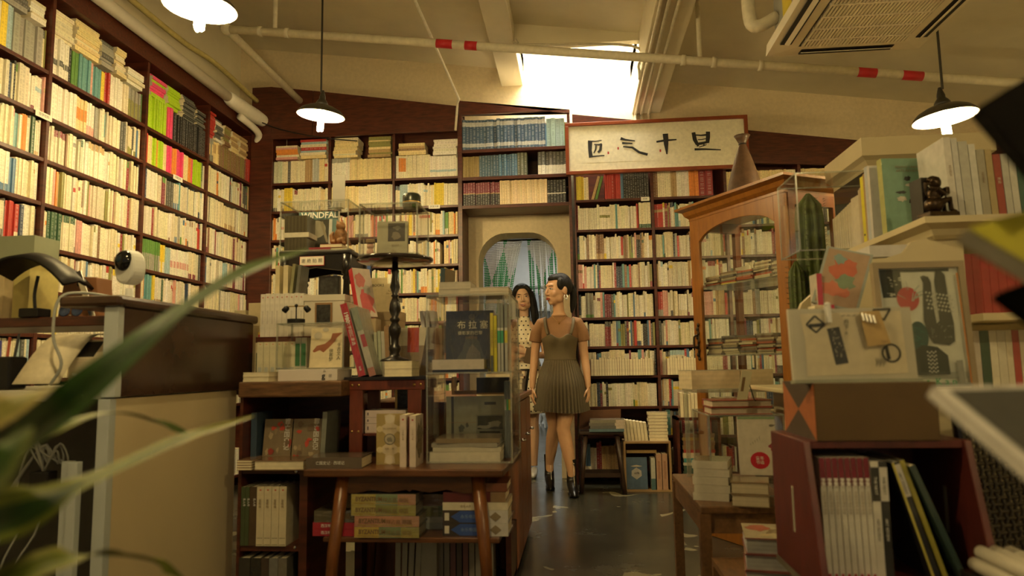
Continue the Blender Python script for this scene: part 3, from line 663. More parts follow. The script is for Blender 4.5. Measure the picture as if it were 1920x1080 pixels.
# second shelf: sets
x = -1.252
for k, (w, c, l) in enumerate([(.016, DG, 'dark green slim book with white title on the middle slab shelf') for DG in [(.05, .075, .035)] * 2] + [(.030, (.07, .045, .028), 'dark brown volume with white title on the middle slab shelf')]):
    o = book('paperback', l, (x + w / 2, 2.625, .336), .13, w * .96, .21, c, 'spine', hard=False, group='slim dark green books' if k < 2 else None); x += w
    sp_text(o, '名人传\n ', .010, M_WINK, w * .5, .155, SP_DOWN)
for k in range(4):
    w = .0285; o = book('hardcover_book', 'cream volume with red dot and ruled foot from the matching set', (x + w / 2, 2.625, .336), .14, w * .95, .212, (.62, .55, .38), 'spine', group='cream ruled set on the middle slab shelf', sprints=[(.1, .9, .13, .137, (.1, .09, .07)), (.1, .9, .02, .027, (.1, .09, .07)), (.38, .62, .93, .95, (.5, .05, .04))]); x += w
    sp_text(o, '金\n瓶\n梅', .011, M_BROWNINK, w * .5, .15, SP_UP)
x = -1.25
for k, (w, c) in enumerate(((.044, (.03, .03, .028)), (.04, (.02, .02, .02)), (.03, (.05, .035, .03)), (.034, (.16, .16, .15)), (.034, (.14, .13, .11)))):
    o = book('hardcover_book', ('black', 'matt black', 'dark brown', 'grey', 'taupe')[k] + ' thick volume on the lowest slab shelf', (x + w / 2, 2.625, .06), .15, w * .95, .235, c, 'spine', sprints=[(0, 1, .0, .3, (.03, .03, .03))] if k > 2 else ())
    x += w
    if k in (0, 3, 4): sp_text(o, '重写\n西学', .018, M_WINK if k else M_GOLDINK, w * .5, .12, SP_UP)
# on the slab: white case, stack, plaid set
for k in range(2): book('paperback', 'cream paper block lying on the slab beside the counter', (-1.20, 2.61, .93 + .018 * k), .13, .0175, .10, (.70, .60, .36), 'fore', hard=False, group='cream blocks on the slab')
t = thing('white_carton', 'flat white carton printed with a small emblem, on the slab edge', 'box', (-1.015, 2.665, .93))
MB().box(-.115, .115, -.085, .085, 0, .043).build('body', mat('white_carton_card', (.70, .64, .58), .55, var=.03), t, bevel=.0015)
lettering('g', .030, M_INK, t, (.062, -.0865, .018), bold=.0006); lettering('ム\n', .012, M_INK, t, (.066, -.0865, .030)); lettering('书局\n文化', .006, M_INK, t, (.088, -.0865, .018))
acrylic_box('acrylic_cover', 'clear acrylic cover shielding the ink-wash book on the white carton', -1.145, -.885, 2.60, 2.74, .974, 1.148)
o = book('hardcover_book', 'cream book with brown ink-wash map and brush title, leaning in acrylic', (-.975, 2.675, .974), .125, .022, .158, (.72, .62, .42), 'face', rz=.10, tilt=(-.20, .0), prints=[
    ([(.08, .42), (.2, .55), (.45, .6), (.62, .72), (.66, .86), (.98, .88), (.80, .74), (.76, .66), (.6, .52), (.42, .38), (.3, .44), (.12, .38)], (.32, .11, .06)), (disc(.22, .80, .12, .10), (.55, .50, .40)), (disc(.45, .95, .1, .05), (.52, .48, .40))])
fr_text(o, '侠\n客\n梦', .017, M_INK, .083, .048); fr_text(o, '千\n古\n文\n人', .017, M_INK, .112, .062)
x = -1.285
for k in range(6):
    w = .0265; o = book('paperback', 'pale cream paperback with a red dot standing under the riser shelf', (x + w / 2, 2.79, .93), .12, w * .95, .155, (.64, .60, .42), 'spine', hard=False, group='red-dot paperbacks under the riser', sprints=[(.4, .6, .93, .95, (.55, .12, .08)), (.2, .8, 0, .35, (.50, .52, .46))]); x += w
for k in range(2):
    w = .023; pl = [(0, 1, 0, 1, (.62, .60, .48))] + [(0, 1, .03 + .06 * i, .045 + .06 * i, (.36, .40, .36)) for i in range(15)] + [(.2 + .3 * i, .28 + .3 * i, 0, 1, (.34, .38, .36)) for i in range(3)] + [(.08, .92, .34, .86, (.05, .17, .07))]
    book('hardcover_book', 'plaid-bound book with a green spine label under the riser shelf', (x + w / 2, 2.79, .93), .12, w * .95, .17, (.6, .58, .46), 'spine', group='plaid books under the riser', sprints=pl); x += w + .001
t = thing('riser_shelf', 'small brown riser shelf standing on the slab desk', 'shelf', (-1.145, 2.88, .93))
MB().box(-.17, .17, -.10, .09, .155, .178).build('board', M_MAHOGH, t)
for s in (-.165, .145): MB().box(s, s + .02, -.08, .085, 0, .155).build('support', M_MAHOG, t)
Zr = .93 + .178
for k in range(9):
    w = .0205; o = book('magazine', 'white magazine with a faint red mark in the row on the riser', (-1.305 + w * k + w / 2, 2.865, Zr), .14, w * .96, .178 + .002 * (k % 2), (.70, .66, .58), 'spine', hard=False, page=PGW, group='white magazines on the riser', sprints=[(.35, .65, .9, .93, (.55, .22, .18)), (.3, .7, .3, .6, (.58, .54, .48))])
for k in range(1):
    t = thing('slipcase', 'large white slipcase lying across the riser beside the magazines', 'box', (-1.035, 2.87, Zr))
    MB().box(-.085, .085, -.07, .07, 0, .165).build('body', mat('white_slipcase', (.68, .62, .50), .6, var=.04), t, bevel=.0015)
    MB().box(-.088, .088, -.074, .074, .145, .170).build('lid', MATS['white_slipcase'], t)
    f = MB().box(-.036, .036, -.004, .0, -.046, .046).build('picture_frame', mat('oak_frame', (.30, .17, .07), .5), t, (.0, -.0745, .09))
    MB().box(-.029, .029, -.0015, 0, -.038, .038).build('picture', mat('dark_picture', (.05, .05, .045), .35, var=.5, scale=60), f, (0, -.004, 0))
# two-headed lamp figure on the acrylic cover
t = thing('twin_head_lamp', 'tiny black lamp with two spot heads standing on the acrylic cover', 'lamp', (-1.10, 2.67, 1.148))
MB().lathe([(.034, 0), (.034, .022), (.0, .022)], 24).build('base', M_BLACK, t)
MB().tube([(0, 0, .02), (0, 0, .075)], .0028, 8).build('stem', M_BLACK, t)
MB().ell((0, 0, .075), .007).build('joint', M_BLACK, t, smooth=True)
for s in (-1, 1):
    MB().tube([(0, 0, .073), (s * .036, 0, .072)], .0022, 8).build('arm', M_BRASS, t)
    MB().lathe([(.006, 0), (.011, .006), (.012, .024), (.010, .026)], 14).build('spot_head', M_BLACK, t, (s * .034, 0, .072), (0, s * 2.4, 0), smooth=True)
part(MB().box(-1.62, -1.266, 2.87, 3.36, .872, .93), 'slab_extension', M_SLAB, bpy.data.objects['slab_desk'])
for k, (x, w, h, c, ti) in enumerate(((-1.375, .055, .33, (.50, .42, .25), .0), (-1.325, .012, .345, (.46, .38, .20), .10), (-1.44, .05, .30, (.42, .36, .22), 0))):
    o = MB().box(-w / 2, w / 2, -.08, .08, 0, h, c).build('document_folder', M_PAPER, None, (x, 2.97, .93), (0, ti, 0), bevel=.001); tag(o, ('broad cream folder', 'thin straw board leaning', 'khaki folder')[k] + ' standing on the slab behind the counter ledge', 'folder')
o = MB().box(-.03, .03, -.012, .012, 0, .075, (.42, .03, .04)).build('red_carton', M_PAPER, None, (-1.318, 2.885, 1.045)); tag(o, 'small red carton with a yellow rim behind the counter ledge', 'box')
o.location.z = .93 + .118; MB().box(-.031, .031, -.013, .013, .075, .085, (.55, .36, .05)).build('rim', M_PAPER, o)
book('hardcover_book', 'grey-green book with branching lines facing out beside the counter ledge', (-1.315, 2.885, .93), .085, .018, .116, (.11, .12, .075), 'face', prints=[([(.5, .05), (.53, .05), (.62, .7), (.60, .7)], (.26, .26, .2)), ([(.3, .1), (.33, .1), (.25, .6), (.22, .6)], (.26, .26, .2))])
zt = Zr + .182
for k, (x, w, h, c, ti, l) in enumerate(((-1.185, .012, .125, (.26, .25, .13), .10, 'olive-grey booklet leaning'), (-1.16, .012, .12, (.14, .14, .12), .10, 'slate booklet leaning'), (-1.215, .02, .12, (.62, .54, .34), 0.0, 'straw booklet standing'), (-1.25, .018, .12, (.58, .50, .30), 0.0, 'pale booklet standing'))):
    book('paperback', l + ' on top of the white magazines under the black stool', (x, 2.875, zt), .09, w, h, c, 'spine', hard=False, tilt=(0, ti))
t = thing('photo_block', 'dark photo block standing on the white slipcase under the black stool', 'picture', (-1.045, 2.89, Zr + .170)); MB().box(-.045, .045, -.012, .012, 0, .088).build('block', M_BLACKWOOD, t); MB().box(-.038, .038, -.0128, -.012, .008, .08).build('photo', MATS['dark_picture'], t)
# ================================================================== black side stool with acrylic case
t = thing('side_stool', 'small black lacquered stool with turned legs standing on the slab desk', 'stool', (-1.145, 3.10, .93))
MB().box(-.165, .165, -.13, .13, .545, .565).build('seat', M_BLACKWOOD, t, bevel=.006)
MB().prism([(-.15, .545), (-.15, .47), (-.10, .475), (0, .49), (.10, .475), (.15, .47), (.15, .545)], -.125, -.105).build('apron', M_BLACKWOOD, t)
MB().prism([(-.15, .545), (-.15, .47), (-.10, .475), (0, .49), (.10, .475), (.15, .47), (.15, .545)], .105, .125).build('apron', M_BLACKWOOD, t)
for sx in (-.14, .14):
    MB().box(sx - .01, sx + .01, -.11, .11, .47, .545).build('side_apron', M_BLACKWOOD, t)
    for sy in (-.115, .115): MB().lathe([(.012, 0), (.016, .08), (.013, .15), (.018, .3), (.013, .43), (.019, .44), (.012, .455), (.022, .46), (.022, .545)], 14).build('leg', M_BLACKWOOD, t, (sx, sy, 0), smooth=True)
o = thing('notice_card', 'small white notice with red rim and four characters on the black stool', 'sign', (-1.155, 2.968, 1.425))
MB().box(-.056, .056, -.003, 0, 0, .042, (.45, .03, .03)).build('rim', M_PAPER, o); MB().box(-.054, .054, -.0036, -.003, .003, .041, (.78, .72, .60)).build('card', M_PAPER, o)
lettering('谢 绝 拍 照', .020, M_INK, o, (0, -.0045, .021))
Zb = .93 + .565
acrylic_box('acrylic_case', 'acrylic case with art magazines and a fox figurine on the black stool', -1.31, -1.0, 2.985, 3.215, Zb, Zb + .225)
o = book('magazine', 'teal magazine with big white masthead inside the acrylic case', (-1.20, 3.16, Zb), .19, .022, .215, (.12, .20, .20), 'face', tilt=(-.06, 0), hard=False, page=PGW, prints=[(rect(.05, .78, 0, .82), (.05, .048, .04)), (disc(.45, .60, .25, .2), (.26, .24, .18)), ([(.55, .75), (.72, .3), (.78, .3), (.62, .78)], (.22, .19, .13)), (rect(.78, .86, .0, .82), (.50, .50, .46))])
fr_text(o, 'WINDFALL', .040, M_WINK, .112, .195, bold=.0008)
t = thing('boxed_set', 'boxed set of slim dark volumes with a white belly band in acrylic', 'book set', (-1.245, 3.05, Zb))
for k in range(13): MB().box(-.052 + .008 * k, -.0445 + .008 * k, -.05, .05, 0, .165, [(.085, .072, .045), (.065, .055, .035)][k % 2]).build('volume', M_GLOSS, t)
MB().box(-.053, .0605, -.051, .051, .066, .088, (.62, .57, .46)).build('belly_band', M_GLOSS, t)
book('paperback', 'crimson booklet lying under the fox figurine in the acrylic case', (-1.13, 3.04, Zb), .10, .016, .10, (.30, .04, .06), 'flat', hard=False)
book('paperback', 'brown booklet with curling pages under the fox figurine', (-1.06, 3.05, Zb), .10, .014, .11, (.26, .16, .07), 'fore', hard=False)
book('paperback', 'red-backed notebook beneath the fox figurine, top of the pile', (-1.085, 3.05, Zb + .0165), .09, .016, .10, (.30, .06, .04), 'fore', hard=False)
def remeshed(name, mb, m, parent=None, loc=None, rot=None, vox=.004, smooth=4):
    o = mb.build(name, m, parent, loc, rot, smooth=True)
    d = o.modifiers.new('remesh', 'REMESH'); d.mode = 'VOXEL'; d.voxel_size = vox; d.use_smooth_shade = True
    if smooth: s = o.modifiers.new('smooth', 'SMOOTH'); s.factor = .5; s.iterations = smooth
    return o
# fox figurine: seated, holding a rod
M_CARVE = mat('carved_tan_wood', (.34, .15, .045), .5, var=.25, scale=60, bump=.1)
t = thing('fox_figurine', 'carved tan fox figurine sitting with a thin rod in its paws', 'figurine', (-1.055, 3.05, Zb + .0325))
f = MB(); f.ell((0, 0, .042), (.030, .028, .042)); f.ell((.004, -.006, .086), (.022, .022, .022)); f.ell((.020, -.012, .080), (.014, .010, .009)); f.ell((.0, 0, .066), (.02, .02, .02))
for s in (-1, 1):
    f.tube([(-.004 + .012 * s, 0, .098), (-.006 + .016 * s, 0, .118)], [.008, .002], 8); f.tube([(.0, .018 * s, .058), (.022, .012 * s, .046), (.028, .006 * s, .052)], [.010, .008, .006], 8)
    f.tube([(.0, .02 * s, .014), (.028, .018 * s, .022), (.032, .02 * s, .004), (.042, .02 * s, .003)], [.014, .012, .008, .006], 8)
f.tube([(-.024, 0, .015), (-.044, 0, .02), (-.05, 0, .05), (-.04, 0, .066)], [.012, .014, .012, .004], 8)
remeshed('body', f, M_CARVE, t, rot=(0, 0, -.3), vox=.0025)
MB().tube([(.030, -.008, .055), (.075, -.03, .125)], .0014, 6).build('rod', M_BRASS, t)
# small monitor and cards behind
mp_ = onY(676, 512, 3.30)
t = thing('monitor', 'small dark monitor with a pale blue screen behind the tilted pink book', 'monitor', (mp_.x, 3.30, .93))
MB().box(-.055, .055, -.008, .01, mp_.z - .93 - .055, mp_.z - .93 + .05).build('housing', M_BLACK, t, rot=(0, 0, .5), bevel=.003); MB().box(-.047, .047, -.0095, -.0082, mp_.z - .93 - .045, mp_.z - .93 + .042).build('screen', emit('dim_screen', (.45, .52, .55), .12), t, rot=(0, 0, .5)); MB().box(-.008, .008, -.008, .008, 0, mp_.z - .93 - .05).build('stand', M_BLACK, t); MB().box(-.05, .05, -.05, .05, 0, .012).build('foot', M_BLACK, t, bevel=.004)
t = thing('archive_box', 'tan archive box with lettered cards propped on it behind the pedestal', 'box', (-.90, 3.20, .93))
MB().box(-.09, .09, -.06, .06, 0, .28).build('body', mat('tan_archive_card', (.38, .28, .15), .7), t, bevel=.002); MB().box(-.093, .093, -.063, .063, .26, .30).build('lid', MATS['tan_archive_card'], t)
for k, (x, w, h, y) in enumerate(((-.915, .085, .16, 3.17), (-.845, .06, .13, 3.15))):
    o = thing('shop_card', ('cream card lettered BOOKS', 'cream handwritten card')[k] + ' standing on the tan archive box', 'card', (x, y, 1.23), rz=.0); MB().box(-w / 2, w / 2, -.0015, 0, 0, h, (.58, .48, .28)).build('card', M_PAPER, o)
    if k == 0: lettering('BOOKS', .017, M_INK, o, (0, -.003, .125))
    else: lettering('Sons of\nthe Empire', .012, M_BROWNINK, o, (0, -.003, .09))
# ================================================================== table with splayed legs
M_TABLE = mat('walnut_brown_varnish', (.13, .050, .018), .3, var=.25, scale=5, stretch=(2, 9, 9))
M_TLEG = mat('chestnut_leg', (.22, .075, .020), .32, var=.25, scale=8, stretch=(6, 6, 1))
TZ = .632
t = thing('side_table', 'old varnished table with splayed round legs and a lower shelf', 'table', (-.59, 2.66, 0))
MB().prism([(-.36, -.27), (.33, -.28), (.35, .26), (-.36, .26)], TZ - .026, TZ, axis='z').build('table_top', M_TABLE, t, bevel=.005)
ap = [(-.24, TZ - .026), (-.24, TZ - .085), (-.19, TZ - .088), (-.13, TZ - .075), (-.07, TZ - .085), (-.01, TZ - .075), (.0, TZ - .082), (.01, TZ - .075), (.07, TZ - .085), (.13, TZ - .075), (.19, TZ - .088), (.24, TZ - .085), (.24, TZ - .026)]
MB().prism(ap, -.225, -.205).build('apron', M_TABLE, t); MB().prism(ap, .195, .215).build('apron', M_TABLE, t)
for s in (-.235, .225): MB().box(s, s + .012, -.21, .2, TZ - .085, TZ - .026).build('side_apron', M_TABLE, t)
for sx in (-1, 1):
    for sy in (-1, 1): MB().tube([(sx * .235, sy * .215, TZ - .026), (sx * .262, sy * .235, .35), (sx * .285, sy * .252, 0)], [.024, .021, .014], 16).build('leg', M_TLEG, t, smooth=True)
MB().prism([(-.30, -.235), (.31, -.235), (.32, .235), (-.30, .235)], .382, .40, axis='z').build('lower_shelf', M_TABLE, t, bevel=.004)
# lower shelf books
BX, BYt = -.59, 2.66
YS = [(.50, .36, .08), (.46, .22, .14), (.40, .34, .10), (.42, .35, .10)]; YS2 = [(.20, .24, .12), (.48, .24, .14), (.24, .24, .08), (.22, .28, .16)]
z = .40
for k in range(4):
    o = book('hardcover_book', 'illustrated hardcover with a yellow-green capital-lettered spine, %s of its pile' % ('bottom', 'second', 'third', 'top')[k], (-.665 - .012 * (k // 2), 2.50, z), .16, .0355, .225, (.16, .14, .10), 'flat', spine=YS[k], group='yellow-green hardcovers on the lower shelf', page=(.32, .28, .20), film=True,
             sprints=[(0, 1, .38, .72, YS2[k]), (0, 1, .72, 1, (.30, .27, .08) if k % 2 == 0 else (.40, .22, .14)), (.1, .2, .05, .9, (.34, .24, .06))])
    sp_text(o, 'BYZANTIUM', .021, M_BROWNINK, .019, .062, SP_FLAT, squeeze=.8, bold=.0006); sp_text(o, '拜占庭 帝国', .017, M_BROWNINK, .015, .155, SP_FLAT)
    z += .0362
z = .40
for k in range(2):
    o = book('paperback', 'red-spined paperback at the foot of the pile hanging off the lower shelf', (-.83, 2.52, z), .16, .0225, .205, (.32, .02, .035), 'flat', hard=False, group='red paperbacks on the lower shelf', sprints=[(0, 1, .78, 1, (.60, .56, .52))]); sp_text(o, '西汉帝国史', .012, M_WINK, .011, .06, SP_FLAT); z += .023
o = book('hardcover_book', 'thick dark bronze hardcover resting on the red paperbacks', (-.825, 2.52, z), .16, .038, .205, (.10, .085, .055), 'flat', film=True); sp_text(o, '中国通史', .020, M_BROWNINK, .019, .11, SP_FLAT)
z += .0385
for k in range(3):
    o = book('paperback', 'grey paperback with a dark stamp stacked above the bronze hardcover', (-.785, 2.56, z + .0225 * k), .14, .022, .165, (.30, .25, .17), 'flat', hard=False, group='grey paperbacks on the lower shelf', sprints=[(.2, .8, .06, .2, (.05, .05, .06))])
z = .40
for k, (w, tt, c, c2, l) in enumerate(((.16, .022, (.34, .38, .38), None, 'pale blue-white paperback lowest in the small rear pile'), (.155, .02, (.42, .44, .42), None, 'white paperback second in the small rear pile'), (.145, .038, (.11, .15, .08), (.2, .2, .1), 'green patterned hardcover third in the small rear pile'), (.14, .04, (.18, .09, .06), None, 'rust-coloured hardcover topping the small rear pile'))):
    book('hardcover_book', l, (-.505 - .004 * k, 2.62, z), .14, tt, w, c, 'flat', sprints=[(0, 1, 0, .5, c2)] if c2 else (), film=(k > 1)); z += tt + .0004
z = .40
for k in range(2):
    o = book('hardcover_book', 'white and blue volume with diamond emblem, %s in the stack by the table leg' % ('lowest' if k == 0 else 'second'), (-.365, 2.535, z), .17, .0425, .225, (.52, .50, .48), 'flat', page=(.60, .54, .40), sprints=[(0, 1, 0, .66, (.045, .035, .03)), (.2, .8, .03, .10, (.55, .52, .45))])
    p = MB(); w, h = .0425, .225; X = -.0016
    p.add([(X, w * .5, .028), (X, w * .05, .06), (X, w * .05, .125), (X, w * .5, .155), (X, w * .95, .125), (X, w * .95, .06)], [(0, 1, 2, 3, 4, 5)], (.04, .08, .28))
    p.add([(X, w * .5, .162), (X, w * .12, .182), (X, w * .5, .202), (X, w * .88, .182)], [(0, 1, 2, 3)], (.24, .19, .12))
    p.build('spine_emblem', M_GLOSS, o); sp_text(o, '永乐帝国', .014, mat('light_blue_ink', (.20, .28, .50), .6), .021, .09, SP_FLAT)
    z += .043
o = book('paperback', 'cream paperback third in the stack by the table leg', (-.365, 2.535, z), .17, .026, .225, (.58, .53, .40), 'flat', hard=False, sprints=[(.1, .9, .34, .345, (.3, .2, .1))]); sp_text(o, '读书 人文', .009, M_BROWNINK, .013, .08, SP_FLAT); z += .0265
book('hardcover_book', 'maroon volume with tan corner near the top of the leg-side stack', (-.368, 2.535, z), .165, .033, .215, (.15, .03, .035), 'flat', sprints=[(0, 1, .76, 1, (.34, .22, .12))]); z += .0335
book('hardcover_book', 'rust book topping the leg-side stack', (-.35, 2.54, z), .16, .028, .19, (.26, .09, .05), 'flat'); z += .0285
# on the table top
o = book('hardcover_book', 'thick dark hardcover lying on the table corner with white spine title', (-.85, 2.48, TZ), .15, .038, .195, (.10, .075, .055), 'flat', rz=.03, prints=()); sp_text(o, '亡国史记 · 西域记', .013, M_WINK, .019, .085, SP_FLAT)
gp = [(rect(0, 1, 0, 1), (.36, .27, .10))]
G1, G2 = (.56, .47, .32), (.40, .31, .07)
gp += [([(.5, 1), (.3, .97), (.34, .80), (.20, .76), (.16, .68), (.34, .60), (.34, .40), (.16, .32), (.20, .24), (.34, .20), (.3, .03), (.5, 0), (.7, .03), (.66, .20), (.80, .24), (.84, .32), (.66, .40), (.66, .60), (.84, .68), (.80, .76), (.66, .80), (.7, .97)], G1)]
gp += [(disc(.5, .90, .17, .085), (.62, .55, .42)), (disc(.5, .10, .17, .085), (.62, .55, .42))] + [(disc(a, b, .12, .06), (.60, .50, .28)) for a in (.13, .87) for b in (.29, .70)]
gp += [(disc(.5, .5, .21, .11), (.14, .12, .09)), (disc(.5, .5, .18, .095), (.40, .36, .27)), (blob(.5, .49, .1, .05, 3), (.2, .18, .14))]
o = book('hardcover_book', 'gold-ornamented book with a portrait medallion facing out on the table', (-.678, 2.515, TZ), .098, .02, .178, (.5, .42, .26), 'face', prints=gp)
lettering('DECAMERON', .008, M_BROWNINK, o, (.049, -.006, .126)); lettering('选集 二卷', .008, M_BROWNINK, o, (.049, -.006, .055))
for k in range(2):
    o = book('paperback', 'slim pinkish-white book with a red spine mark, %s' % ('touching the gold book' if k == 0 else 'beside the acrylic display'), (-.614 + .034 * k, 2.50, TZ), .12, .022, .177 - .002 * k, (.62, .52, .44), 'spine', hard=False, prints=[(blob(.5, .5, .4, .4, k), (.25, .2, .12))], sprints=[(.35, .65, .90, .93, (.35, .04, .04))]); sp_text(o, '十日谈 上卷' if k == 0 else '十日谈 下卷', .007, M_BROWNINK, .011, .11, SP_DOWN)
book('paperback', 'thin dark red booklet between the two pinkish books', (-.5965, 2.515, TZ), .10, .008, .17, (.22, .03, .03), 'spine', hard=False)
# step stool of red mahogany on the table
M_RMAH = mat('red_mahogany', (.17, .035, .015), .35, var=.2, scale=6, stretch=(8, 8, 1.5))
t = thing('step_stool', 'red mahogany step stool with brass bolts standing on the table', 'stool', (-.735, 2.76, TZ))
H = .305
MB().box(-.155, .16, -.13, .13, H - .008, H + .004).build('seat', M_BLACKWOOD, t)
for sy in (-.125, .105):
    MB().box(-.15, .155, sy, sy + .02, H - .046, H - .008).build('rail', M_RMAH, t, bevel=.003)
    for sx in (-.135, .09): MB().box(sx, sx + .05, sy + .001, sy + .019, 0, H - .046).build('leg', M_RMAH, t)
for x in (-.125, -.10, .115, .14):
    MB().lathe([(.0055, 0), (.005, .002), (0, .0026)], 12).build('bolt', M_BRASS, t, (x, -.125, H - .027), (PI / 2, 0, 0), smooth=True)
    if x < 0: MB().lathe([(.0045, 0), (.004, .002), (0, .0026)], 12).build('bolt', M_BRASS, t, (x, -.124, .105), (PI / 2, 0, 0), smooth=True)
MB().box(-.12, .12, -.11, .11, .088, .096).build('step', M_RMAH, t)
for k in range(3):
    o = book('paperback', 'white paperback with a pinkish sheen stacked on the stool step, %s' % ('lowest', 'middle', 'topmost')[k], (-.742, 2.735, TZ + .0965 + (0, .035, .058)[k]), .12, (.034, .022, .026)[k], .16, (.62, .52, .48), 'flat', hard=False, sprints=[(.3, .7, .06, .09, (.1, .08, .1))])
t = thing('framed_picture', 'small dark picture in a gold frame behind the step stool', 'picture', (-.70, 2.925, TZ)); MB().box(-.07, .07, 0, .012, .16, .28).build('frame', M_BRASS, t); MB().box(-.06, .06, -.001, 0, .17, .27).build('picture', MATS['dark_picture'], t); MB().box(-.05, .05, .012, .014, 0, .17).build('backing', M_BLACK, t)
# on the stool
SZ = TZ + H + .004
o = book('hardcover_book', 'red-spined hardcover lettered in white, leaning on the step stool', (-.865, 2.735, SZ), .17, .028, .29, (.60, .55, .42), 'spine', tilt=(0, -.27), spine=(.44, .024, .028), film=True)
sp_text(o, '1980', .022, M_WINK, .014, .235, SP_DOWN, bold=.0006); sp_text(o, '文学回忆录选', .016, M_WINK, .014, .17, SP_DOWN); sp_text(o, '出版', .009, M_WINK, .014, .03, SP_DOWN)
o = book('hardcover_book', 'pale grey wrapped book with red corner leaning on the red-spined book', (-.825, 2.735, SZ), .16, .026, .275, (.46, .44, .36), 'spine', tilt=(0, -.285), film=True, sprints=[(.0, 1, .0, .12, (.42, .18, .12)), (0, .7, .42, .60, (.40, .06, .06)), (0, 1, .66, 1.0, (.26, .29, .22))])
o = book('hardcover_book', 'pink and white sleeved book with red edge tilted above the step stool', (-.885, 2.84, SZ + .235), .085, .028, .215, (.42, .028, .035), 'spine', rz=-.70, tilt=(0, -.30), page=(.6, .5, .44), prints=[(rect(0, 1, 0, 1), (.62, .52, .44)), (blob(.5, .30, .45, .25, 12), (.60, .14, .14)), (blob(.35, .75, .3, .15, 9), (.62, .22, .20)), (blob(.6, .55, .2, .1, 5), (.45, .42, .36))])
o = MB().box(-.033, .033, -.04, .04, 0, .2345, (.40, .31, .18)).build('card_box', M_PAPER, None, (-.852, 2.842, SZ), bevel=.002); tag(o, 'tall tan card box behind the red-spined book carrying the pink one', 'box')
for k in range(2): book('paperback', 'cream paper block with grey line stacked before the pedestal', (-.672, 2.655, SZ + .029 * k), .12, .0285, .105, (.72, .62, .42), 'fore', hard=False, group='cream blocks before the pedestal')
for k, (x, w, h, c) in enumerate(((-.80, .012, .175, (.45, .45, .32)), (-.785, .012, .18, (.42, .44, .30)), (-.77, .014, .178, (.50, .47, .36)), (-.755, .018, .20, (.40, .24, .10)), (-.735, .012, .205, (.58, .56, .50)))):
    book('paperback', ('olive-grey', 'sage', 'oatmeal', 'ochre', 'off-white')[k] + ' slim paperback standing on the step stool behind the leaning books', (x, 2.80, SZ), .11, w, h, c, 'spine', hard=False, tilt=(0, -.05))
o = book('hardcover_book', 'shrink-wrapped art book with red square and dark tower photo', (-.655, 2.845, SZ + .0), .145, .02, .195, (.60, .54, .38), 'face', film=True, prints=[(rect(0, 1, 0, .62), (.30, .22, .12)), (rect(.22, .55, .48, 1.0), (.42, .07, .04)), ([(.78, 1), (1, 1), (1, .0), (.55, .0), (.66, .4)], (.08, .055, .03))], tilt=(-.08, 0))
for k in range(3): book('paperback', 'slim grey-white booklet leaning on top of the art book pile', (-.64 + .022 * k, 2.90, SZ + .195), .08, .014, .07, (.52, .50, .50), 'spine', hard=False, tilt=(0, -.12), group='slim booklets above the art book')
o = MB().box(-.07, .07, -.045, .045, 0, .195, (.36, .29, .18)).build('card_file', M_PAPER, None, (-.635, 2.925, SZ), bevel=.002) ; o.location = (-.635, 2.93, SZ); tag(o, 'tan card file behind the shrink-wrapped art book', 'box')
o.scale = (1, .5, 1)
# pedestal stand
t = thing('pedestal_stand', 'black round pedestal stand with a turned column on the step stool', 'stand', (-.712, 2.70, SZ + .058))
prof = [(r_ * 1.18, z_) for r_, z_ in ((.050, 0), (.045, .008), (.020, .018), (.014, .03), (.020, .045), (.020, .055), (.013, .065), (.013, .09), (.021, .115), (.021, .13), (.011, .15), (.016, .158), (.018, .165), (.011, .172), (.020, .20), (.017, .225), (.009, .25), (.014, .256), (.009, .262), (.017, .29), (.013, .315), (.010, .34), (.014, .355), (.010, .36), (.010, .385))]
MB().lathe(prof, 20).build('column', M_BLACKWOOD, t, smooth=True)
MB().lathe([(.02, .383), (.14, .388), (.149, .393), (.151, .399), (.147, .404), (0, .404)], 56).build('tray_top', mat('black_lacquer_tray', (.03, .020, .017), .12, var=.2), t, smooth=True)
PZ = SZ + .058 + .404
acrylic_box('acrylic_case', 'tall clear acrylic case standing on the round pedestal stand', -.825, -.60, 2.60, 2.80, PZ, PZ + .20)
o = book('hardcover_book', 'grey-green book with a square photograph inside the pedestal case', (-.727, 2.72, PZ), .122, .022, .152, (.38, .36, .25), 'face', tilt=(-.06, 0), rz=.05, prints=[(rect(.36, .92, .46, .95), (.07, .06, .045)), (blob(.62, .62, .18, .1, 8), (.20, .17, .12)), (blob(.66, .82, .12, .06, 2), (.16, .15, .11))])
lettering('摄影的精神', .006, M_BROWNINK, o, (.075, -.006, .052)); lettering('沙龙\n影像文献', .006, M_BROWNINK, o, (.066, -.006, .028))
t = thing('clay_figure', 'little pink clay cat figure with a tan hat inside the pedestal case', 'figurine', (-.802, 2.665, PZ))
f = MB(); f.ell((0, 0, .02), (.015, .013, .02)); f.ell((0, 0, .045), (.014, .013, .012))
for s in (-1, 1): f.tube([(s * .009, 0, .052), (s * .011, 0, .062)], [.004, .0015], 6)
remeshed('body', f, mat('pink_clay', (.52, .32, .24), .6, var=.1), t, vox=.0018)
MB().box(-.017, .017, -.012, .012, .058, .074).build('hat', mat('tan_hat', (.28, .19, .09), .8), t, bevel=.004)
o = MB().box(-.02, .02, -.015, .015, 0, .006).build('memo_block', mat('orange_block', (.65, .36, .05), .5), None, (-.79, 2.74, PZ)); tag(o, 'small orange memo block in the pedestal case', 'memo block')
t = thing('tea_tin', 'dark oval tin with a curved lid standing on the pedestal case', 'tin', (-.645, 2.70, PZ + .20))
MB().lathe([(.034, 0), (.036, .005), (.036, .050), (.03, .058), (0, .06)], 28).build('body', mat('dark_green_tin', (.06, .065, .045), .25, .3, var=.3, scale=20), t, smooth=True); MB().lathe([(.0365, .020), (.0365, .024)], 28).build('rim', M_BRASS, t)
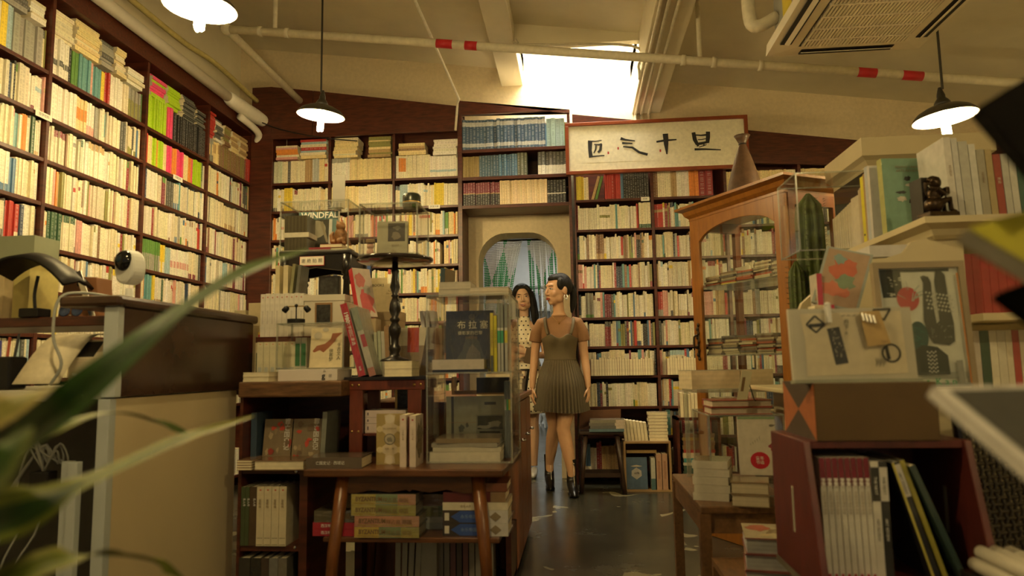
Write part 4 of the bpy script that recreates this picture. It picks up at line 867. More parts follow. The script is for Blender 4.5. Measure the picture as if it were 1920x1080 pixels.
t = thing('metal_bookend', 'tall brushed metal book end plate standing on the magazine in the acrylic case', 'book end', (-1.105, 3.16, Zb + .225))
MB().box(-.03, .03, -.002, .002, 0, .165).build('plate', mat('brushed_metal', (.50, .48, .42), .35, .8, var=.1), t); MB().box(-.03, .03, -.04, .002, 0, .003).build('foot', MATS['brushed_metal'], t)
# two-tier acrylic display
acrylic_box('acrylic_display', 'two-tier clear acrylic display case at the end of the table', -.548, -.243, 2.53, 2.87, TZ, 1.235, t=.005, mid=(.32,))
MZ = TZ + .32
t0 = 'inside the upper acrylic tier'
o = book('hardcover_book', 'black shrink-wrapped photography hardcover facing out in the upper acrylic tier', (-.415, 2.70, MZ), .185, .03, .235, (.028, .030, .026), 'face', tilt=(-.05, 0), film=True, prints=[([(.05, .02), (.35, .35), (.42, .55), (.55, .62), (.70, .5), (.78, .3), (.95, .02)], (.07, .072, .055)), ([(.38, .02), (.44, .30), (.52, .42), (.56, .46), (.60, .42), (.72, .32), (.76, .02)], (.14, .125, .085)), (disc(.55, .90, .07, .05), (.12, .10, .06))])
fr_text(o, '布 拉 塞', .034, M_GOLDINK, .105, .178); fr_text(o, '摄影家的巴黎', .016, M_GOLDINK, .095, .148); fr_text(o, '午夜影像', .012, M_BROWNINK, .10, .13)
o = book('hardcover_book', 'thick white book in glossy wrap lying in the upper acrylic tier', (-.435, 2.585, MZ + .012), .10, .036, .19, (.56, .50, .42), 'flat', film=True, page=PGC)
book('magazine', 'thin dark magazine under the thick white book', (-.43, 2.60, MZ), .10, .0115, .205, (.05, .05, .055), 'flat', hard=False, page=PGW)
x = -.312
for k, (w, c, sp, l) in enumerate(((.011, (.52, .44, .05), [(.1, .9, .0, .28, (.06, .07, .08))], 'slim yellow magazine with a dark foot in the upper acrylic tier'), (.011, (.55, .50, .03), [], 'slim all-yellow magazine in the upper acrylic tier'))):
    o = book('magazine', l, (x, 2.62, MZ), .15, w, .215 - .01 * k, c, 'spine', hard=False, sprints=sp); sp_text(o, '音像世界 电影杂志', .008, M_BROWNINK, .0055, .12, SP_DOWN); x += w + .002
for k, c in enumerate(((.04, .30, .16), (.04, .30, .16), (.58, .50, .06))):
    o = book('magazine', 'slim grey magazine with a %s spine block in the upper acrylic tier' % ('green' if k < 2 else 'yellow'), (x, 2.62, MZ), .15, .010, .25, (.20, .22, .21), 'spine', hard=False, group='grey magazines with green blocks' if k < 2 else None, sprints=[(0, 1, .42, .60, c), (0, 1, .60, .64, (.55, .55, .50)), (.1, .9, 0, .42, (.42, .42, .40))]); x += .0115 + (.003 if k == 1 else 0)
o = book('hardcover_book', 'pale green-grey cover with engraved plates facing out in the lower acrylic tier', (-.40, 2.80, TZ), .255, .02, .225, (.34, .35, .27), 'face', hard=False, page=PGG, prints=[(rect(.08, .12, .0, 1), (.06, .06, .07)), (rect(0, 1, .545, .549), (.35, .16, .12)), (rect(.47, .90, .34, .68), (.24, .25, .20)), (rect(.49, .88, .43, .66), (.03, .035, .03)), (blob(.76, .52, .1, .06, 21), (.36, .36, .3)), (blob(.60, .47, .1, .03, 22), (.30, .30, .24)), (rect(.52, .84, .365, .395), (.05, .05, .05)), (rect(.60, .78, .85, .90), (.08, .08, .08)), (blob(.24, .45, .04, .07, 23), (.10, .12, .10)), (blob(.33, .50, .02, .04, 24), (.12, .13, .11)), (blob(.40, .30, .025, .05, 25), (.10, .11, .09)), (blob(.96, .42, .035, .08, 26), (.12, .13, .11))])
t = thing('display_tray', 'open wooden tray with dark bottles under the upper acrylic tier', 'tray', (-.395, 2.80, TZ + .232))
M_TRAY = mat('honey_wood', (.38, .21, .07), .5, var=.2, scale=10)
MB().box(-.11, .12, -.012, .05, 0, .006).build('base', M_TRAY, t); MB().box(-.11, -.10, -.012, .05, .006, .07).build('side', M_TRAY, t); MB().box(-.01, .12, -.012, .05, .006, .066).build('dark_box', M_BLACKWOOD, t); MB().box(-.10, -.01, -.012, .0, .006, .016).build('rail', M_TRAY, t)
z = TZ
for k, (tt, c, l) in enumerate(((.038, (.58, .54, .44), 'thick white-edged album at the bottom of the magazine pile in acrylic'), (.016, (.50, .47, .38), 'dog-eared white magazine second from the bottom in acrylic'), (.014, (.30, .28, .24), 'grey-edged magazine third from the bottom in acrylic'), (.016, (.20, .15, .09), 'brown photo magazine topping the pile in acrylic'))):
    book('magazine', l, (-.415 + .006 * (k % 2), 2.645, z), .20, tt, .255 - .008 * k, c, 'flat', hard=False, page=PGW if k < 2 else PGG, rz=(.0, .02, -.02, .05)[k]); z += tt + .0004
x = -.262
for k in range(3): book('magazine', 'slim dark magazine with a yellow and green spine block in the lower acrylic tier', (x - .001, 2.75 - .001 * k, TZ), .15, .0075, .285, (.10, .12, .14), 'spine', hard=False, group='slim magazines in the lower acrylic tier', sprints=[(0, 1, .62, .76, ((.55, .48, .03), (.04, .28, .10), (.3, .3, .3))[k])]) ; x -= .0082
# on top of the acrylic display
DZ = 1.235
z = DZ
for k in range(2): book('paperback', 'grey paper block stacked on the acrylic display, %s' % ('lower' if k == 0 else 'upper with a dark curling cover'), (-.455, 2.66, z), .13, .028, .125 - .004 * k, (.40, .36, .28), 'fore', hard=False, page=(.46, .42, .34)); z += .0285
z = DZ
for k in range(2): book('paperback', 'cream block lying on the acrylic display beside the grey blocks, %s' % ('lower, in film' if k == 0 else 'upper'), (-.325, 2.66, z), .14, .016, .145, (.52, .46, .34), 'fore', hard=False, page=(.52, .46, .36)); z += .0165
book('hardcover_book', 'old blue-spined tall book standing beyond the acrylic display', (-.525, 2.82, DZ), .10, .02, .135, (.05, .075, .09), 'spine', rz=-.25, prints=[(rect(0, 1, 0, 1), (.16, .13, .08))], tilt=(0, .05))
# desk items under the table: vintage radio-like case and floor shelf
t = thing('folding_rack', 'pale folded metal rack with rivets standing under the table', 'rack', (-.66, 2.70, 0))
for k in range(4): MB().prism([(-.02, 0), (.0, 0), (.012, .36), (-.008, .36)], -.004, .004).build('slat', mat('pale_painted_metal', (.44, .43, .36), .45), t, (-.03 + .022 * k, 0, 0), (0, .015 * (k - 1.5), 0))
for k in range(4):
    for z in (.04, .18, .345): MB().lathe([(.004, 0), (.003, .003), (0, .004)], 8).build('rivet', M_BLACK, t, (-.038 + .022 * k + .02 * z, -.004, z), (PI / 2, 0, 0))
MB().box(.05, .11, .0, .12, 0, .36).build('side', MATS['pale_painted_metal'], t)
t = thing('low_crate', 'dark low book crate on the floor beneath the table', 'crate', (-.42, 2.84, 0)); MB().box(-.25, .15, -.12, .12, .15, .17).build('shelf', M_TABLE, t)
for s in (-.25, .13): MB().box(s, s + .02, -.12, .12, 0, .35).build('side', M_MAHOG, t)
MB().box(-.25, .15, .10, .12, 0, .35).build('back', M_MAHOG, t)
for k in range(12):
    g = random.Random(k); c = g.choice([(.12, .09, .07), (.30, .27, .21), (.22, .10, .09), (.34, .31, .25)]); book('paperback', 'dull spine in the low crate under the table', (-.625 + .024 * k + .01, 2.80, .17), .12, .02, .15 + .01 * g.random(), c, 'spine', hard=False, group='books in the low crate')
# ================================================================== island cabinet with drawers
M_ORW = mat('orange_brown_veneer', (.25, .075, .018), .35, var=.2, scale=5, stretch=(9, 9, 1.2))
t = thing('island_cabinet', 'orange-brown island cabinet with doors and steel pulls along the aisle', 'cabinet', (-.62, 3.72, 0))
MB().box(-.30, .30, -.72, .68, .03, .80).build('body', M_ORW, t)
MB().box(-.32, .325, -.74, .70, .80, .828).build('worktop', M_ORW, t, bevel=.003)
MB().box(-.28, .28, -.70, .66, 0, .03).build('plinth', M_BLACK, t)
for k in range(4):
    d = MB().box(.30, .316, -.71 + .347 * k, -.71 + .341 * (k + 1), .04, .79).build('door', M_ORW, t, bevel=.003)
    MB().tube(bezier([(.316, -.40 + .347 * k, .60), (.335, -.40 + .347 * k, .60), (.340, -.43 + .347 * k, .60), (.335, -.46 + .347 * k, .60), (.316, -.46 + .347 * k, .60)], 4), .0045, 8).build('handle', M_STEEL, d, smooth=True)
g = random.Random(5); z0 = .828
for k, (y, n) in enumerate(((3.25, 4), (3.55, 5), (3.85, 6), (4.12, 5))):
    z = z0
    for i in range(n):
        tt = g.uniform(.014, .03); c = g.choice([(.30, .05, .04), (.58, .50, .36), (.40, .30, .18), (.62, .58, .48), (.10, .10, .10), (.5, .46, .4)])
        book('paperback', 'paperback in the island pile %s, %s' % (('nearest the table', 'before the tilted frame', 'beside the dress', 'at the far end')[k].replace('nearest', 'next to'), ('bottom', 'second', 'third', 'fourth', 'fifth', 'sixth')[i]), (-.40 + .02 * g.random(), y, z), .14, tt, .19, c, 'flat', rz=PI / 2 + g.uniform(-.1, .1), hard=False); z += tt + .0003
t = thing('framed_print', 'small black-framed print propped on the island cabinet', 'picture', (-.345, 4.30, .828), rz=-1.2)
MB().box(-.08, .08, -.006, .006, 0, .13).build('frame', M_BLACK, t, rot=(-.15, 0, 0)); MB().box(-.065, .065, -.0075, -.006, .015, .115).build('print', mat('pale_print', (.55, .50, .38), .5, var=.3, scale=30), t, rot=(-.15, 0, 0))
# ================================================================== glass cabinet
M_HONEY = mat('honey_varnished_wood', (.34, .125, .016), .30, var=.16, scale=5, stretch=(7, 7, 1.2), coat=.3)
M_SIDEW = mat('red_brown_varnish', (.16, .045, .014), .25, var=.2, scale=5, stretch=(7, 7, 1.2), coat=.3)
L0, R0 = Vector((.69, 4.30, 0)), Vector((1.06, 3.60, 0)); ax = (R0 - L0).normalized(); rzc = math.atan2(ax.y, ax.x); CW = (R0 - L0).length; CDP = .36
def cabw(x, y, z): return L0 + ax * x + Vector((-ax.y, ax.x, 0)) * y + Vector((0, 0, z))
t = thing('glass_cabinet', 'honey-coloured wooden display cabinet with an arched glass door', 'cabinet', L0, rz=rzc)
CH = 1.85
for x in (0, CW - .03):
    for y in (.02, CDP - .04): MB().box(x, x + .03, y, y + .04, .12, CH).build('corner_post', M_SIDEW, t)
    MB().box(x, x + .03, .06, CDP - .04, .12, .20).build('side_rail', M_SIDEW, t); MB().box(x, x + .03, .06, CDP - .04, CH - .08, CH).build('side_rail', M_SIDEW, t)
    MB().box(x + .012, x + .015, .055, CDP - .035, .19, CH - .07).build('side_glass', M_GLASS, t)
MB().box(-.012, CW + .012, -.012, CDP, 0, .13).build('plinth', M_HONEY, t, bevel=.004)
MB().box(.03, CW - .03, .02, CDP, .13, .15).build('bottom_board', M_HONEY, t)
MB().box(0, CW, .0, CDP, CH - .02, CH).build('top_board', M_HONEY, t)
cn = MB()
for i, (o1, z1, o2, z2) in enumerate(((.0, CH - .005, .018, CH + .012), (.018, CH + .012, .028, CH + .035), (.028, CH + .035, .06, CH + .048), (.06, CH + .048, .06, CH + .062))):
    cn.add([(-o1, -o1, z1), (CW + o1, -o1, z1), (CW + o1, CDP, z1), (-o1, CDP, z1), (-o2, -o2, z2), (CW + o2, -o2, z2), (CW + o2, CDP, z2), (-o2, CDP, z2)], [(0, 1, 5, 4), (1, 2, 6, 5), (3, 0, 4, 7)])
cn.add([(-.06, -.06, CH + .062), (CW + .06, -.06, CH + .062), (CW + .06, CDP, CH + .062), (-.06, CDP, CH + .062)], [(0, 1, 2, 3)])
cn.build('cornice', M_HONEY, t)
# door
ST = .085
fr = MB(); fr.box(.004, ST, 0, .022, .14, CH - .02); fr.box(CW - ST, CW - .004, 0, .022, .14, CH - .02); fr.box(ST, CW - ST, 0, .022, .14, .26)
n = 14; arc = []
for k in range(n + 1): u = -1 + 2 * k / n; arc.append((CW / 2 + u * (CW / 2 - ST), CH - .19 + .11 * math.sqrt(max(0, 1 - .92 * u * u)) ))
fr.prism([(CW - ST, CH - .02), (ST, CH - .02)] + arc, 0, .022)
door = fr.build('door', M_HONEY, t, bevel=.003)
MB().box(ST - .01, CW - ST + .01, .009, .013, .25, CH - .06).build('glass_pane', M_GLASS, door)
h = MB(); hx = .045
h.box(hx - .008, hx + .008, -.004, 0, 1.00, 1.20)
for k in range(9): h.ell((hx + .006 * (-1) ** k, -.006, 1.0 + .025 * k), (.010, .005, .011), 8, 6)
h.tube(bezier([(hx, -.004, 1.14), (hx, -.03, 1.13), (hx, -.034, 1.10), (hx, -.03, 1.07), (hx, -.004, 1.06)], 4), .006, 8)
h.build('handle', mat('aged_bronze', (.06, .04, .02), .4, .6), door, smooth=True)
CSH = [.70, 1.02, 1.42]
for z in CSH: MB().box(.03, CW - .03, .03, CDP - .01, z - .006, z).build('glass_shelf', M_ACEDGE, t)
MB().box(.03, CW - .03, CDP - .006, CDP - .002, .15, CH - .02).build('glass_back', M_GLASS, t)
# disc cases stacked on the shelves
cds = []
g = random.Random(11)
CDC = [(.30, .25, .16), (.45, .38, .24), (.16, .10, .06), (.36, .10, .05), (.52, .46, .30), (.10, .09, .08), (.24, .20, .14), (.55, .44, .05)]
cdm = {}
for c in CDC:
    mb = MB(); mb.box(-.062, .062, -.07, .07, 0, .0105, c); mb.box(-.0625, -.055, -.0705, .0705, .0004, .0101, tuple(q * .4 for q in c))
    me = mb.mesh('disc_case'); me.materials.append(M_GLOSS); cdm[c] = me
CN = {CDC[0]: 'khaki', CDC[1]: 'straw', CDC[2]: 'brown', CDC[3]: 'red', CDC[4]: 'cream', CDC[5]: 'black', CDC[6]: 'umber', CDC[7]: 'yellow'}
for si, z in enumerate(CSH):
    for col in range(5):
        nn = (6, 9, 8)[si] + g.randint(-2, 1)
        for i in range(nn):
            c = g.choice(CDC[:7]) if i else g.choice(CDC)
            o = bpy.data.objects.new('disc_case', cdm[c]); COL.objects.link(o)
            o.location = cabw(.115 + .138 * col + g.uniform(-.004, .004), .13 + g.uniform(-.01, .01), z + .0107 * i); o.rotation_euler = (0, 0, rzc + g.uniform(-.06, .06))
            l = '%s disc case on the %s glass shelf of the cabinet, %s pile' % (CN[c], ('lowest', 'middle', 'top')[si], ('handle-side', 'second', 'central', 'fourth', 'hinge-side')[col]); tag(o, l, 'disc case', l)
for k, (x, w, hh, c) in enumerate(((.18, .12, .12, (.56, .50, .36)), (.60, .12, .075, (.55, .45, .26)), (.42, .11, .09, (.30, .34, .34)))):
    o = MB().box(-w / 2, w / 2, -.006, .006, 0, hh, c).build('postcard', M_PAPER, None, cabw(x, .24, CSH[2] + .0), (-.0, 0, rzc)); tag(o, ('cream botanical', 'ochre', 'grey-blue')[k] + ' card propped behind the discs on the top glass shelf', 'card')
t = thing('leather_cone', 'brown leather cone sculpture with a flared top on the glass cabinet', 'sculpture', cabw(.30, .18, CH + .062))
MB().lathe([(.115, 0), (.105, .04), (.075, .16), (.045, .26), (.022, .325), (.020, .335), (.034, .365), (.046, .385), (.040, .386), (.0, .36)], 28).build('cone', mat('brown_leather', (.12, .065, .035), .45, var=.2, scale=30, bump=.1), t, smooth=True)
MB().lathe([(.02, .328), (.024, .332), (.02, .338)], 20).build('collar', M_BLACK, t, smooth=True)
MB().tube([(0, 0, .36), (.002, 0, .40)], .002, 6).build('wick', M_BLACK, t)

# ================================================================== framed calligraphy
M_FRAMEW = mat('red_brown_frame', (.26, .055, .015), .35, var=.15, scale=8)
t = thing('calligraphy_frame', 'long framed ink calligraphy of four large characters above the back bookcase', 'picture', (.70, 5.90, 2.59), rz=0)
w, hh = 1.53, .455
for nme, b in (('frame_rail', (-w / 2, w / 2, -.025, .01, 0, .03)), ('frame_rail', (-w / 2, w / 2, -.025, .01, hh - .03, hh)), ('frame_stile', (-w / 2, -w / 2 + .03, -.025, .01, .03, hh - .03)), ('frame_stile', (w / 2 - .03, w / 2, -.025, .01, .03, hh - .03))): MB().box(*b).build(nme, M_FRAMEW, t, bevel=.003)
MB().box(-w / 2 + .03, w / 2 - .03, -.008, .005, .03, hh - .03, (.74, .70, .55)).build('mount', M_PAPER, t)
MB().box(-.60, .62, -.009, -.008, .10, .34, (.77, .73, .58)).build('paper', M_PAPER, t)
inks = [MB()]; sc = 1.53 / (1785 - 697)
def ip(x, y): return ((x - 697) * sc - w / 2, -.0105, (445 - y) * sc * .98 + .008)
def stroke(pts, wd, k=[0]):
    k[0] += 1; P = [Vector(ip(*p)) for p in pts]; wd = [q * sc * 1.35 for q in wd]; vs = []
    for i, p in enumerate(P):
        d = (P[min(i + 1, len(P) - 1)] - P[max(i - 1, 0)]).normalized(); nrm = Vector((-d.z, 0, d.x)); y = Vector((0, -.0002 * k[0], 0))
        vs += [p + nrm * wd[i] / 2 + y, p - nrm * wd[i] / 2 + y]
    inks[-1].add(vs, [(2 * i, 2 * i + 1, 2 * i + 3, 2 * i + 2) for i in range(len(P) - 1)], (.02, .018, .015))
stroke([(848, 238), (846, 300), (850, 345)], [20, 16, 18]); stroke([(835, 240), (880, 243), (918, 238)], [7, 5, 4]); stroke([(838, 340), (880, 338), (932, 336)], [9, 6, 5])
stroke([(872, 262), (900, 266), (918, 262)], [6, 8, 9]); stroke([(914, 262), (908, 300), (893, 315)], [11, 12, 9]); stroke([(884, 264), (880, 295), (868, 318)], [8, 7, 4])
inks.append(MB()); stroke([(1032, 232), (1060, 242), (1118, 252)], [14, 9, 5]); stroke([(1040, 262), (1070, 265), (1102, 268)], [10, 8, 6]); stroke([(1045, 285), (1100, 293), (1140, 325), (1190, 342)], [6, 10, 11, 12])
inks.append(MB()); stroke([(1245, 264), (1290, 258), (1365, 255)], [9, 10, 6]); stroke([(1300, 215), (1302, 280), (1304, 345)], [24, 20, 5])
inks.append(MB()); stroke([(1466, 215), (1472, 260), (1486, 292)], [16, 18, 14]); stroke([(1480, 290), (1520, 285), (1552, 278)], [12, 12, 10]); stroke([(1552, 214), (1550, 250), (1545, 285)], [18, 18, 16]); stroke([(1475, 232), (1510, 236), (1545, 234)], [6, 7, 8]); stroke([(1490, 262), (1515, 262), (1540, 258)], [4, 4, 4])
stroke([(1482, 298), (1495, 296)], [12, 9]); stroke([(1520, 304), (1528, 294)], [5, 8]); stroke([(1468, 322), (1530, 324), (1622, 332)], [10, 8, 5]); stroke([(1495, 310), (1540, 296)], [4, 4])
for q in inks: q.build('brush_character', M_INK, t)
sl = MB()
for x, y in ((955, 320), (1015, 294), (1266, 320)): a = ip(x - 4, y + 8); b = ip(x + 5, y - 8); sl.add([(a[0], -.0105, a[2]), (b[0], -.0105, a[2]), (b[0], -.0105, b[2]), (a[0], -.0105, b[2])], [(0, 1, 2, 3)])
sl.build('seal', M_RINK, t)

# ================================================================== cream cabinet and what stands on it
M_CREAMP = mat('cream_furniture_paint', (.54, .46, .28), .45, var=.05, scale=6)
t = thing('cream_hutch', 'cream painted hutch with a moulded cornice and curved side', 'cabinet', (1.2, 2.4, 0))
MB().box(-.45, .55, -.55, .45, 0, .87).build('base', M_CREAMP, t); MB().box(-.545, .57, -.57, .47, .87, .885).build('counter_top', M_CREAMP, t, bevel=.004)
cv = [(-.545, .885), (-.545, 1.11), (-.53, 1.145), (-.50, 1.172), (-.45, 1.195), (-.415, 1.22), (-.40, 1.255), (-.36, 1.27), (-.28, 1.275), (-.23, 1.29), (-.205, 1.32), (-.15, 1.335), (-.06, 1.335), (-.06, .885)]
MB().prism(cv, -.23, -.205).build('side_panel', M_CREAMP, t); MB().box(-.06, -.04, .38, .40, .885, 1.335).build('rear_post', M_CREAMP, t)
MB().box(-.06, .55, .40, .42, .885, 1.335).build('back_panel', M_CREAMP, t)
MB().box(-.06, .55, -.30, .40, 1.078, 1.100).build('shelf', M_CREAMP, t, bevel=.002)
cn = MB()
for (o1, z1, o2, z2) in ((.0, 1.325, .012, 1.335), (.012, 1.335, .02, 1.352), (.02, 1.352, .05, 1.366), (.05, 1.366, .05, 1.385)):
    x0, x1, y0, y1 = -.14, .55, -.24, .55
    cn.add([(x0 - o1, y0 - o1, z1), (x1, y0 - o1, z1), (x1, y1, z1), (x0 - o1, y1, z1), (x0 - o2, y0 - o2, z2), (x1, y0 - o2, z2), (x1, y1, z2), (x0 - o2, y1, z2)], [(0, 1, 5, 4), (3, 0, 4, 7), (2, 3, 7, 6), (0, 3, 2, 1)])
cn.add([(-.19, -.29, 1.385), (.55, -.29, 1.385), (.55, .55, 1.385), (-.19, .55, 1.385)], [(0, 1, 2, 3)])
cn.build('cornice', M_CREAMP, t)
CZ = 1.385
o = book('hardcover_book', 'teal journal with flying cranes printed on its cover, atop the cream hutch', (1.125, 2.43, CZ), .198, .028, .26, (.17, .30, .22), 'face', rz=.12, spine=(.34, .34, .12), tilt=(-.02, 0), prints=[(blob(.42, .73, .06, .035, 1), (.03, .03, .03)), (blob(.50, .64, .10, .035, 2), (.52, .48, .40)), (blob(.66, .65, .04, .03, 3), (.45, .05, .04)), (blob(.30, .55, .09, .02, 4), (.03, .03, .03)), (blob(.28, .46, .08, .035, 5), (.50, .46, .38)), (blob(.46, .43, .05, .03, 6), (.03, .03, .03))])
lettering('PEKING UNIVERSITY\nARTS REVIEW  Vol.2', .0125, M_BROWNINK, o, (.10, -.003, .222)); lettering('北大', .014, M_INK, o, (.10, -.003, .075))
# bronze angel seated figure
t = thing('bronze_statuette', 'small dark bronze statuette of a seated curly-haired child reading', 'statuette', (1.085, 2.18, CZ), rz=.2)
f = MB(); f.box(-.05, .045, -.03, .03, 0, .022); f.ell((-.015, 0, .045), (.028, .024, .026)); f.ell((-.012, 0, .078), (.019, .018, .026)); f.ell((-.008, -.004, .112), (.017, .017, .018))
g = random.Random(3)
for k in range(26): a = g.uniform(0, 2 * PI); e = g.uniform(.0, 1.4); f.ell((-.010 + .017 * math.cos(a) * math.cos(e), .002 + .017 * math.sin(a) * math.cos(e), .116 + .015 * math.sin(e)), .0062, 6, 4)
for s in (-1, 1):
    f.tube([(-.012, .018 * s, .092), (.004, .024 * s, .075), (.024, .008 * s, .078)], [.009, .007, .005], 8)
    f.tube([(-.01, .012 * s, .05), (.028, .014 * s, .062 if s < 0 else .05), (.030, .014 * s, .030), (.046, .016 * s, .024)], [.013, .010, .007, .005], 8)
f.box(.018, .030, -.016, .016, .078, .10); f.tube([(-.03, -.01, .09), (-.05, -.018, .11), (-.048, -.014, .07)], [.006, .008, .003], 8, flat=.5)
remeshed('figure', f, mat('dark_bronze', (.055, .032, .014), .35, .7, var=.3, scale=50), t, vox=.0022, smooth=2)
o = MB().box(-.01, .01, -.03, .03, 0, .135, (.10, .07, .045)).build('book_end', M_BLACKWOOD, None, (1.052, 2.22, CZ), (0, 0, .12)); tag(o, 'dark wooden book end behind the bronze statuette', 'book end')
CB = [(.44, .36, .22), (.52, .44, .30), (.58, .56, .40), (.46, .42, .34), (.40, .28, .12), (.50, .42, .28)]
y = 2.475
ST2 = [(.018, .255, (.56, .53, .50), 'tall grey-white catalogue'), (.026, .26, (.44, .46, .48), 'tall pale blue-grey catalogue'), (.014, .24, (.36, .24, .10), 'tan slim paperback'), (.026, .235, (.62, .54, .02), 'bright yellow paperback'), (.012, .20, (.40, .30, .18), 'thin brown booklet'), (.012, .195, (.46, .38, .26), 'thin khaki booklet'), (.07, .18, (.56, .49, .36), 'thick cream block book')]
for k, (tt, hh, c, l) in enumerate(ST2):
    book('paperback', '%s standing on the cream hutch cornice' % l, (1.085, y + tt / 2, CZ), .14, tt * .96, hh, c, 'spine', rz=-PI / 2, hard=False, page=PGW, sprints=[(.3, .7, .1, .13, (.1, .09, .05))] if k == 3 else ()); y += tt
for k in range(9):
    tt = .02; book('paperback', 'pale paperback in the row inside the clear tray on the hutch', (1.085, y + .012 + tt / 2, CZ), .13, tt * .95, .172 - .003 * k, (.50, .44, .31), 'spine', rz=-PI / 2, hard=False, group='pale paperbacks in the clear tray'); y += tt + .002
acrylic_box('acrylic_tray', 'open clear acrylic box overhanging the cream hutch cornice', .84, 1.24, 2.705, 2.945, CZ, CZ + .30)
x = 1.135
for k, (tt, hh, c, l) in enumerate(((.022, .265, (.56, .54, .50), 'tall white magazine with grey type'), (.018, .262, (.48, .48, .46), 'silver wrapped magazine'), (.028, .25, (.40, .40, .36), 'grey wrapped magazine'), (.02, .24, (.50, .50, .46), 'pale wrapped magazine'), (.024, .222, (.30, .28, .22), 'grey illustrated book'), (.02, .222, (.34, .27, .14), 'tan spine book'), (.022, .205, (.26, .05, .04), 'dark red book'), (.02, .205, (.40, .40, .37), 'light grey book'), (.02, .2, (.46, .46, .42), 'pearl grey book'), (.018, .2, (.04, .10, .08), 'deep green book'), (.02, .2, (.5, .48, .42), 'off-white book'), (.02, .2, (.3, .2, .1), 'brown book'))):
    o = book('magazine' if k < 4 else 'hardcover_book', '%s on the cream hutch beside the statuette' % l, (x + tt / 2, 2.30, CZ), .17, tt * .95, hh, c, 'spine', hard=False, page=PGW, tilt=(0, -.03)); x += tt + .001
    if k in (0, 4, 6): sp_text(o, 'REVIEW' if k != 6 else '史记', .010, M_BROWNINK if k != 6 else M_GOLDINK, tt / 2, hh * .6, SP_DOWN)
# shelf books at the open side
x = 1.155
for k in range(8): book('hardcover_book', 'dark red set volume on the open shelf of the cream hutch', (x + .012, 2.28, 1.10), .15, .0225, .185, (.30, .035, .03), 'spine', group='dark red set in the cream hutch'); x += .0235
book('hardcover_book', 'grey thick book leaning beside the dark red set', (1.150 - .022, 2.26, 1.10), .15, .028, .20, (.36, .31, .26), 'spine', tilt=(0, -.08)) 
x = 1.145
for k, (tt, c) in enumerate(((.020, (.46, .45, .40)), (.022, (.55, .50, .44)), (.026, (.05, .10, .07)), (.022, (.58, .55, .44)), (.024, (.54, .51, .41)), (.018, (.55, .5, .38)), (.02, (.35, .06, .05)), (.02, (.5, .45, .35)), (.02, (.2, .2, .2)))):
    book('paperback', ('silver', 'pinkish white', 'bottle green', 'cream', 'ivory', 'buff', 'scarlet', 'beige', 'slate')[k] + ' book under the open shelf of the cream hutch', (x + tt / 2, 2.29, .885), .15, tt * .95, .17, c, 'spine', hard=False); x += tt
o = MB().box(-.065, .065, -.06, .06, 0, .035, (.50, .48, .46)).build('paper_ream', M_PAPER, None, (.965, 2.22, 1.275 + .0)); tag(o, 'grey-white paper ream tucked under the cornice', 'paper'); o.location = (.945, 2.245, 1.281)
# tall cream cabinet with glass
t = thing('cream_cabinet', 'tall cream cabinet with moulded top and dark glass doors behind the hutch', 'cabinet', (1.66, 3.33, 0))
MB().box(-.38, .10, -.20, .22, 0, 1.83).build('body', M_CREAMP, t)
cn = MB()
for (o1, z1, o2, z2) in ((.0, 1.82, .015, 1.84), (.015, 1.84, .035, 1.855), (.035, 1.855, .035, 1.935)): cn.add([(-.38 - o1, -.2 - o1, z1), (.10 + o1, -.2 - o1, z1), (.10 + o1, .22, z1), (-.38 - o1, .22, z1), (-.38 - o2, -.2 - o2, z2), (.10 + o2, -.2 - o2, z2), (.10 + o2, .22, z2), (-.38 - o2, .22, z2)], [(0, 1, 5, 4), (1, 2, 6, 5), (3, 0, 4, 7)])
cn.add([(-.415, -.235, 1.935), (.135, -.235, 1.935), (.135, .22, 1.935), (-.415, .22, 1.935)], [(0, 1, 2, 3)]); cn.build('cornice', M_CREAMP, t)
MB().box(-.386, -.380, -.18, .20, .95, 1.80).build('side_glass', mat('dark_cabinet_glass', (.03, .035, .035), .06, var=.2), t)
for s in (-.35, -.13): MB().box(s, s + .20, -.206, -.200, .95, 1.80).build('glass_pane', mat('dark_cabinet_glass', (.03, .035, .035), .06, var=.2), t)
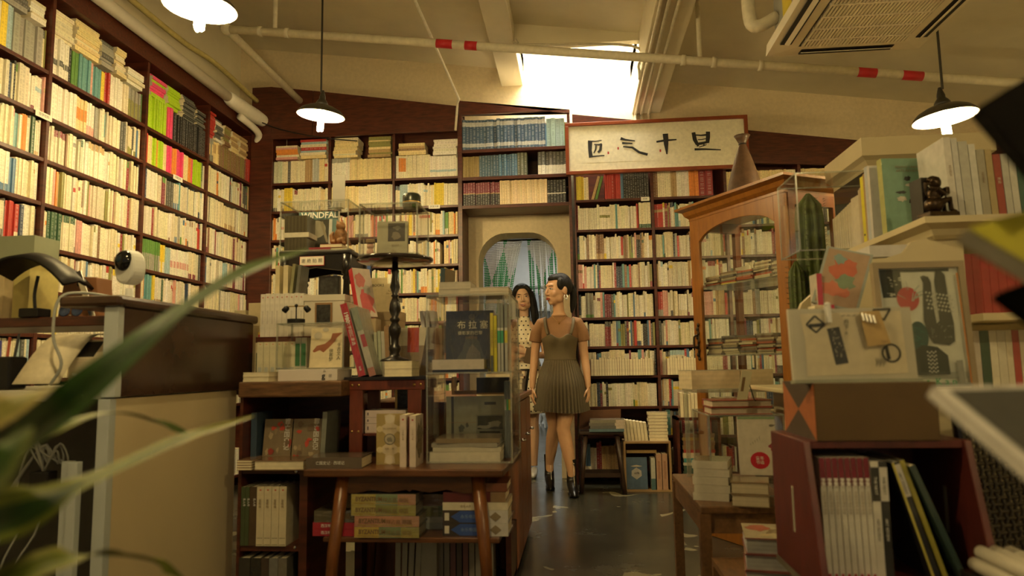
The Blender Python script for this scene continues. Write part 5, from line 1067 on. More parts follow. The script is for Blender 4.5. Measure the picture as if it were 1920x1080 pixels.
# cactus
M_CACT = mat('cactus_green', (.085, .12, .022), .6, var=.3, scale=25, bump=.1); M_SPINE = mat('cactus_spine', (.06, .045, .02), .6)
t = thing('potted_cactus', 'tall ribbed column cactus with a shorter arm beside the glass cabinet', 'cactus', (.995, 3.07, 0))
MB().lathe([(.07, 0), (.09, .02), (.10, .26), (.105, .27), (.105, .30), (.095, .30), (.09, .27)], 24).build('pot', mat('terracotta', (.30, .12, .05), .8), t, smooth=True)
MB().lathe([(.094, .268), (0, .27)], 20).build('soil', mat('soil', (.04, .03, .02), .9), t)
def cactus(x, y, z0, z1, r, name):
    rg = []; nz = 26; nr = 9
    for j in range(nz + 1):
        u = j / nz; z = z0 + (z1 - z0) * u; rr = r * (1 if u < .93 else math.sqrt(max(0.02, 1 - ((u - .93) / .07) ** 2)))
        rg.append([(x + rr * (1 + .16 * math.cos(nr * 2 * PI * i / 72)) * math.cos(2 * PI * i / 72), y + rr * (1 + .16 * math.cos(nr * 2 * PI * i / 72)) * math.sin(2 * PI * i / 72), z) for i in range(72)])
    c = MB().rings(rg).build(name, M_CACT, t, smooth=True)
    sp = MB()
    for i in range(nr):
        a = 2 * PI * i / nr
        for j in range(int((z1 - z0) / .022)):
            z = z0 + .02 + .022 * j
            if z > z1 - .02: break
            q = Vector((x + r * 1.17 * math.cos(a), y + r * 1.17 * math.sin(a), z))
            for k in (-1, 1): sp.tube([q, q + Vector((.010 * math.cos(a) - k * .008 * math.sin(a), .010 * math.sin(a) + k * .008 * math.cos(a), .004))], [.0012, .0003], 3, cap=False)
    q = sp.build('spines', M_SPINE, c); q['kind'] = 'stuff'
cactus(.005, .0, .27, 1.69, .052, 'column'); cactus(-.072, -.03, .27, 1.395, .030, 'arm')

# ================================================================== crate, patterned box, plaque, poster
t = thing('plinth_cabinet', 'low grey-brown plinth under the mahogany crate', 'cabinet', (.66, 1.70, 0))
MB().box(-.16, .14, -.18, .13, 0, .49).build('body', mat('grey_brown_paint', (.13, .11, .075), .6, var=.1), t, bevel=.004); MB().box(-.19, .15, -.20, .14, .49, .505).build('top', MATS['grey_brown_paint'], t)
t = thing('mahogany_crate', 'mahogany crate with slanted sides and slot handles holding magazines', 'crate', (.64, 1.70, .505))
M_CRATE = mat('crate_mahogany', (.115, .022, .016), .4, var=.2, scale=6, stretch=(6, 6, 1.5))
def side(x0, x1):
    o = MB().prism([(-.155, 0), (-.205 + .0, .0), (-.125, .298), (.13, .298), (.13, 0)], x0, x1, axis='x'); return o.build('side_panel', M_CRATE, t, bevel=.002)
for x in (-.17, .155):
    sd = side(x, x + .015)
    MB().box(x - .0006, x + .0156, -.035, -.022, .09, .19).build('hand_slot', mat('pale_slot', (.30, .27, .20), .7), sd)
MB().box(-.155, .155, -.19, .13, 0, .014).build('bottom', M_CRATE, t); MB().box(-.155, .155, -.12, .13, .283, .298).build('top', M_CRATE, t); MB().box(-.155, .155, .115, .13, .014, .283).build('back', M_CRATE, t)
x = .503
for k in range(8):
    o = book('magazine', 'white magazine with a crimson spine head in the row inside the crate', (x + .006, 1.665, .52), .17, .0110, .248, (.62, .60, .54), 'spine', hard=False, page=PGW, group='crimson-headed magazines in the crate', sprints=[(0, 1, .76, 1, (.17, .012, .03)), (0, 1, .755, .765, (.5, .45, .4)), (.25, .75, .02, .045, (.35, .03, .05))], tilt=(0, -.012))
    sp_text(o, 'INK', .0105, M_WINK, .006, .197, SP_DOWN, bold=.0006); sp_text(o, '印刻文学生活志', .0068, M_BROWNINK, .006, .155, SP_DOWN); x += .0128
for k, (w, c, c2, l) in enumerate((( .017, (.60, .58, .52), (.03, .03, .03), 'white magazine with a black spine head'), (.017, (.03, .03, .03), (.56, .54, .50), 'black magazine with a white spine head'))):
    o = book('magazine', l + ' in the crate', (x + w / 2, 1.665, .52), .17, w * .95, .24, c, 'spine', hard=False, page=PGG, sprints=[(0, 1, .66, .95, c2)]); sp_text(o, 'THE NEXT', .008, M_WINK if k == 0 else M_INK, w / 2, .19, SP_DOWN); sp_text(o, 'ART REVIEW', .008, M_INK if k == 0 else M_WINK, w / 2, .1, SP_DOWN); x += w
o = book('magazine', 'leaning black magazine with a white title block in the crate', (x + .05, 1.665, .52), .17, .016, .245, (.028, .028, .03), 'spine', hard=False, page=PGG, tilt=(0, -.27), sprints=[(0, 1, .70, .98, (.52, .50, .46)), (0.7, 1, 0, 1, (.50, .44, .10))]); sp_text(o, 'ART TODAY', .008, M_INK, .008, .2, SP_DOWN)
o = book('magazine', 'yellow-edged black magazine leaning beside the titled one in the crate', (x + .068, 1.67, .52), .17, .010, .25, (.36, .32, .06), 'spine', hard=False, page=PGG, tilt=(0, -.285))
o = book('magazine', 'dark teal photo album leaning furthest over in the crate', (x + .092, 1.66, .52), .17, .012, .245, (.035, .06, .055), 'spine', hard=False, tilt=(0, -.36), prints=[(rect(0, 1, 0, .5), (.10, .15, .16)), (blob(.4, .7, .3, .15, 31), (.05, .10, .05))])
t = thing('patterned_box', 'brown lidded box with an orange hourglass end, on the crate', 'box', (.625, 1.69, .803), rz=.0)
M_BXO = mat('box_brown_card', (.10, .055, .013), .5, var=.06)
MB().box(-.125, .125, -.115, .115, 0, .122).build('body', M_BXO, t, bevel=.0015)
e = MB(); X = -.1258
for poly, c in (([(-.115, 0), (.115, 0), (0, .061)], (.05, .028, .014)), ([(-.115, .122), (0, .061), (.115, .122)], (.05, .028, .014)), ([(-.115, 0), (0, .061), (-.115, .122)], (.30, .085, .02)), ([(.115, 0), (.115, .122), (0, .061)], (.30, .085, .02))): e.add([(X, a, b) for a, b in poly], [tuple(range(3))], c)
e.build('hourglass_print', M_PAPER, t)
# drawing in acrylic frame with clips
PZ2 = .925
t = thing('acrylic_plaque', 'acrylic plaque with a collage of cut shapes and an envelope clipped on', 'picture', (.602, 1.61, PZ2), rot=(-.07, 0, .06))
MB().box(-.132, .132, -.012, -.009, .004, .163).build('front_sheet', M_ACRYL, t); MB().box(-.135, .132, .0, .010, 0, .163).build('backing', mat('pale_backing', (.50, .47, .38), .6, var=.05), t)
MB().box(-.138, .135, -.016, .012, -.001, .006).build('foot_rail', mat('green_grey_edge', (.30, .31, .23), .5), t)
a = MB()
a.add([(-.105, -.0008, .015), (.112, -.0008, .018), (.11, -.0008, .155), (-.11, -.0008, .152), (-.103, -.0008, .09)], [(0, 1, 2, 3, 4)], (.60, .53, .38))
def seg(p, q, wd, c=(.03, .03, .028), y=-.0016):
    p = Vector((p[0], y, p[1])); q = Vector((q[0], y, q[1])); d = (q - p).normalized(); n_ = Vector((-d.z, 0, d.x)) * wd / 2; a.add([p + n_, p - n_, q - n_, q + n_], [(0, 1, 2, 3)], c)
dm = [(-.098, .128), (-.078, .147), (-.058, .128), (-.078, .110)]
for i in range(4): seg(dm[i], dm[(i + 1) % 4], .004)
seg((-.092, .125), (-.060, .127), .008)
tr = [(.050, .158), (.088, .160), (.071, .134)]
for i in range(3): seg(tr[i], tr[(i + 1) % 3], .0045)
for i in range(20): seg((.080 + .019 * math.cos(i * PI / 10), .062 + .019 * math.sin(i * PI / 10)), (.080 + .019 * math.cos((i + 1) * PI / 10), .062 + .019 * math.sin((i + 1) * PI / 10)), .0045)
seg((.070, .078), (.074, .048), .008)
a.add([(-.054, -.0016, .118), (-.027, -.0016, .122), (-.014, -.0016, .042), (-.042, -.0016, .038)], [(0, 1, 2, 3)], (.05, .05, .045))
g = random.Random(8)
for k in range(26): u = g.random(); v = g.random(); cx = -.051 + .024 * u + .012 * (1 - v); cz = .046 + .07 * v; a.add([(cx + .004 * g.random(), -.0018, cz), (cx + .005, -.0018, cz + .003), (cx + .002, -.0018, cz + .007 * g.random())], [(0, 1, 2)], (.40, .37, .28))
for k in range(9): seg((.045 + .0025 * k, .032 + .004 * (k % 3)), (.046 + .0025 * k, .052 - .003 * (k % 2)), .0012, (.22, .20, .16))
for k in range(6): seg((-.02 + .012 * k, .145 + .002 * (k % 2)), (-.012 + .012 * k, .148 - .002 * (k % 2)), .0016, (.2, .19, .16))
a.build('collage', M_PAPER, t)
lettering('月\n下\nn', .012, M_INK, t, (-.012, -.003, .12), rot=(PI / 2, .1, 0))
e = MB(); e.add([(.015, -.0135, .152), (.058, -.0135, .155), (.075, -.0142, .082), (.025, -.0142, .076)], [(0, 3, 2, 1)], (.44, .30, .12)); e.build('envelope', M_PAPER, t, solid=.0006); lettering('明信片', .005, M_BROWNINK, t, (.062, -.016, .086))
c = MB().box(-.004, .004, -.018, .0, .130, .168).build('clip', mat('white_clip', (.78, .76, .72), .4), t, (-.052, 0, 0)); MB().ell((0, -.012, .170), (.007, .006, .006), 10, 6).build('clip_jaw', MATS['white_clip'], c)
for k in range(4): MB().tube([(.018 + .008 * k, -.016, .150 - .002 * k), (.020 + .008 * k, -.018, .132 - .002 * k)], .0028, 6).build('clip_spring', M_STEEL, t)
# poster frame behind
t = thing('poster_frame', 'grey-wood framed collage poster of gloved hands and a head', 'picture', (.868, 1.855, .886), rot=(-.06, 0, .02))
FWd, FH = .225, .335
for nme, b in (('frame_rail', (-FWd / 2, FWd / 2, -.008, .012, 0, .016)), ('frame_rail', (-FWd / 2, FWd / 2, -.008, .012, FH - .016, FH)), ('frame_stile', (-FWd / 2, -FWd / 2 + .014, -.008, .012, .016, FH - .016)), ('frame_stile', (FWd / 2 - .014, FWd / 2, -.008, .012, .016, FH - .016))): MB().box(*b).build(nme, mat('taupe_frame', (.30, .23, .13), .5), t)
MB().box(-FWd / 2 + .014, FWd / 2 - .014, .0, .010, .016, FH - .016, (.64, .64, .57)).build('poster', M_PAPER, t)
a = MB(); yk = [0]
def pp(poly, c): yk[0] -= .00006; a.add([(((x - 740) / (1310 - 740) - .5) * (FWd - .03), -.0006 + yk[0], FH - .018 - (y - 195) / (970 - 195) * (FH - .036)) for x, y in poly], [tuple(range(len(poly) - 1, -1, -1))], c)
K = (.025, .035, .028); GRc = (.02, .10, .06)
pp([(740, 195), (1250, 195), (1250, 215), (740, 215)], K); pp([(745, 215), (900, 215), (905, 380), (760, 385)], (.03, .04, .03))
g = random.Random(2)
for k in range(16): x, y = g.uniform(760, 890), g.uniform(225, 370); pp([(x, y), (x + g.uniform(8, 26), y + g.uniform(-8, 12)), (x + g.uniform(10, 28), y + g.uniform(0, 18)), (x + 3, y + 6)], (.48, .48, .42))
pp([(935 + 80 * math.cos(i * PI / 12), 395 + 80 * math.sin(i * PI / 12)) for i in range(24)], (.46, .03, .04))
for k in range(10): aa = g.uniform(0, 6.28); x, y = 950 + 40 * math.cos(aa), 370 + 40 * math.sin(aa); pp([(x, y), (x + 60 * math.cos(aa), y - 60 * abs(math.sin(aa))), (x + 60 * math.cos(aa) + 5, y - 60 * abs(math.sin(aa)) + 6), (x + 6, y + 6)], (.36, .40, .36))
pp([(1040, 250), (1060, 240), (1095, 250), (1110, 290), (1108, 430), (1120, 560), (1140, 545), (1135, 280), (1150, 215), (1180, 200), (1215, 240), (1222, 420), (1240, 560), (1235, 680), (1190, 705), (1080, 690), (1045, 620), (1030, 540), (1040, 420), (1055, 290)], K)
for k in range(40): i, j = k % 8, k // 8; x, y = 1060 + i * 24 + 10 * (j % 2), 350 + j * 26 + i * 4; pp([(x, y), (x + 14, y - 4), (x + 16, y + 8), (x + 2, y + 12)], (.50, .50, .45))
for k in range(22): x, y = g.uniform(1070, 1220), g.uniform(560, 680); pp([(x, y), (x + 5, y), (x + 5, y + 5), (x, y + 5)], (.4, .42, .36))
pp([(910 + 68 + 68 * math.cos(i * PI / 12), 645 + 100 * math.sin(i * PI / 12)) for i in range(24)], (.02, .07, .06))
for k in range(12): x, y = g.uniform(925, 1020), g.uniform(570, 720); pp([(x, y), (x + 30, y + 8), (x + 30, y + 11), (x, y + 4)], (.03, .16, .14))
pp([(915, 740), (1000, 700), (1100, 715), (1165, 770), (1170, 890), (915, 890)], K)
for k in range(30): i, j = k % 5, k // 5; x, y = 1020 + i * 14, 740 + j * 25 + 8 * (i % 2); pp([(x, y), (x + 10, y), (x + 10, y + 9), (x, y + 9)], (.52, .52, .46))
for k in range(4): pp([(915, 880 + 11 * k), (1290, 880 + 11 * k), (1290, 883 + 11 * k), (915, 883 + 11 * k)], (.10, .12, .10))
pp([(1215, 805), (1260, 800), (1265, 950), (1220, 950)], (.24, .24, .2)); pp([(1285, 230), (1298, 230), (1310, 950), (1298, 950)], (.42, .17, .04)); pp([(920, 945), (1300, 945), (1300, 968), (920, 968)], (.16, .17, .14))
a.build('collage', M_PAPER, t)
lettering('t  K a n', .024, M_GINK, t, (.025, -.010, .030))
MB().box(-FWd / 2 + .012, FWd / 2 - .012, -.007, -.006, .014, FH - .014).build('glazing', M_GLASS, t)
# leaning illustrated book behind the plaque, small red book
o = book('hardcover_book', 'illustrated coral and green hardcover leaning beside the poster frame', (.735, 2.02, 1.10), .12, .022, .165, (.30, .33, .30), 'face', rz=-.35, tilt=(-.12, .30), prints=[(rect(.06, .94, .03, .97), (.36, .25, .17)), (blob(.5, .65, .3, .2, 41), (.46, .13, .08)), (blob(.4, .3, .3, .15, 42), (.48, .16, .10)), (blob(.6, .45, .2, .12, 43), (.18, .24, .16)), (blob(.35, .82, .15, .08, 44), (.20, .28, .26))])
t = thing('easel_block', 'cream block stand behind the plaque carrying small books', 'stand', (.70, 2.01, .885)); MB().box(-.06, .10, -.07, .07, 0, .2145).build('body', M_CREAMP, t)
o = book('paperback', 'small red-spined paperback upright behind the plaque', (.672, 2.045, 1.10), .06, .014, .115, (.55, .48, .38), 'spine', hard=False, spine=(.42, .05, .06)) 
o = book('paperback', 'cream pocket book lying with a red edge behind the plaque', (.66, 1.98, 1.10), .06, .022, .05, (.56, .46, .28), 'flat', hard=False, sprints=[(0, 1, .75, 1, (.42, .03, .05))])
# ================================================================== bench with stacks by the glass cabinet
M_BENCH = mat('worn_brown_bench', (.20, .10, .04), .5, var=.25, scale=8, stretch=(8, 2, 8))
t = thing('bench', 'worn brown wooden bench loaded with book piles beside the glass cabinet', 'bench', (.56, 2.62, 0))
MB().box(-.17, .17, -.17, .55, .475, .50).build('seat', M_BENCH, t, bevel=.005)
for sx in (-.155, .15):
    for sy in (-.15, .52): MB().box(sx - .018, sx + .018, sy - .018, sy + .018, 0, .475).build('leg', M_BENCH, t)
    MB().box(sx - .01, sx + .01, -.14, .52, .41, .475).build('apron', M_BENCH, t)
MB().box(-.155, .15, -.155, -.135, .41, .475).build('apron', M_BENCH, t)
z = .50
for k in range(5): book('paperback', 'white-edged paperback in the tall bench pile, %s' % ('bottom', 'second', 'third', 'fourth', 'top with a green photo cover')[k], (.465 + .003 * (k % 2), 2.62, z), .15, .0265, .12, (.48, .45, .38) if k < 4 else (.14, .15, .10), 'flat', rz=-.30 + .02 * (k % 2), hard=False, page=PGW, sprints=[(0, 1, 0, 1, (.55, .52, .44))]); z += .027
z = .50
for k in range(2): book('hardcover_book', 'cream-edged thick hardcover in the bench corner pile, %s' % ('lower' if k == 0 else 'upper'), (.565, 2.50, z), .12, .04, .13, (.22, .16, .09), 'tail', rz=-.25, page=(.52, .46, .34)); z += .0405
acrylic_box('acrylic_stand', 'clear acrylic stand bridging the piles on the bench', .46, .72, 2.62, 2.98, .50, .785)
o = book('hardcover_book', 'white book with a round red seal and ink drawing, upright on the bench', (.615, 2.585, .582), .125, .02, .20, (.60, .56, .48), 'face', tilt=(-.05, 0), rz=-.1, prints=[(rect(0, 1, .955, 1), (.24, .34, .20)), (disc(.55, .25, .26, .145), (.48, .03, .05)), (blob(.92, .48, .1, .07, 51), (.28, .06, .08)), (blob(.9, .85, .08, .02, 52), (.2, .18, .15))] + [([(.30 + .06 * k, .52 + .03 * k), (.33 + .06 * k, .55 + .03 * k), (.34 + .06 * k, .50 + .02 * k)], (.42, .39, .32)) for k in range(5)])
lettering('童年\n书话', .014, M_WINK, o, (.068, -.004, .05))
z = .785
for k in range(2): book('hardcover_book', 'red-edged hardcover lying on the acrylic stand, %s' % ('lower' if k == 0 else 'upper'), (.585, 2.74, z), .15, .026, .22, (.34, .06, .04), 'fore', rz=.05 * k, page=(.50, .42, .32)); z += .0265
t = thing('price_tag', 'cream bookmark tag propped on a wire holder above the acrylic stand', 'tag', (.58, 2.62, .84), rz=.0); MB().prism([(-.018, 0), (.018, .0), (.040, .10), (.006, .105)], -.001, .001).build('card', mat('cream_tag', (.60, .56, .38), .6), t); MB().prism([(-.004, .03), (.006, .03), (.016, .08), (.006, .08)], -.0016, -.001).build('motif', M_BROWNINK, t); MB().tube([(.02, .004, .09), (.045, .01, .0), (.05, .01, -.005)], .002, 6).build('wire', M_BLACK, t)
t = thing('low_table', 'small low table carrying stacked journals beside the crate', 'table', (.50, 2.24, 0)); MB().box(-.09, .15, -.16, .16, .33, .35).build('top', M_BENCH, t)
for sx in (-.08, .13):
    for sy in (-.14, .14): MB().box(sx - .012, sx + .012, sy - .012, sy + .012, 0, .33).build('leg', M_BENCH, t)
z = .35
for k in range(3):
    o = book('hardcover_book', 'grey-edged art journal in the low pile beside the crate, %s' % ('bottom', 'middle', 'top with a collage cover')[k], (.545, 2.17, z), .16, .044, .19, (.26, .08, .07), 'tail', rz=-.22 + .03 * k, page=(.34, .34, .34), prints=[(rect(0, 1, 0, 1), (.40, .34, .22)), (blob(.3, .6, .3, .3, 61), (.22, .16, .08)), (blob(.7, .3, .2, .2, 62), (.42, .10, .06)), (blob(.5, .8, .25, .12, 63), (.50, .42, .24))]); z += .045
# thick paperbacks in front of the cabinet, on a stand
t = thing('book_stand', 'clear acrylic stand holding thick paperbacks before the glass cabinet', 'stand', (.60, 2.98, .50)); MB().box(-.16, .14, -.14, .14, .358, .37).build('tray', M_ACEDGE, t)
for sx in (-.15, .13): MB().box(sx - .008, sx + .008, .09, .106, 0, .358).build('post', M_ACEDGE, t)
o = book('paperback', 'thick cream-paged paperback with a bluish cover lying before the glass cabinet', (.525, 2.95, .87), .20, .075, .15, (.40, .42, .38), 'flat', rz=PI / 2 + .2, hard=False, page=(.62, .52, .34)); o = book('paperback', 'second thick paperback with a yellow line beside the bluish one', (.665, 2.97, .87), .20, .075, .13, (.48, .46, .36), 'tail', rz=.1, hard=False, page=(.60, .50, .32), sprints=[(.4, .5, 0, 1, (.5, .45, .05))])
# woven chair
t = thing('woven_chair', 'dark woven-back chair standing behind the crate', 'chair', (1.06, 1.68, 0))
M_WV = mat('dark_wicker', (.050, .036, .018), .5, var=.3, scale=40)
wv = MB()
for k in range(26):
    u = -.18 + .36 * k / 25
    wv.tube([(u, .004 * (-1) ** (k + j) , .50 + .36 * j / 24) for j in range(25)], .0045, 5, cap=False)
for j in range(25):
    z = .50 + .36 * j / 24
    wv.tube([(-.18 + .36 * k / 25, .004 * (-1) ** (k + j + 1), z) for k in range(26)], .0045, 5, cap=False)
w_ = wv.build('woven_back', M_WV, t, rot=(-.10, 0, .25), smooth=True); w_['kind'] = 'stuff'
for nme, b in (('back_rail', ((-.19, 0, .865), (.19, 0, .865))), ('back_post', ((-.19, 0, .0), (-.19, 0, .87))), ('back_post', ((.19, 0, .0), (.19, 0, .87))), ('back_rail', ((-.19, 0, .49), (.19, 0, .49)))): MB().tube(b, .013, 10).build(nme, M_BLACKWOOD, t, rot=(-.10, 0, .25))
MB().box(-.17, .2, -.34, .0, .43, .46).build('seat', M_WV, t, rot=(0, 0, .25), bevel=.01)
for sx in (-.15, .18): MB().tube([(sx, -.32, 0), (sx, -.32, .43)], .013, 10).build('front_leg', M_BLACKWOOD, t, rot=(0, 0, .25))
t = thing('corner_stand', 'small dark stand beside the crate carrying paper rolls', 'stand', (.77, 1.36, 0)); MB().box(-.06, .06, -.10, .10, .555, .575).build('top', M_BLACKWOOD, t)
for sx in (-.05, .05):
    for sy in (-.085, .085): MB().box(sx - .01, sx + .01, sy - .01, sy + .01, 0, .555).build('leg', M_BLACKWOOD, t)
for k in range(7):
    o = MB().tube([(0, -.09, 0), (0, .09, 0)], .0125, 16).build('paper_roll', mat('white_paper_roll', (.56, .52, .42), .7), None, (.732 + .0255 * k if k < 4 else .745 + .0255 * (k - 4), 1.36, .588 if k < 4 else .6095), (0, 0, .0), smooth=True); tag(o, 'white rolled paper on the small dark stand beside the crate', 'paper roll', 'paper rolls on the small stand')
# ================================================================== people
M_SKIN = mat('skin', (.62, .36, .20), .5, var=.05, scale=12, sub=.08)
M_SKIN2 = mat('skin_fair', (.68, .43, .27), .5, var=.05, scale=12, sub=.08)
M_HAIR = mat('black_hair', (.012, .009, .007), .55, var=.5, scale=40, stretch=(6, 6, .5), bump=.5, spec=.3)
M_EYEW = mat('eye_white', (.75, .70, .62), .3); M_IRIS = mat('dark_iris', (.02, .012, .008), .15); M_LIP = mat('lips', (.48, .10, .07), .35); M_TEETH = mat('teeth', (.75, .70, .60), .3)
M_BROW = mat('eyebrow', (.03, .018, .012), .7)
def ring(cx, cy, z, rx, ry, n=28): return [(cx + rx * math.cos(2 * PI * k / n), cy + ry * math.sin(2 * PI * k / n), z) for k in range(n)]
def loft_el(mb, rows, n=28): mb.rings([ring(*r, n) for r in rows])
def hand(mb, w, d, side, curl, s=1.0):
    """palm and five fingers: w wrist, d direction to knuckles, side thumb side, curl direction fingers bend to"""
    w = Vector(w); d = Vector(d).normalized(); side = Vector(side); side = (side - d * side.dot(d)).normalized(); curl = Vector(curl); curl = (curl - d * curl.dot(d)).normalized()
    mb.tube([w - d * .01, w + d * .03 * s, w + d * .075 * s], [.021 * s, .030 * s, .032 * s], 12, flat=.45, side=side)
    for k, L in enumerate((.066, .074, .070, .056)):
        b = w + d * .07 * s + side * (.024 - .016 * k) * s
        mb.tube([b, b + d * L * .42 * s + curl * .006 * s, b + d * L * .75 * s + curl * .022 * s, b + d * L * .9 * s + curl * .04 * s], [.0088 * s, .0082 * s, .0072 * s, .0055 * s], 8)
    b = w + d * .02 * s + side * .022 * s
    mb.tube([b, b + side * .022 * s + d * .02 * s + curl * .008 * s, b + side * .026 * s + d * .045 * s + curl * .018 * s, b + side * .022 * s + d * .062 * s + curl * .024 * s], [.011 * s, .0095 * s, .0085 * s, .006 * s], 8)
def head_geo(mb, M):
    mb.M = M
    mb.ell((0, .016, .018), (.074, .090, .092), 24, 16); mb.ell((0, -.020, -.022), (.062, .068, .090), 24, 16)
    mb.ell((0, -.034, -.064), (.050, .050, .046), 18, 12); mb.ell((0, -.062, -.092), (.022, .018, .017), 12, 8)
    for s in (-1, 1):
        mb.ell((.032 * s, -.056, -.030), (.026, .024, .028), 14, 10); mb.ell((.074 * s, .014, -.012), (.009, .019, .030), 12, 8); mb.ell((.042 * s, -.020, -.060), (.022, .038, .034), 12, 8)
        mb.ell((.010 * s, -.094, -.034), (.008, .008, .006), 8, 6)
    mb.tube([(0, -.083, .018), (0, -.092, -.004), (0, -.102, -.026), (0, -.098, -.036)], [.007, .0085, .0105, .008], 10)
    mb.ell((0, -.070, .032), (.040, .014, .014), 14, 8); mb.ell((0, -.083, -.062), (.020, .012, .012), 12, 8)
    mb.M = Matrix.Identity(4)
def face_parts(t, M, smile=0.0, gaze=0.0):
    def p(mb, nme, m): mb.v = [tuple(M @ Vector(q)) for q in mb.v]; return mb.build(nme, m, t, smooth=True)
    for s in (-1, 1):
        e = p(MB().ell((.031 * s, -.0745, .004), (.0135, .0085, .0058 - .0016 * smile), 14, 8), 'eye', M_EYEW)
        p(MB().ell((.031 * s + gaze, -.0815, .0042), (.0056, .003, .0050 - .0012 * smile), 10, 6), 'iris', M_IRIS)
        p(MB().tube([(.0165 * s, -.0815, .0055), (.024 * s, -.0845, .0098 - .001 * smile), (.034 * s, -.0835, .0105 - .001 * smile), (.045 * s, -.0755, .0065)], [.0007, .0013, .0014, .0008], 6), 'eyelash', M_BROW)
        p(MB().tube([(.014 * s, -.0855, .021), (.026 * s, -.0862, .0255), (.040 * s, -.079, .0255), (.050 * s, -.070, .020)], [.0018, .0024, .0020, .0008], 6, flat=.5), 'eyebrow', M_BROW)
    w = .021 + .006 * smile; u = .004 * smile
    if smile: p(MB().tube([(-w * .8, -.0905, -.061 + u * .6), (0, -.0975, -.0635), (w * .8, -.0905, -.061 + u * .6)], [.0015, .0036, .0015], 8), 'teeth', M_TEETH)
    p(MB().tube([(-w, -.087, -.0605 + u), (-w * .5, -.0955, -.0575 + u * .2), (0, -.0985, -.0585), (w * .5, -.0955, -.0575 + u * .2), (w, -.087, -.0605 + u)], [.001, .0030, .0030, .0030, .001], 8, flat=.8), 'upper_lip', M_LIP)
    p(MB().tube([(-w, -.087, -.0605 + u), (-w * .5, -.0945, -.0675 - .001 * smile), (0, -.0985, -.0695 - .002 * smile), (w * .5, -.0945, -.0675 - .001 * smile), (w, -.087, -.0605 + u)], [.001, .0034, .0040, .0034, .001], 8, flat=.8), 'lower_lip', M_LIP)

# ---- person in the olive dress, walking
PO = Vector((-.145, 5.62, 0))
t = thing('person', 'person in an olive pleated dress over a sheer brown top, walking in black boots', 'person', PO)
b = MB()
TOR = [(0, .01, .80, .150, .105), (0, .01, .86, .160, .112), (0, .005, .95, .146, .100), (0, 0, 1.03, .112, .082), (0, 0, 1.10, .116, .086), (0, -.004, 1.18, .130, .098), (0, 0, 1.25, .134, .088), (0, .005, 1.305, .150, .072), (0, .01, 1.335, .118, .058), (0, .012, 1.362, .066, .050), (-.002, .008, 1.40, .045, .046), (-.006, .0, 1.46, .043, .047), (-.008, -.004, 1.52, .045, .05)]
loft_el(b, TOR)
for s in (-1, 1): b.ell((.052 * s, -.060, 1.185), (.046, .044, .046), 16, 10)
HM = Matrix.Translation((-.010, -.008, 1.578)) @ Matrix.Rotation(-.90, 4, 'Z') @ Matrix.Rotation(.06, 4, 'X') @ Matrix.Scale(1.12, 4)
head_geo(b, HM)
b.tube([(-.135, .005, 1.315), (-.178, .012, 1.24), (-.197, .022, 1.10), (-.204, .02, 1.04), (-.214, -.005, .93), (-.222, -.03, .80)], [.046, .042, .036, .034, .031, .022], 14)
b.tube([(.135, .005, 1.315), (.172, .012, 1.24), (.186, .022, 1.10), (.192, .02, 1.04), (.206, -.003, .93), (.214, -.022, .80)], [.046, .042, .036, .034, .031, .022], 14)
hand(b, (-.222, -.03, .80), (-.03, -.12, -1), (.3, -1, 0), (.9, .2, 0)); hand(b, (.214, -.022, .80), (.0, -.1, -1), (-.3, -1, 0), (-.9, .2, 0))
b.tube([(.078, .005, .86), (.062, -.04, .70), (.020, -.085, .535), (.012, -.088, .49), (.030, -.085, .40), (.052, -.098, .28), (.068, -.108, .17), (.070, -.11, .10)], [.088, .078, .056, .052, .053, .045, .033, .03], 16)
b.tube([(-.078, .012, .86), (-.072, .015, .70), (-.060, .015, .535), (-.060, .035, .49), (-.078, .09, .40), (-.096, .15, .28), (-.110, .195, .19), (-.114, .20, .10)], [.088, .078, .055, .051, .052, .044, .033, .03], 16)
remeshed('body', b, M_SKIN, t, vox=.005, smooth=6)
face_parts(t, HM, 0, -.003)
# hair: swept back into a low tail
hB = MB(); hB.M = HM
hB.ell((0, .034, .030), (.080, .086, .092), 24, 16); hB.ell((0, .008, .078), (.062, .075, .040), 18, 10)
for s in (-1, 1): hB.ell((.062 * s, -.012, .035), (.018, .034, .045), 12, 8)
hB.tube([(0, .112, .028), (0, .135, .01), (.004, .142, -.05), (.0, .130, -.12), (.0, .115, -.17)], [.028, .026, .028, .022, .008], 12)
remeshed('hair', hB, M_HAIR, t, vox=.005, smooth=3)
er = MB(); er.M = HM
er.tube([(.080 + .0 * k, .010 + .013 * math.sin(a), -.058 + .016 * math.cos(a)) for k, a in enumerate([.5 + 5.2 * q / 12 for q in range(13)])], [.003, .0045, .0055, .006, .0065, .0068, .0068, .0065, .006, .0055, .005, .0045, .003], 8)
er.build('earring', mat('white_enamel_earring', (.80, .78, .70), .2, .2), t, smooth=True)
ck = MB(); ck.tube([(-.05 + .1 * k / 10, -.046 - .022 * math.sin(PI * k / 10), 1.362 - .045 * math.sin(PI * k / 10)) for k in range(11)], .0011, 5); ck.ell((0, -.082, 1.305), (.006, .003, .006), 8, 6); ck.build('necklace', M_BRASS, t, smooth=True)
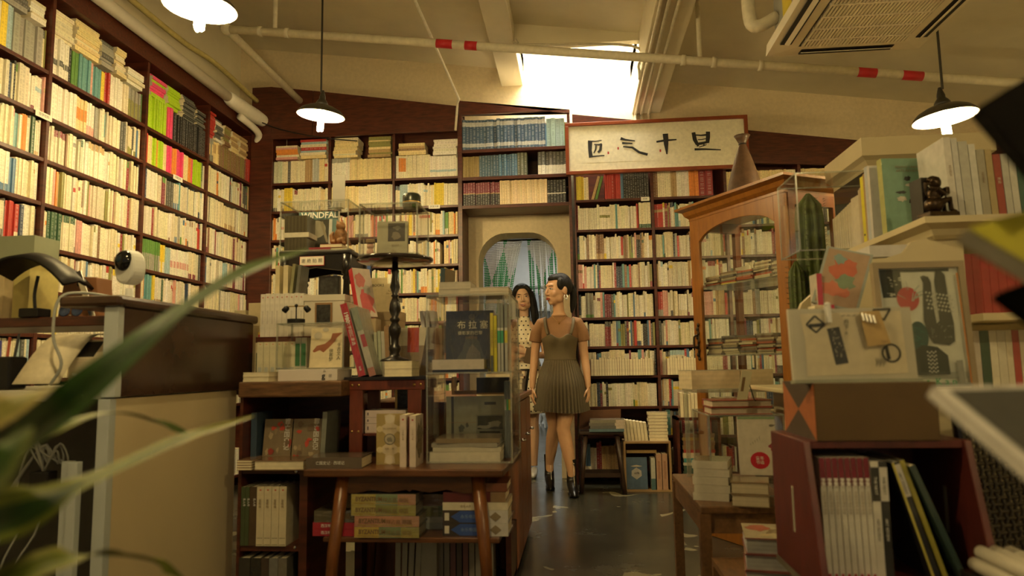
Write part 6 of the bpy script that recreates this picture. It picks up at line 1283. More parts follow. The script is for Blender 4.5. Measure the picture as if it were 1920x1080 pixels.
# sheer tee
M_TEE = mat('sheer_brown_mesh', (.27, .135, .055), .75, var=.1, scale=200)
tb = MB(); loft_el(tb, [(x, y, z, rx + .0065, ry + .0065) for x, y, z, rx, ry in TOR[3:9]] + [(0, .012, 1.362, .070, .056), (-.002, .010, 1.374, .058, .055)])
for s in (-1, 1):
    tb.ell((.052 * s, -.060, 1.185), (.049, .047, .049), 16, 10)
    tb.tube([(.10 * s, .004, 1.318), (.140 * s, .006, 1.312), (.176 * s if s > 0 else -.181, .012, 1.245), (.188 * s if s > 0 else -.196, .018, 1.165)], [.046, .049, .050, .053], 16)
remeshed('tee', tb, M_TEE, t, vox=.006, smooth=3)
MB().tube([(.059 * math.cos(a), .010 + .056 * math.sin(a), 1.372 - .010 * (1 - math.sin(a)) / 2) for a in [2 * PI * k / 30 for k in range(31)]], .0045, 8).build('tee_collar', M_TEE, t, smooth=True)
# bustier and pleated skirt
M_OLIVE = mat('olive_cloth', (.115, .085, .038), .7, var=.08, scale=120); M_OLIVE2 = mat('olive_pleats', (.105, .080, .040), .7, var=.08, scale=60, stretch=(1, 1, .1))
bo = MB(); rows = []
N_ = 56
for j, (x, y, z, rx, ry) in enumerate([(0, 0, 1.012, .128, .098), (0, 0, 1.03, .123, .093), (0, 0, 1.07, .124, .095), (0, 0, 1.10, .128, .098), (0, -.002, 1.14, .135, .104), (0, -.004, 1.17, .142, .108), (0, -.004, 1.20, .145, .106)]):
    row = []
    for k in range(N_):
        a = 2 * PI * k / N_; fx, fy = math.cos(a), math.sin(a); bust = 0
        if fy < 0:
            for s in (-1, 1): bust = max(bust, math.exp(-((fx - .47 * s) / .33) ** 2) * math.exp(-((z - 1.182) / .045) ** 2))
        zz = z
        if j == 6: zz = z + (.035 * max(math.exp(-((fx - .5) / .28) ** 2), math.exp(-((fx + .5) / .28) ** 2)) - .012 if fy < 0 else -.02)
        row.append((x + rx * fx, y + (ry + .036 * bust) * fy, zz))
    rows.append(row)
bo.rings(rows, cap=False); bo.build('bustier', M_OLIVE, t, smooth=True, solid=.003, sub=1)
for s in (-1, 1):
    pts = bezier([(.088 * s, -.100, 1.215), (.104 * s, -.088, 1.27), (.112 * s, -.060, 1.325), (.112 * s, -.01, 1.352), (.108 * s, .04, 1.335), (.09 * s, .085, 1.25), (.08 * s, .10, 1.18)], 4)
    MB().tube(pts, .012, 8, flat=.28, side=(1, 0, 0)).build('strap', M_OLIVE, t, smooth=True)
sk = MB(); rows = []; NP = 44; N_ = NP * 4
for j in range(13):
    u = j / 12; z = 1.025 - .405 * u; rx = .122 + .046 * min(1, u * 2.2) ** .8 + .040 * u; ry = .094 + .048 * min(1, u * 2.2) ** .8 + .045 * u; row = []
    for k in range(N_):
        a = 2 * PI * k / N_; pl = ((k % 4) / 4 if True else 0); am = .0015 + .010 * u
        off = am * (1 - abs(pl * 2 - 1) * 2) + .008 * u * math.sin(3 * a + 1.0) + .006 * u * math.sin(5 * a)
        row.append(((rx + off) * math.cos(a) - .004 * u, (ry + off) * math.sin(a) - .012 * u, z + .010 * u * math.sin(2 * a + .5)))
    rows.append(row)
sk.rings(rows, cap=False); sk.build('pleated_skirt', M_OLIVE2, t, solid=.002)
MB().tube([(.126 * math.cos(a), .096 * math.sin(a), 1.022) for a in [2 * PI * k / 40 for k in range(41)]], .005, 8).build('waist_seam', M_OLIVE, t, smooth=True)
# ankle boots
M_BOOT = mat('black_boot_leather', (.008, .007, .007), .33, var=.2, scale=30)
def boot(ax_, ay, yaw, pitch=0.0):
    f = MB(); f.at((ax_, ay, 0), (0, 0, yaw))
    f.tube([(0, .014, .262), (0, .014, .20), (0, .010, .14), (0, .0, .095)], [.041, .038, .037, .040], 16)
    f.tube([(0, .040, .075), (0, .0, .085), (0, -.05, .062), (0, -.10, .036), (0, -.145, .024), (0, -.185, .016)], [.036, .042, .040, .034, .026, .008], 16, flat=.95)
    f.box(-.034, .034, -.15, -.02, .004, .022); f.tube([(0, .045, .075), (0, .052, .04), (0, .055, .0)], [.034, .022, .014], 12)
    r = remeshed('boot', f, M_BOOT, t, vox=.0045, smooth=3)
    z = MB(); z.at((ax_, ay, 0), (0, 0, yaw)); z.tube([(.012, -.034, .235), (.012, -.036, .15), (.012, -.056, .108), (.010, -.10, .074)], .0022, 6); z.ell((.012, -.038, .232), (.006, .004, .009), 8, 6); z.build('zip', M_STEEL, r, smooth=True)
boot(.070, -.11, .12); boot(-.114, .20, .10)

# ---- person in the polka-dot dress, standing in the arch
def dots_material():
    m = bpy.data.materials.new('cream_polka_dot_silk'); n = nt(m); N = n.nodes; L = n.links
    out = N.new('ShaderNodeOutputMaterial'); bs = N.new('ShaderNodeBsdfPrincipled'); L.new(bs.outputs[0], out.inputs[0]); bs.inputs['Roughness'].default_value = .38
    tc = N.new('ShaderNodeTexCoord'); sx = N.new('ShaderNodeSeparateXYZ'); L.new(tc.outputs['Object'], sx.inputs[0])
    def mth(op, a, b_=None):
        q = N.new('ShaderNodeMath'); q.operation = op
        for i, v in enumerate((a, b_)):
            if v is None: continue
            if isinstance(v, (int, float)): q.inputs[i].default_value = v
            else: L.new(v, q.inputs[i])
        return q.outputs[0]
    S = .040
    row = mth('FLOOR', mth('DIVIDE', sx.outputs[2], S)); sh = mth('MULTIPLY', mth('MODULO', row, 2.0), S * .5)
    fx = mth('SUBTRACT', mth('FRACT', mth('DIVIDE', mth('ADD', mth('ADD', sx.outputs[0], sh), 5.0), S)), .5); fz = mth('SUBTRACT', mth('FRACT', mth('DIVIDE', sx.outputs[2], S)), .5)
    d = mth('ADD', mth('MULTIPLY', fx, fx), mth('MULTIPLY', fz, fz)); k = mth('LESS_THAN', d, .030)
    mx = N.new('ShaderNodeMix'); mx.data_type = 'RGBA'; L.new(k, mx.inputs[0]); mx.inputs[6].default_value = (.72, .63, .44, 1); mx.inputs[7].default_value = (.03, .022, .018, 1); L.new(mx.outputs[2], bs.inputs['Base Color']); return m
M_DOT = dots_material()
PO2 = Vector((-.485, 6.40, 0))
t = thing('person', 'smiling person with long dark hair in a cream polka-dot halter dress', 'person', PO2)
b = MB(); T2 = [(0, .01, .80, .150, .105), (0, .01, .88, .158, .11), (0, .005, .97, .140, .098), (0, 0, 1.05, .108, .080), (0, 0, 1.12, .115, .085), (0, -.004, 1.20, .128, .096), (0, 0, 1.27, .132, .086), (0, .005, 1.325, .148, .070), (0, .01, 1.355, .115, .056), (0, .012, 1.382, .064, .05), (0, .006, 1.42, .044, .046), (0, 0, 1.48, .043, .047), (0, -.004, 1.54, .045, .05)]
loft_el(b, T2)
HM2 = Matrix.Translation((-.012, -.010, 1.598)) @ Matrix.Rotation(.10, 4, 'Z') @ Matrix.Rotation(-.05, 4, 'Y') @ Matrix.Rotation(.05, 4, 'X') @ Matrix.Scale(1.10, 4)
head_geo(b, HM2)
b.tube([(-.135, .005, 1.335), (-.172, .012, 1.26), (-.190, .0, 1.12), (-.190, -.02, 1.07), (-.12, -.13, 1.05), (-.045, -.165, 1.06)], [.045, .042, .036, .034, .029, .021], 14)
b.tube([(.135, .005, 1.335), (.170, .012, 1.26), (.186, .0, 1.12), (.186, -.02, 1.07), (.11, -.14, 1.07), (.02, -.185, 1.10)], [.045, .042, .036, .034, .029, .021], 14)
hand(b, (-.045, -.165, 1.06), (.9, -.15, .5), (0, .2, 1), (.1, -1, .1), .95); hand(b, (.02, -.185, 1.10), (-.9, -.1, .3), (0, .2, 1), (.1, -1, -.2), .95)
for s in (-1, 1): b.tube([(.078 * s, .005, .86), (.075 * s, .0, .70), (.066 * s, -.01, .52), (.066 * s, .0, .47), (.068 * s, .012, .38), (.066 * s, .012, .26), (.066 * s, .02, .13), (.066 * s, .02, .09)], [.086, .076, .054, .050, .052, .043, .032, .03], 16)
remeshed('body', b, M_SKIN2, t, vox=.005, smooth=6)
face_parts(t, HM2, 1.0, 0)
hB = MB(); hB.M = HM2
hB.ell((0, .036, .030), (.084, .088, .094), 24, 16); hB.ell((0, .012, .082), (.064, .074, .036), 18, 10)
for s in (-1, 1):
    hB.tube([(.022 * s, -.045, .095), (.058 * s, -.052, .060), (.076 * s, -.030, .005), (.082 * s, -.018, -.08), (.088 * s, -.028, -.17), (.086 * s, -.035, -.27)], [.018, .020, .022, .026, .028, .008], 12)
    hB.tube([(.06 * s, .02, .04), (.086 * s, .02, -.05), (.096 * s, .02, -.16), (.09 * s, .015, -.29)], [.04, .034, .034, .01], 12)
hB.tube([(0, .08, .03), (0, .105, -.06), (0, .10, -.17), (0, .095, -.29)], [.06, .06, .06, .03], 14)
remeshed('hair', hB, M_HAIR, t, vox=.006, smooth=3)
dr = MB(); loft_el(dr, [(x, y, z, rx + .008, ry + .008) for x, y, z, rx, ry in T2[2:6]] + [(0, -.004, 1.25, .135, .098), (-.01, -.012, 1.30, .112, .082), (-.012, -.012, 1.35, .072, .066), (0, .004, 1.395, .055, .054), (0, .004, 1.425, .051, .052)])
for s in (-1, 1): dr.ell((.060 * s, -.066, 1.205), (.060, .054, .057), 16, 10)
dr.tube([(-.15, 0, 1.30), (-.185, .01, 1.24), (-.195, .0, 1.13)], [.05, .058, .05], 14)
remeshed('dress_bodice', dr, M_DOT, t, vox=.006, smooth=3)
sk = MB(); rows = []
for j in range(10):
    u = j / 9; z = 1.06 - .50 * u; rows.append([((.124 + .06 * min(1, 2 * u) + .02 * u + .006 * u * math.sin(9 * a)) * math.cos(a), (.094 + .05 * min(1, 2 * u) + .03 * u + .006 * u * math.sin(7 * a)) * math.sin(a), z) for a in [2 * PI * k / 60 for k in range(60)]])
sk.rings(rows, cap=False); sk.build('dress_skirt', M_DOT, t, smooth=True, solid=.002)
for s in (-1, 1):
    f = MB().at((.066 * s, .0, 0)); f.tube([(0, .06, .05), (0, .0, .05), (0, -.06, .035), (0, -.12, .022), (0, -.15, .014)], [.030, .034, .034, .028, .010], 14); f.tube([(0, .055, .05), (0, .06, 0)], [.022, .014], 10); remeshed('shoe', f, mat('white_shoe_leather', (.66, .62, .54), .3), t, vox=.005, smooth=2)
o = book('notebook', 'plain brown notebook held before the polka-dot dress', (-.41, 6.15, .98), .11, .012, .14, (.13, .085, .045), 'face', rz=-.25, tilt=(0, .22), hard=False)
# white carton held against the dress, on the island
g = random.Random(4)
for k in range(3): book('paperback', 'pinkish white book stacked high on the island before the polka-dot dress, %s' % ('lower', 'middle', 'upper')[k], (-.50, 4.28, 1.085 + .0225 * k), .13, .0215, .10, (.50, .40, .34), 'flat', hard=False, page=PGW)
t = thing('pedestal_block', 'slim dark block raising the pinkish books on the island', 'stand', (-.50, 4.28, .828)); MB().box(-.05, .05, -.06, .06, 0, .2565).build('body', M_BLACKWOOD, t)

# ---- dog in the far room
t = thing('dog', 'small white dog with a dark head standing in the far room', 'dog', (-.54, 11.3, 0), rz=-1.25)
f = MB(); f.tube([(-.16, 0, .215), (-.10, 0, .22), (0, 0, .215), (.08, 0, .225), (.14, 0, .245)], [.05, .068, .064, .074, .055], 14)
f.tube([(.13, 0, .25), (.18, 0, .31), (.20, 0, .335)], [.048, .04, .04], 12)
for s in (-1, 1):
    f.tube([(.09, .04 * s, .20), (.095, .042 * s, .12), (.10, .042 * s, .06), (.11, .042 * s, .012)], [.034, .022, .016, .018], 10)
    f.tube([(-.12, .04 * s, .20), (-.10, .045 * s, .13), (-.145, .045 * s, .075), (-.135, .045 * s, .012)], [.045, .028, .016, .018], 10)
f.tube([(-.17, 0, .23), (-.22, 0, .28), (-.23, 0, .33)], [.02, .014, .006], 8)
remeshed('body', f, mat('white_fur', (.78, .76, .70), .8, var=.05), t, vox=.006, smooth=3)
f = MB(); f.ell((.215, 0, .35), (.05, .042, .042)); f.tube([(.24, 0, .345), (.285, 0, .33)], [.028, .018], 10)
for s in (-1, 1): f.tube([(.20, .032 * s, .375), (.195, .05 * s, .40), (.20, .055 * s, .36)], [.018, .016, .006], 8)
remeshed('head', f, mat('dark_fur', (.03, .022, .018), .8), t, vox=.006, smooth=2)

# ---- bead curtain in the arch
M_BEADG = mat('green_bead', (.02, .32, .07), .25); M_BEADW = mat('clear_white_bead', (.62, .64, .60), .2)
bc = MB(); g = random.Random(21)
def strand(x0, x1, z1):
    n = int((2.17 - z1) / .0165)
    for j in range(n):
        u = j / max(1, n - 1); x = x0 + (x1 - x0) * (u ** .8); z = 2.16 - (2.16 - z1) * u
        dia = abs(((x0 * 9.0) % 2.0) - 1.0) * .5 + abs(((z * 3.2 + .3) % 2.0) - 1.0) * .5
        bc.ell((x, 6.595 + .010 * math.sin(7 * u + x0 * 30), z), (.0066, .0066, .0078), 5, 4, m=0 if dia > .52 else 1)
for k in range(62):
    x0 = -.87 + .69 * k / 61
    if x0 < -.50: x1 = -.87 + (x0 + .87) * .42; z1 = g.uniform(.9, 1.2)
    elif x0 < -.455: continue
    else: x1 = x0 + .06 * g.random(); z1 = g.uniform(1.0, 1.5)
    strand(x0, x1, z1)
o = bc.build('bead_curtain', [M_BEADG, M_BEADW], smooth=True); tag(o, 'green and white beaded curtain parted in the arched opening', 'curtain', kind='stuff')
t = thing('curtain_rail', 'dark rail holding the bead curtain inside the arch', 'rail', (-.527, 6.595, 2.165)); MB().tube([(-.34, 0, .005), (.34, 0, .005)], .008, 8).build('rod', M_BLACK, t)
# far-room furniture and light
t = thing('ceiling_light', 'white tube light on the ceiling of the far room', 'light', (-.9, 9.0, 3.27)); MB().box(-.08, .08, -1.2, 1.2, 0, .03).build('housing', M_WHITE, t); MB().box(-.05, .05, -1.15, 1.15, -.02, 0).build('tube', emit('far_tube', (1.0, 1.0, .90), 30), t)
t = thing('ceiling_light', 'white tube light over the low partition of the far room', 'light', (-.2, 11.5, 3.27)); MB().box(-.08, .08, -1.2, 1.2, 0, .03).build('housing', M_WHITE, t); MB().box(-.05, .05, -1.15, 1.15, -.02, 0).build('tube', emit('far_tube', (1.0, 1.0, .90), 30), t)
t = thing('far_shelf', 'grey open shelving with magazines standing against the far wall', 'shelf', (.1, 13.3, 0))
for z in (.5, 1.0, 1.5, 2.0, 2.45): MB().box(-1.0, 1.2, -.15, .15, z, z + .03).build('shelf', M_ACG, t)
for x in (-1.0, 0.1, 1.17): MB().box(x, x + .03, -.15, .15, 0, 2.48).build('post', M_ACG, t)
g = random.Random(6)
for z in (1.53, 2.03):
    for k in range(20): o = MB().box(-.040, .040, -.1, .1, 0, g.uniform(.26, .34), g.choice([(.5, .5, .48), (.3, .32, .34), (.62, .6, .56), (.2, .22, .22)])).build('far_magazine', M_PAPER, None, (-.82 + .0885 * k + (.06 if k > 10 else 0), 13.28, z)); tag(o, 'magazine standing on the grey shelving of the far room', 'magazine', 'magazines in the far room')
# ---- stool, crates and stacks before the back bookcase
t = thing('wooden_stool', 'dark wooden stool with splayed legs before the back bookcase', 'stool', (.16, 5.66, 0))
M_DKW = mat('dark_stool_wood', (.045, .022, .012), .4, var=.2)
MB().box(-.17, .17, -.12, .12, .44, .465).build('seat', M_DKW, t, bevel=.006)
for sx in (-1, 1):
    for sy in (-1, 1): MB().tube([(sx * .12, sy * .08, .44), (sx * .145, sy * .10, .2), (sx * .165, sy * .12, 0)], [.018, .015, .017], 12).build('leg', M_DKW, t, smooth=True)
MB().box(-.14, .14, -.11, -.09, .12, .15).build('stretcher', M_DKW, t); MB().box(-.14, .14, .09, .11, .12, .15).build('stretcher', M_DKW, t)
o = MB().prism([(-.165, 0), (.165, 0), (.17, .155), (-.16, .15)], -.006, .006).build('wooden_board', mat('brown_board', (.16, .065, .025), .5, var=.2), None, (.155, 5.76, .465)); tag(o, 'plain brown board standing at the rear of the dark stool', 'board')
z = .465
for k, c in enumerate(((.10, .16, .20), (.12, .12, .11), (.16, .15, .13), (.22, .20, .15))): book('magazine', 'magazine lying on the dark stool, %s of the pile' % ('bottom', 'second', 'third', 'top')[k], (.20 + .008 * (k % 2), 5.62, z), .2, .022, .265, c, 'flat', hard=False, page=PGG, sprints=[(0, 1, .74, 1, (.50, .42, .34))] if k != 0 else ()); z += .0225
t = thing('display_crate', 'small open wooden crate with a blue book before the back bookcase', 'crate', (.51, 5.74, 0))
M_PLY = mat('pale_plywood', (.40, .25, .11), .6, var=.15)
for b_ in ((-.18, .18, -.12, .12, .0, .015), (-.18, .18, -.12, .12, .365, .38), (-.18, -.165, -.12, .12, .015, .365), (.165, .18, -.12, .12, .015, .365)): MB().box(*b_).build('panel', M_PLY, t)
MB().box(-.165, .165, .11, .12, .015, .365).build('back', M_MAHOG, t)
o = book('hardcover_book', 'blue hardcover with a pale hexagon ornament in the small crate', (.425, 5.66, .015), .165, .02, .24, (.09, .14, .22), 'face', tilt=(-.08, 0), prints=[([(.5, .68), (.72, .58), (.74, .42), (.5, .30), (.26, .42), (.28, .58)], (.42, .40, .38)), ([(.22, .72), (.5, .76), (.78, .72), (.6, .70), (.4, .70)], (.50, .44, .34))]); lettering('山海', .02, MATS['dark_picture'], o, (.083, -.004, .12))
book('hardcover_book', 'tan cloth book lying along the top inside the small crate', (.47, 5.74, .285), .12, .022, .23, (.35, .24, .10), 'flat')
for k, (w, c, l) in enumerate(((.035, (.46, .46, .40), 'pale book with a teal foot'), (.042, (.46, .28, .19), 'terracotta volume'), (.042, (.46, .28, .19), 'terracotta volume'))): book('hardcover_book', '%s standing in the small crate' % l, (.55 + (0, .045, .09)[k], 5.70, .015), .16, w * .95, (.24, .27, .27)[k], c, 'spine', group='terracotta pair in the crate' if k else None, sprints=[(0, 1, 0, .35, (.08, .15, .16))] if k == 0 else [(.3, .7, .3, .8, (.36, .2, .13))])
x = .335
for k in range(7): book('paperback', 'cream paperback leaning in the row on the small crate', (x + .013, 5.72, .38), .12, .024, .165 - .004 * k, (.58, .50, .34) if k % 3 else (.50, .43, .28), 'forestand', tilt=(0, -.09), hard=False, group='cream paperbacks on the small crate'); x += .0265
z = .38
for k in range(9): book('paperback', 'cream-paged paperback in the tall pile on the small crate, %s from its foot' % ('first', 'second', 'third', 'fourth', 'fifth', 'sixth', 'seventh', 'eighth', 'ninth')[k], (.605, 5.72, z), .12, .024, .145, (.30, .10, .08) if k in (3, 5, 7) else (.52, .44, .30), 'fore', hard=False, rz=.04 * ((-1) ** k)); z += .0245
t = thing('low_rack', 'low dark rack piled with large books beside the small crate', 'rack', (.87, 5.74, 0))
for b_ in ((-.13, .20, -.13, .13, .05, .07), (-.13, .20, -.13, .13, .54, .56), (-.13, -.11, -.13, .13, 0, .56), (.18, .20, -.13, .13, 0, .56)): MB().box(*b_).build('panel', M_MAHOG, t)
z = .07; g = random.Random(9); LC_ = [((.50, .46, .40), 'white'), ((.10, .12, .18), 'navy'), ((.05, .08, .06), 'black-green'), ((.05, .09, .07), 'deep green'), ((.45, .42, .34), 'ivory'), ((.06, .22, .24), 'teal'), ((.5, .42, .3), 'buff'), ((.30, .05, .04), 'red'), ((.2, .12, .06), 'brown'), ((.18, .10, .06), 'umber'), ((.24, .16, .05), 'mustard-brown'), ((.15, .09, .05), 'dark brown')]
for k, (c, n_) in enumerate(LC_): tt = g.uniform(.022, .042); book('hardcover_book', '%s large book lying in the low dark rack' % n_, (.90 + .006 * (k % 2), 5.72, z), .2, tt, .24, c, 'flat'); z += tt + .0005
for k in range(6): book('paperback', 'tan paged paperback standing on the low dark rack', (.79 + .028 * k, 5.70, .56), .12, .026, .19 - .006 * (k % 3), (.40, .31, .18), 'forestand', hard=False, group='tan paperbacks on the low rack')
# front row of page-side books on the lower shelves
for sh_, (z0, x0, n_) in enumerate(((.885, .10, 24), (.885, .72, 11))):
    x = x0
    for k in range(n_):
        w = g.uniform(.016, .028)
        book('paperback', 'cream page-edge paperback in the front row of the %s lower shelf' % ('doorway-side' if sh_ == 0 else 'rack-side'), (x + w / 2, 5.925, z0), .06, w * .95, .14 + g.uniform(-.008, .012), (.52, .44, .30) if k % 5 else (.30, .08, .06), 'forestand', hard=False, group='front row of the lower shelves' + str(sh_)); x += w
        if x > x0 + .53: break
# ================================================================== plant and rack close to the lens
def leafmat():
    m = printed('plant_leaf', .55, text=False, var=.18, spec=.25); return m
M_LEAF = leafmat()
t = thing('potted_plant', 'leafy houseplant with long arching yellow-edged leaves beside the counter', 'plant', (-.62, .62, 0))
MB().lathe([(.11, 0), (.15, .02), (.17, .30), (.18, .31), (.18, .34), (.16, .34), (.15, .30)], 28).build('pot', mat('grey_ceramic_pot', (.20, .20, .18), .4), t, smooth=True)
MB().lathe([(.155, .30), (0, .305)], 20).build('soil', mat('soil', (.04, .03, .02), .9), t)
MB().tube(bezier([(0, 0, .30), (.01, .01, .5), (.0, .0, .72)], 4), [.022] * 4 + [.02] * 4 + [.018], 10).build('stem', mat('plant_stem', (.16, .15, .05), .7), t, smooth=True)
def leaf(pts, wid, c0, c1, flip=1, tip=None, fold=.25, nrm=(0, -1, .6)):
    """pts: (px,py,depth) centre line from base to tip; wid: half widths in m at each point"""
    P = [CAM + ray(a, b_) * d - Vector((-.62, .62, 0)) for a, b_, d in pts]; n = 8
    C = bezier(P, n); k = len(C); W = []
    for i in range(k):
        u = i / n; j = min(int(u), len(wid) - 2); f = u - j; W.append(wid[j] * (1 - f) + wid[j + 1] * f)
    vs = []; N0 = Vector(nrm).normalized()
    for i in range(k):
        d = (C[min(i + 1, k - 1)] - C[max(i - 1, 0)]).normalized(); s = d.cross(N0).normalized(); up = s.cross(d)
        for q in (-1, -.55, 0, .55, 1): vs.append(C[i] + s * q * W[i] + up * abs(q) * fold * W[i])
    mb = MB()
    for i in range(k - 1):
        for j in range(4):
            edge = j in (0, 3); u = i / k
            c = c1 if edge else c0
            if tip and u > .55: f = (u - .55) / .45; c = tuple(a * (1 - f) + b_ * f for a, b_ in zip(c, tip))
            mb.add([vs[5 * i + j], vs[5 * i + j + 1], vs[5 * i + 5 + j + 1], vs[5 * i + 5 + j]], [(0, 1, 2, 3)], c)
    o = mb.build('leaf', M_LEAF, t, smooth=True); return o
DG, YG, LG = (.010, .036, .003), (.10, .125, .014), (.07, .13, .02)
leaf([(-260, 1150, .62), (-60, 920, .55), (130, 760, .52), (270, 640, .56), (360, 570, .62), (470, 505, .70), (578, 468, .78)], [.008, .017, .019, .013, .008, .010, .002], DG, (.018, .060, .006), tip=(.10, .16, .04))
leaf([(-260, 1150, .62), (-90, 860, .50), (20, 765, .50), (110, 725, .55), (150, 715, .60)], [.008, .016, .017, .011, .002], (.20, .19, .04), (.30, .25, .08), tip=(.40, .32, .10))
leaf([(-200, 1120, .62), (-20, 900, .60), (100, 812, .66), (210, 775, .74), (300, 795, .82), (366, 818, .86)], [.005, .009, .010, .006, .008, .001], YG, (.20, .22, .05), tip=(.03, .07, .012))
leaf([(-200, 1120, .62), (-30, 960, .56), (110, 925, .60), (220, 880, .66), (330, 830, .74), (400, 805, .80), (476, 780, .86)], [.006, .014, .013, .010, .012, .008, .0015], (.10, .12, .03), (.17, .19, .045), tip=(.20, .20, .05))
leaf([(-220, 1160, .62), (-60, 1010, .52), (60, 960, .50), (160, 905, .54)], [.008, .020, .018, .004], DG, YG)
leaf([(-220, 1180, .62), (-20, 1100, .55), (110, 1050, .56), (210, 1042, .62), (290, 1055, .68), (345, 1085, .72)], [.006, .011, .012, .011, .007, .001], YG, (.20, .20, .05), tip=(.13, .15, .03))
leaf([(-220, 1150, .62), (-60, 960, .42), (10, 850, .40), (60, 800, .44)], [.008, .020, .016, .003], (.03, .07, .01), (.10, .13, .03))
leaf([(-220, 1150, .62), (-200, 900, .60), (-120, 700, .66), (-60, 560, .74)], [.008, .018, .016, .002], DG, YG)
# display rack at the lens side
t = thing('display_rack', 'black display rack with a hood and ledges close to the camera', 'rack', (.47, .60, 0))
MB().tube([(0, .06, .01), (0, .06, 1.32)], .012, 12).build('pole', M_BLACK, t); MB().lathe([(.15, 0), (.15, .012), (.03, .02)], 28).build('base', M_BLACK, t, (0, .06, 0))
def wp(px, py, d): return CAM + ray(px, py) * d - Vector((.47, .60, 0))
def slabq(A, B, C, th, name, m, par):
    """parallelogram slab with corner A, sides A->B and A->C"""
    A, B, C = Vector(A), Vector(B), Vector(C); D_ = B + C - A; n = (B - A).cross(C - A).normalized() * th
    return MB().add([A, B, D_, C, A + n, B + n, D_ + n, C + n], [(0, 3, 2, 1), (4, 5, 6, 7), (0, 1, 5, 4), (1, 2, 6, 5), (2, 3, 7, 6), (3, 0, 4, 7)]).build(name, m, par, bevel=.002)
M_MATT = mat('matt_black_felt', (.006, .0055, .005), .9, var=.1, spec=.05)
slabq(wp(1835, 198, .55), wp(2060, 60, .62), wp(1985, 370, .50), .012, 'hood', M_MATT, t)
slabq(wp(1872, 548, .56), wp(2050, 480, .60), wp(1990, 640, .54), .010, 'ledge', M_MATT, t)
MB().tube([wp(1990, 240, .56), (0, .06, 1.20)], .007, 8).build('arm', M_BLACK, t); MB().tube([wp(1990, 560, .57), (0, .06, 1.05)], .007, 8).build('arm', M_BLACK, t); MB().tube([wp(1990, 800, .57), (0, .06, .90)], .007, 8).build('arm', M_BLACK, t)
def slabthing(name, label, A, B, C, th, cf, ce, border=None, cat='book'):
    o = thing(name, label, cat, (.47, .60, 0)); A, B, C = Vector(A), Vector(B), Vector(C); n = (B - A).cross(C - A).normalized(); D_ = B + C - A
    m = MB(); q = n * th; m.add([A, B, D_, C, A + q, B + q, D_ + q, C + q], [(0, 1, 5, 4), (1, 2, 6, 5), (2, 3, 7, 6), (3, 0, 4, 7)], ce); m.build('page_block', M_PAPER, o)
    c = MB()
    sg = math.copysign(1, th)
    for s, off in ((0, -.0008 * sg), (1, th + .0008 * sg)):
        e = n * off; c.add([A + e, B + e, D_ + e, C + e], [(0, 1, 2, 3)], ce if border else cf)
        if border:
            u, v = (B - A), (C - A); e2 = n * (off + (-.0006 if s == 0 else .0006) * sg); c.add([A + u * .07 + v * .05 + e2, A + u * .93 + v * .05 + e2, A + u * .93 + v * .95 + e2, A + u * .07 + v * .95 + e2], [(0, 1, 2, 3)], cf)
    c.build('cover', M_PAPER, o); return o
slabthing('booklet', 'yellow-green booklet with a pale top edge on the black rack ledge', wp(1792, 452, .52), wp(2060, 372, .66), wp(1940, 540, .50), -.012, (.38, .35, .015), (.56, .53, .42))
slabthing('picture_book', 'white-bordered dark picture book on the lower arm of the rack', wp(1738, 742, .55), wp(1990, 735, .62), wp(2000, 968, .44), -.008, (.045, .045, .042), (.60, .58, .55), border=True)
# ================================================================== shelf books
CREAMS = [(.74, .66, .46), (.78, .72, .55), (.70, .62, .42), (.80, .76, .64), (.66, .60, .46), (.76, .70, .50), (.72, .68, .58), (.62, .57, .44)]
CNAME = {}
def nm(c, n): CNAME[c] = n; return c
RED = nm((.45, .04, .03), 'red'); DRED = nm((.26, .025, .03), 'dark red'); MAR = nm((.20, .03, .05), 'maroon'); ORG = nm((.72, .26, .05), 'orange')
YEL = nm((.76, .58, .06), 'yellow'); GRN = nm((.12, .26, .06), 'green'); DGR = nm((.04, .10, .05), 'dark green'); LIM = nm((.42, .62, .02), 'lime green')
PNK = nm((.78, .07, .20), 'hot pink'); BLU = nm((.09, .19, .33), 'blue'); NAV = nm((.03, .05, .10), 'navy'); TEA = nm((.14, .32, .33), 'teal')
LBL = nm((.36, .50, .56), 'pale blue'); GRY = nm((.33, .32, .28), 'grey'); DGY = nm((.10, .10, .09), 'dark grey'); BLK = nm((.025, .024, .023), 'black')
BRN = nm((.24, .13, .06), 'brown'); TAN = nm((.48, .33, .16), 'tan'); OLV = nm((.26, .25, .08), 'olive'); LAV = nm((.42, .36, .50), 'lavender'); ROS = nm((.66, .34, .30), 'rose')
WHT = nm((.80, .77, .68), 'white'); CRM = nm((.76, .69, .50), 'cream'); YCR = nm((.78, .64, .34), 'straw yellow'); SLV = nm((.50, .51, .50), 'silver grey')
for c, q in (((.055, .10, .165), 'dark blue'), ((.06, .12, .18), 'slate blue'), ((.07, .16, .26), 'mid blue'), ((.12, .13, .09), 'dark olive'), ((.30, .42, .41), 'grey teal'), ((.30, .22, .08), 'bronze')): nm(c, q)
for c in CREAMS: CNAME.setdefault(c, 'cream')
ACC = [RED, DRED, MAR, ORG, YEL, GRN, DGR, BLU, NAV, TEA, LBL, GRY, DGY, BLK, BRN, TAN, OLV, ROS]
PAGES = (.72, .64, .46)
BK = []      # dict per book
def jit(c, a=.06):
    k = 1 + random.uniform(-a, a); return tuple(min(1, max(0, q * k * (1 + random.uniform(-.03, .03)))) for q in c)
def put(run, s, t, h, col, bands=(), ink=.0, dep=None, lean=0.0, lift=0.0, flat=False):
    BK.append(dict(run=run, s=s, t=t, h=h, col=col, bands=bands, ink=ink, dep=dep or random.uniform(.13, .17), lean=lean, back=random.uniform(.012, .03) if not flat else random.uniform(.015, .04), lift=lift, flat=flat))
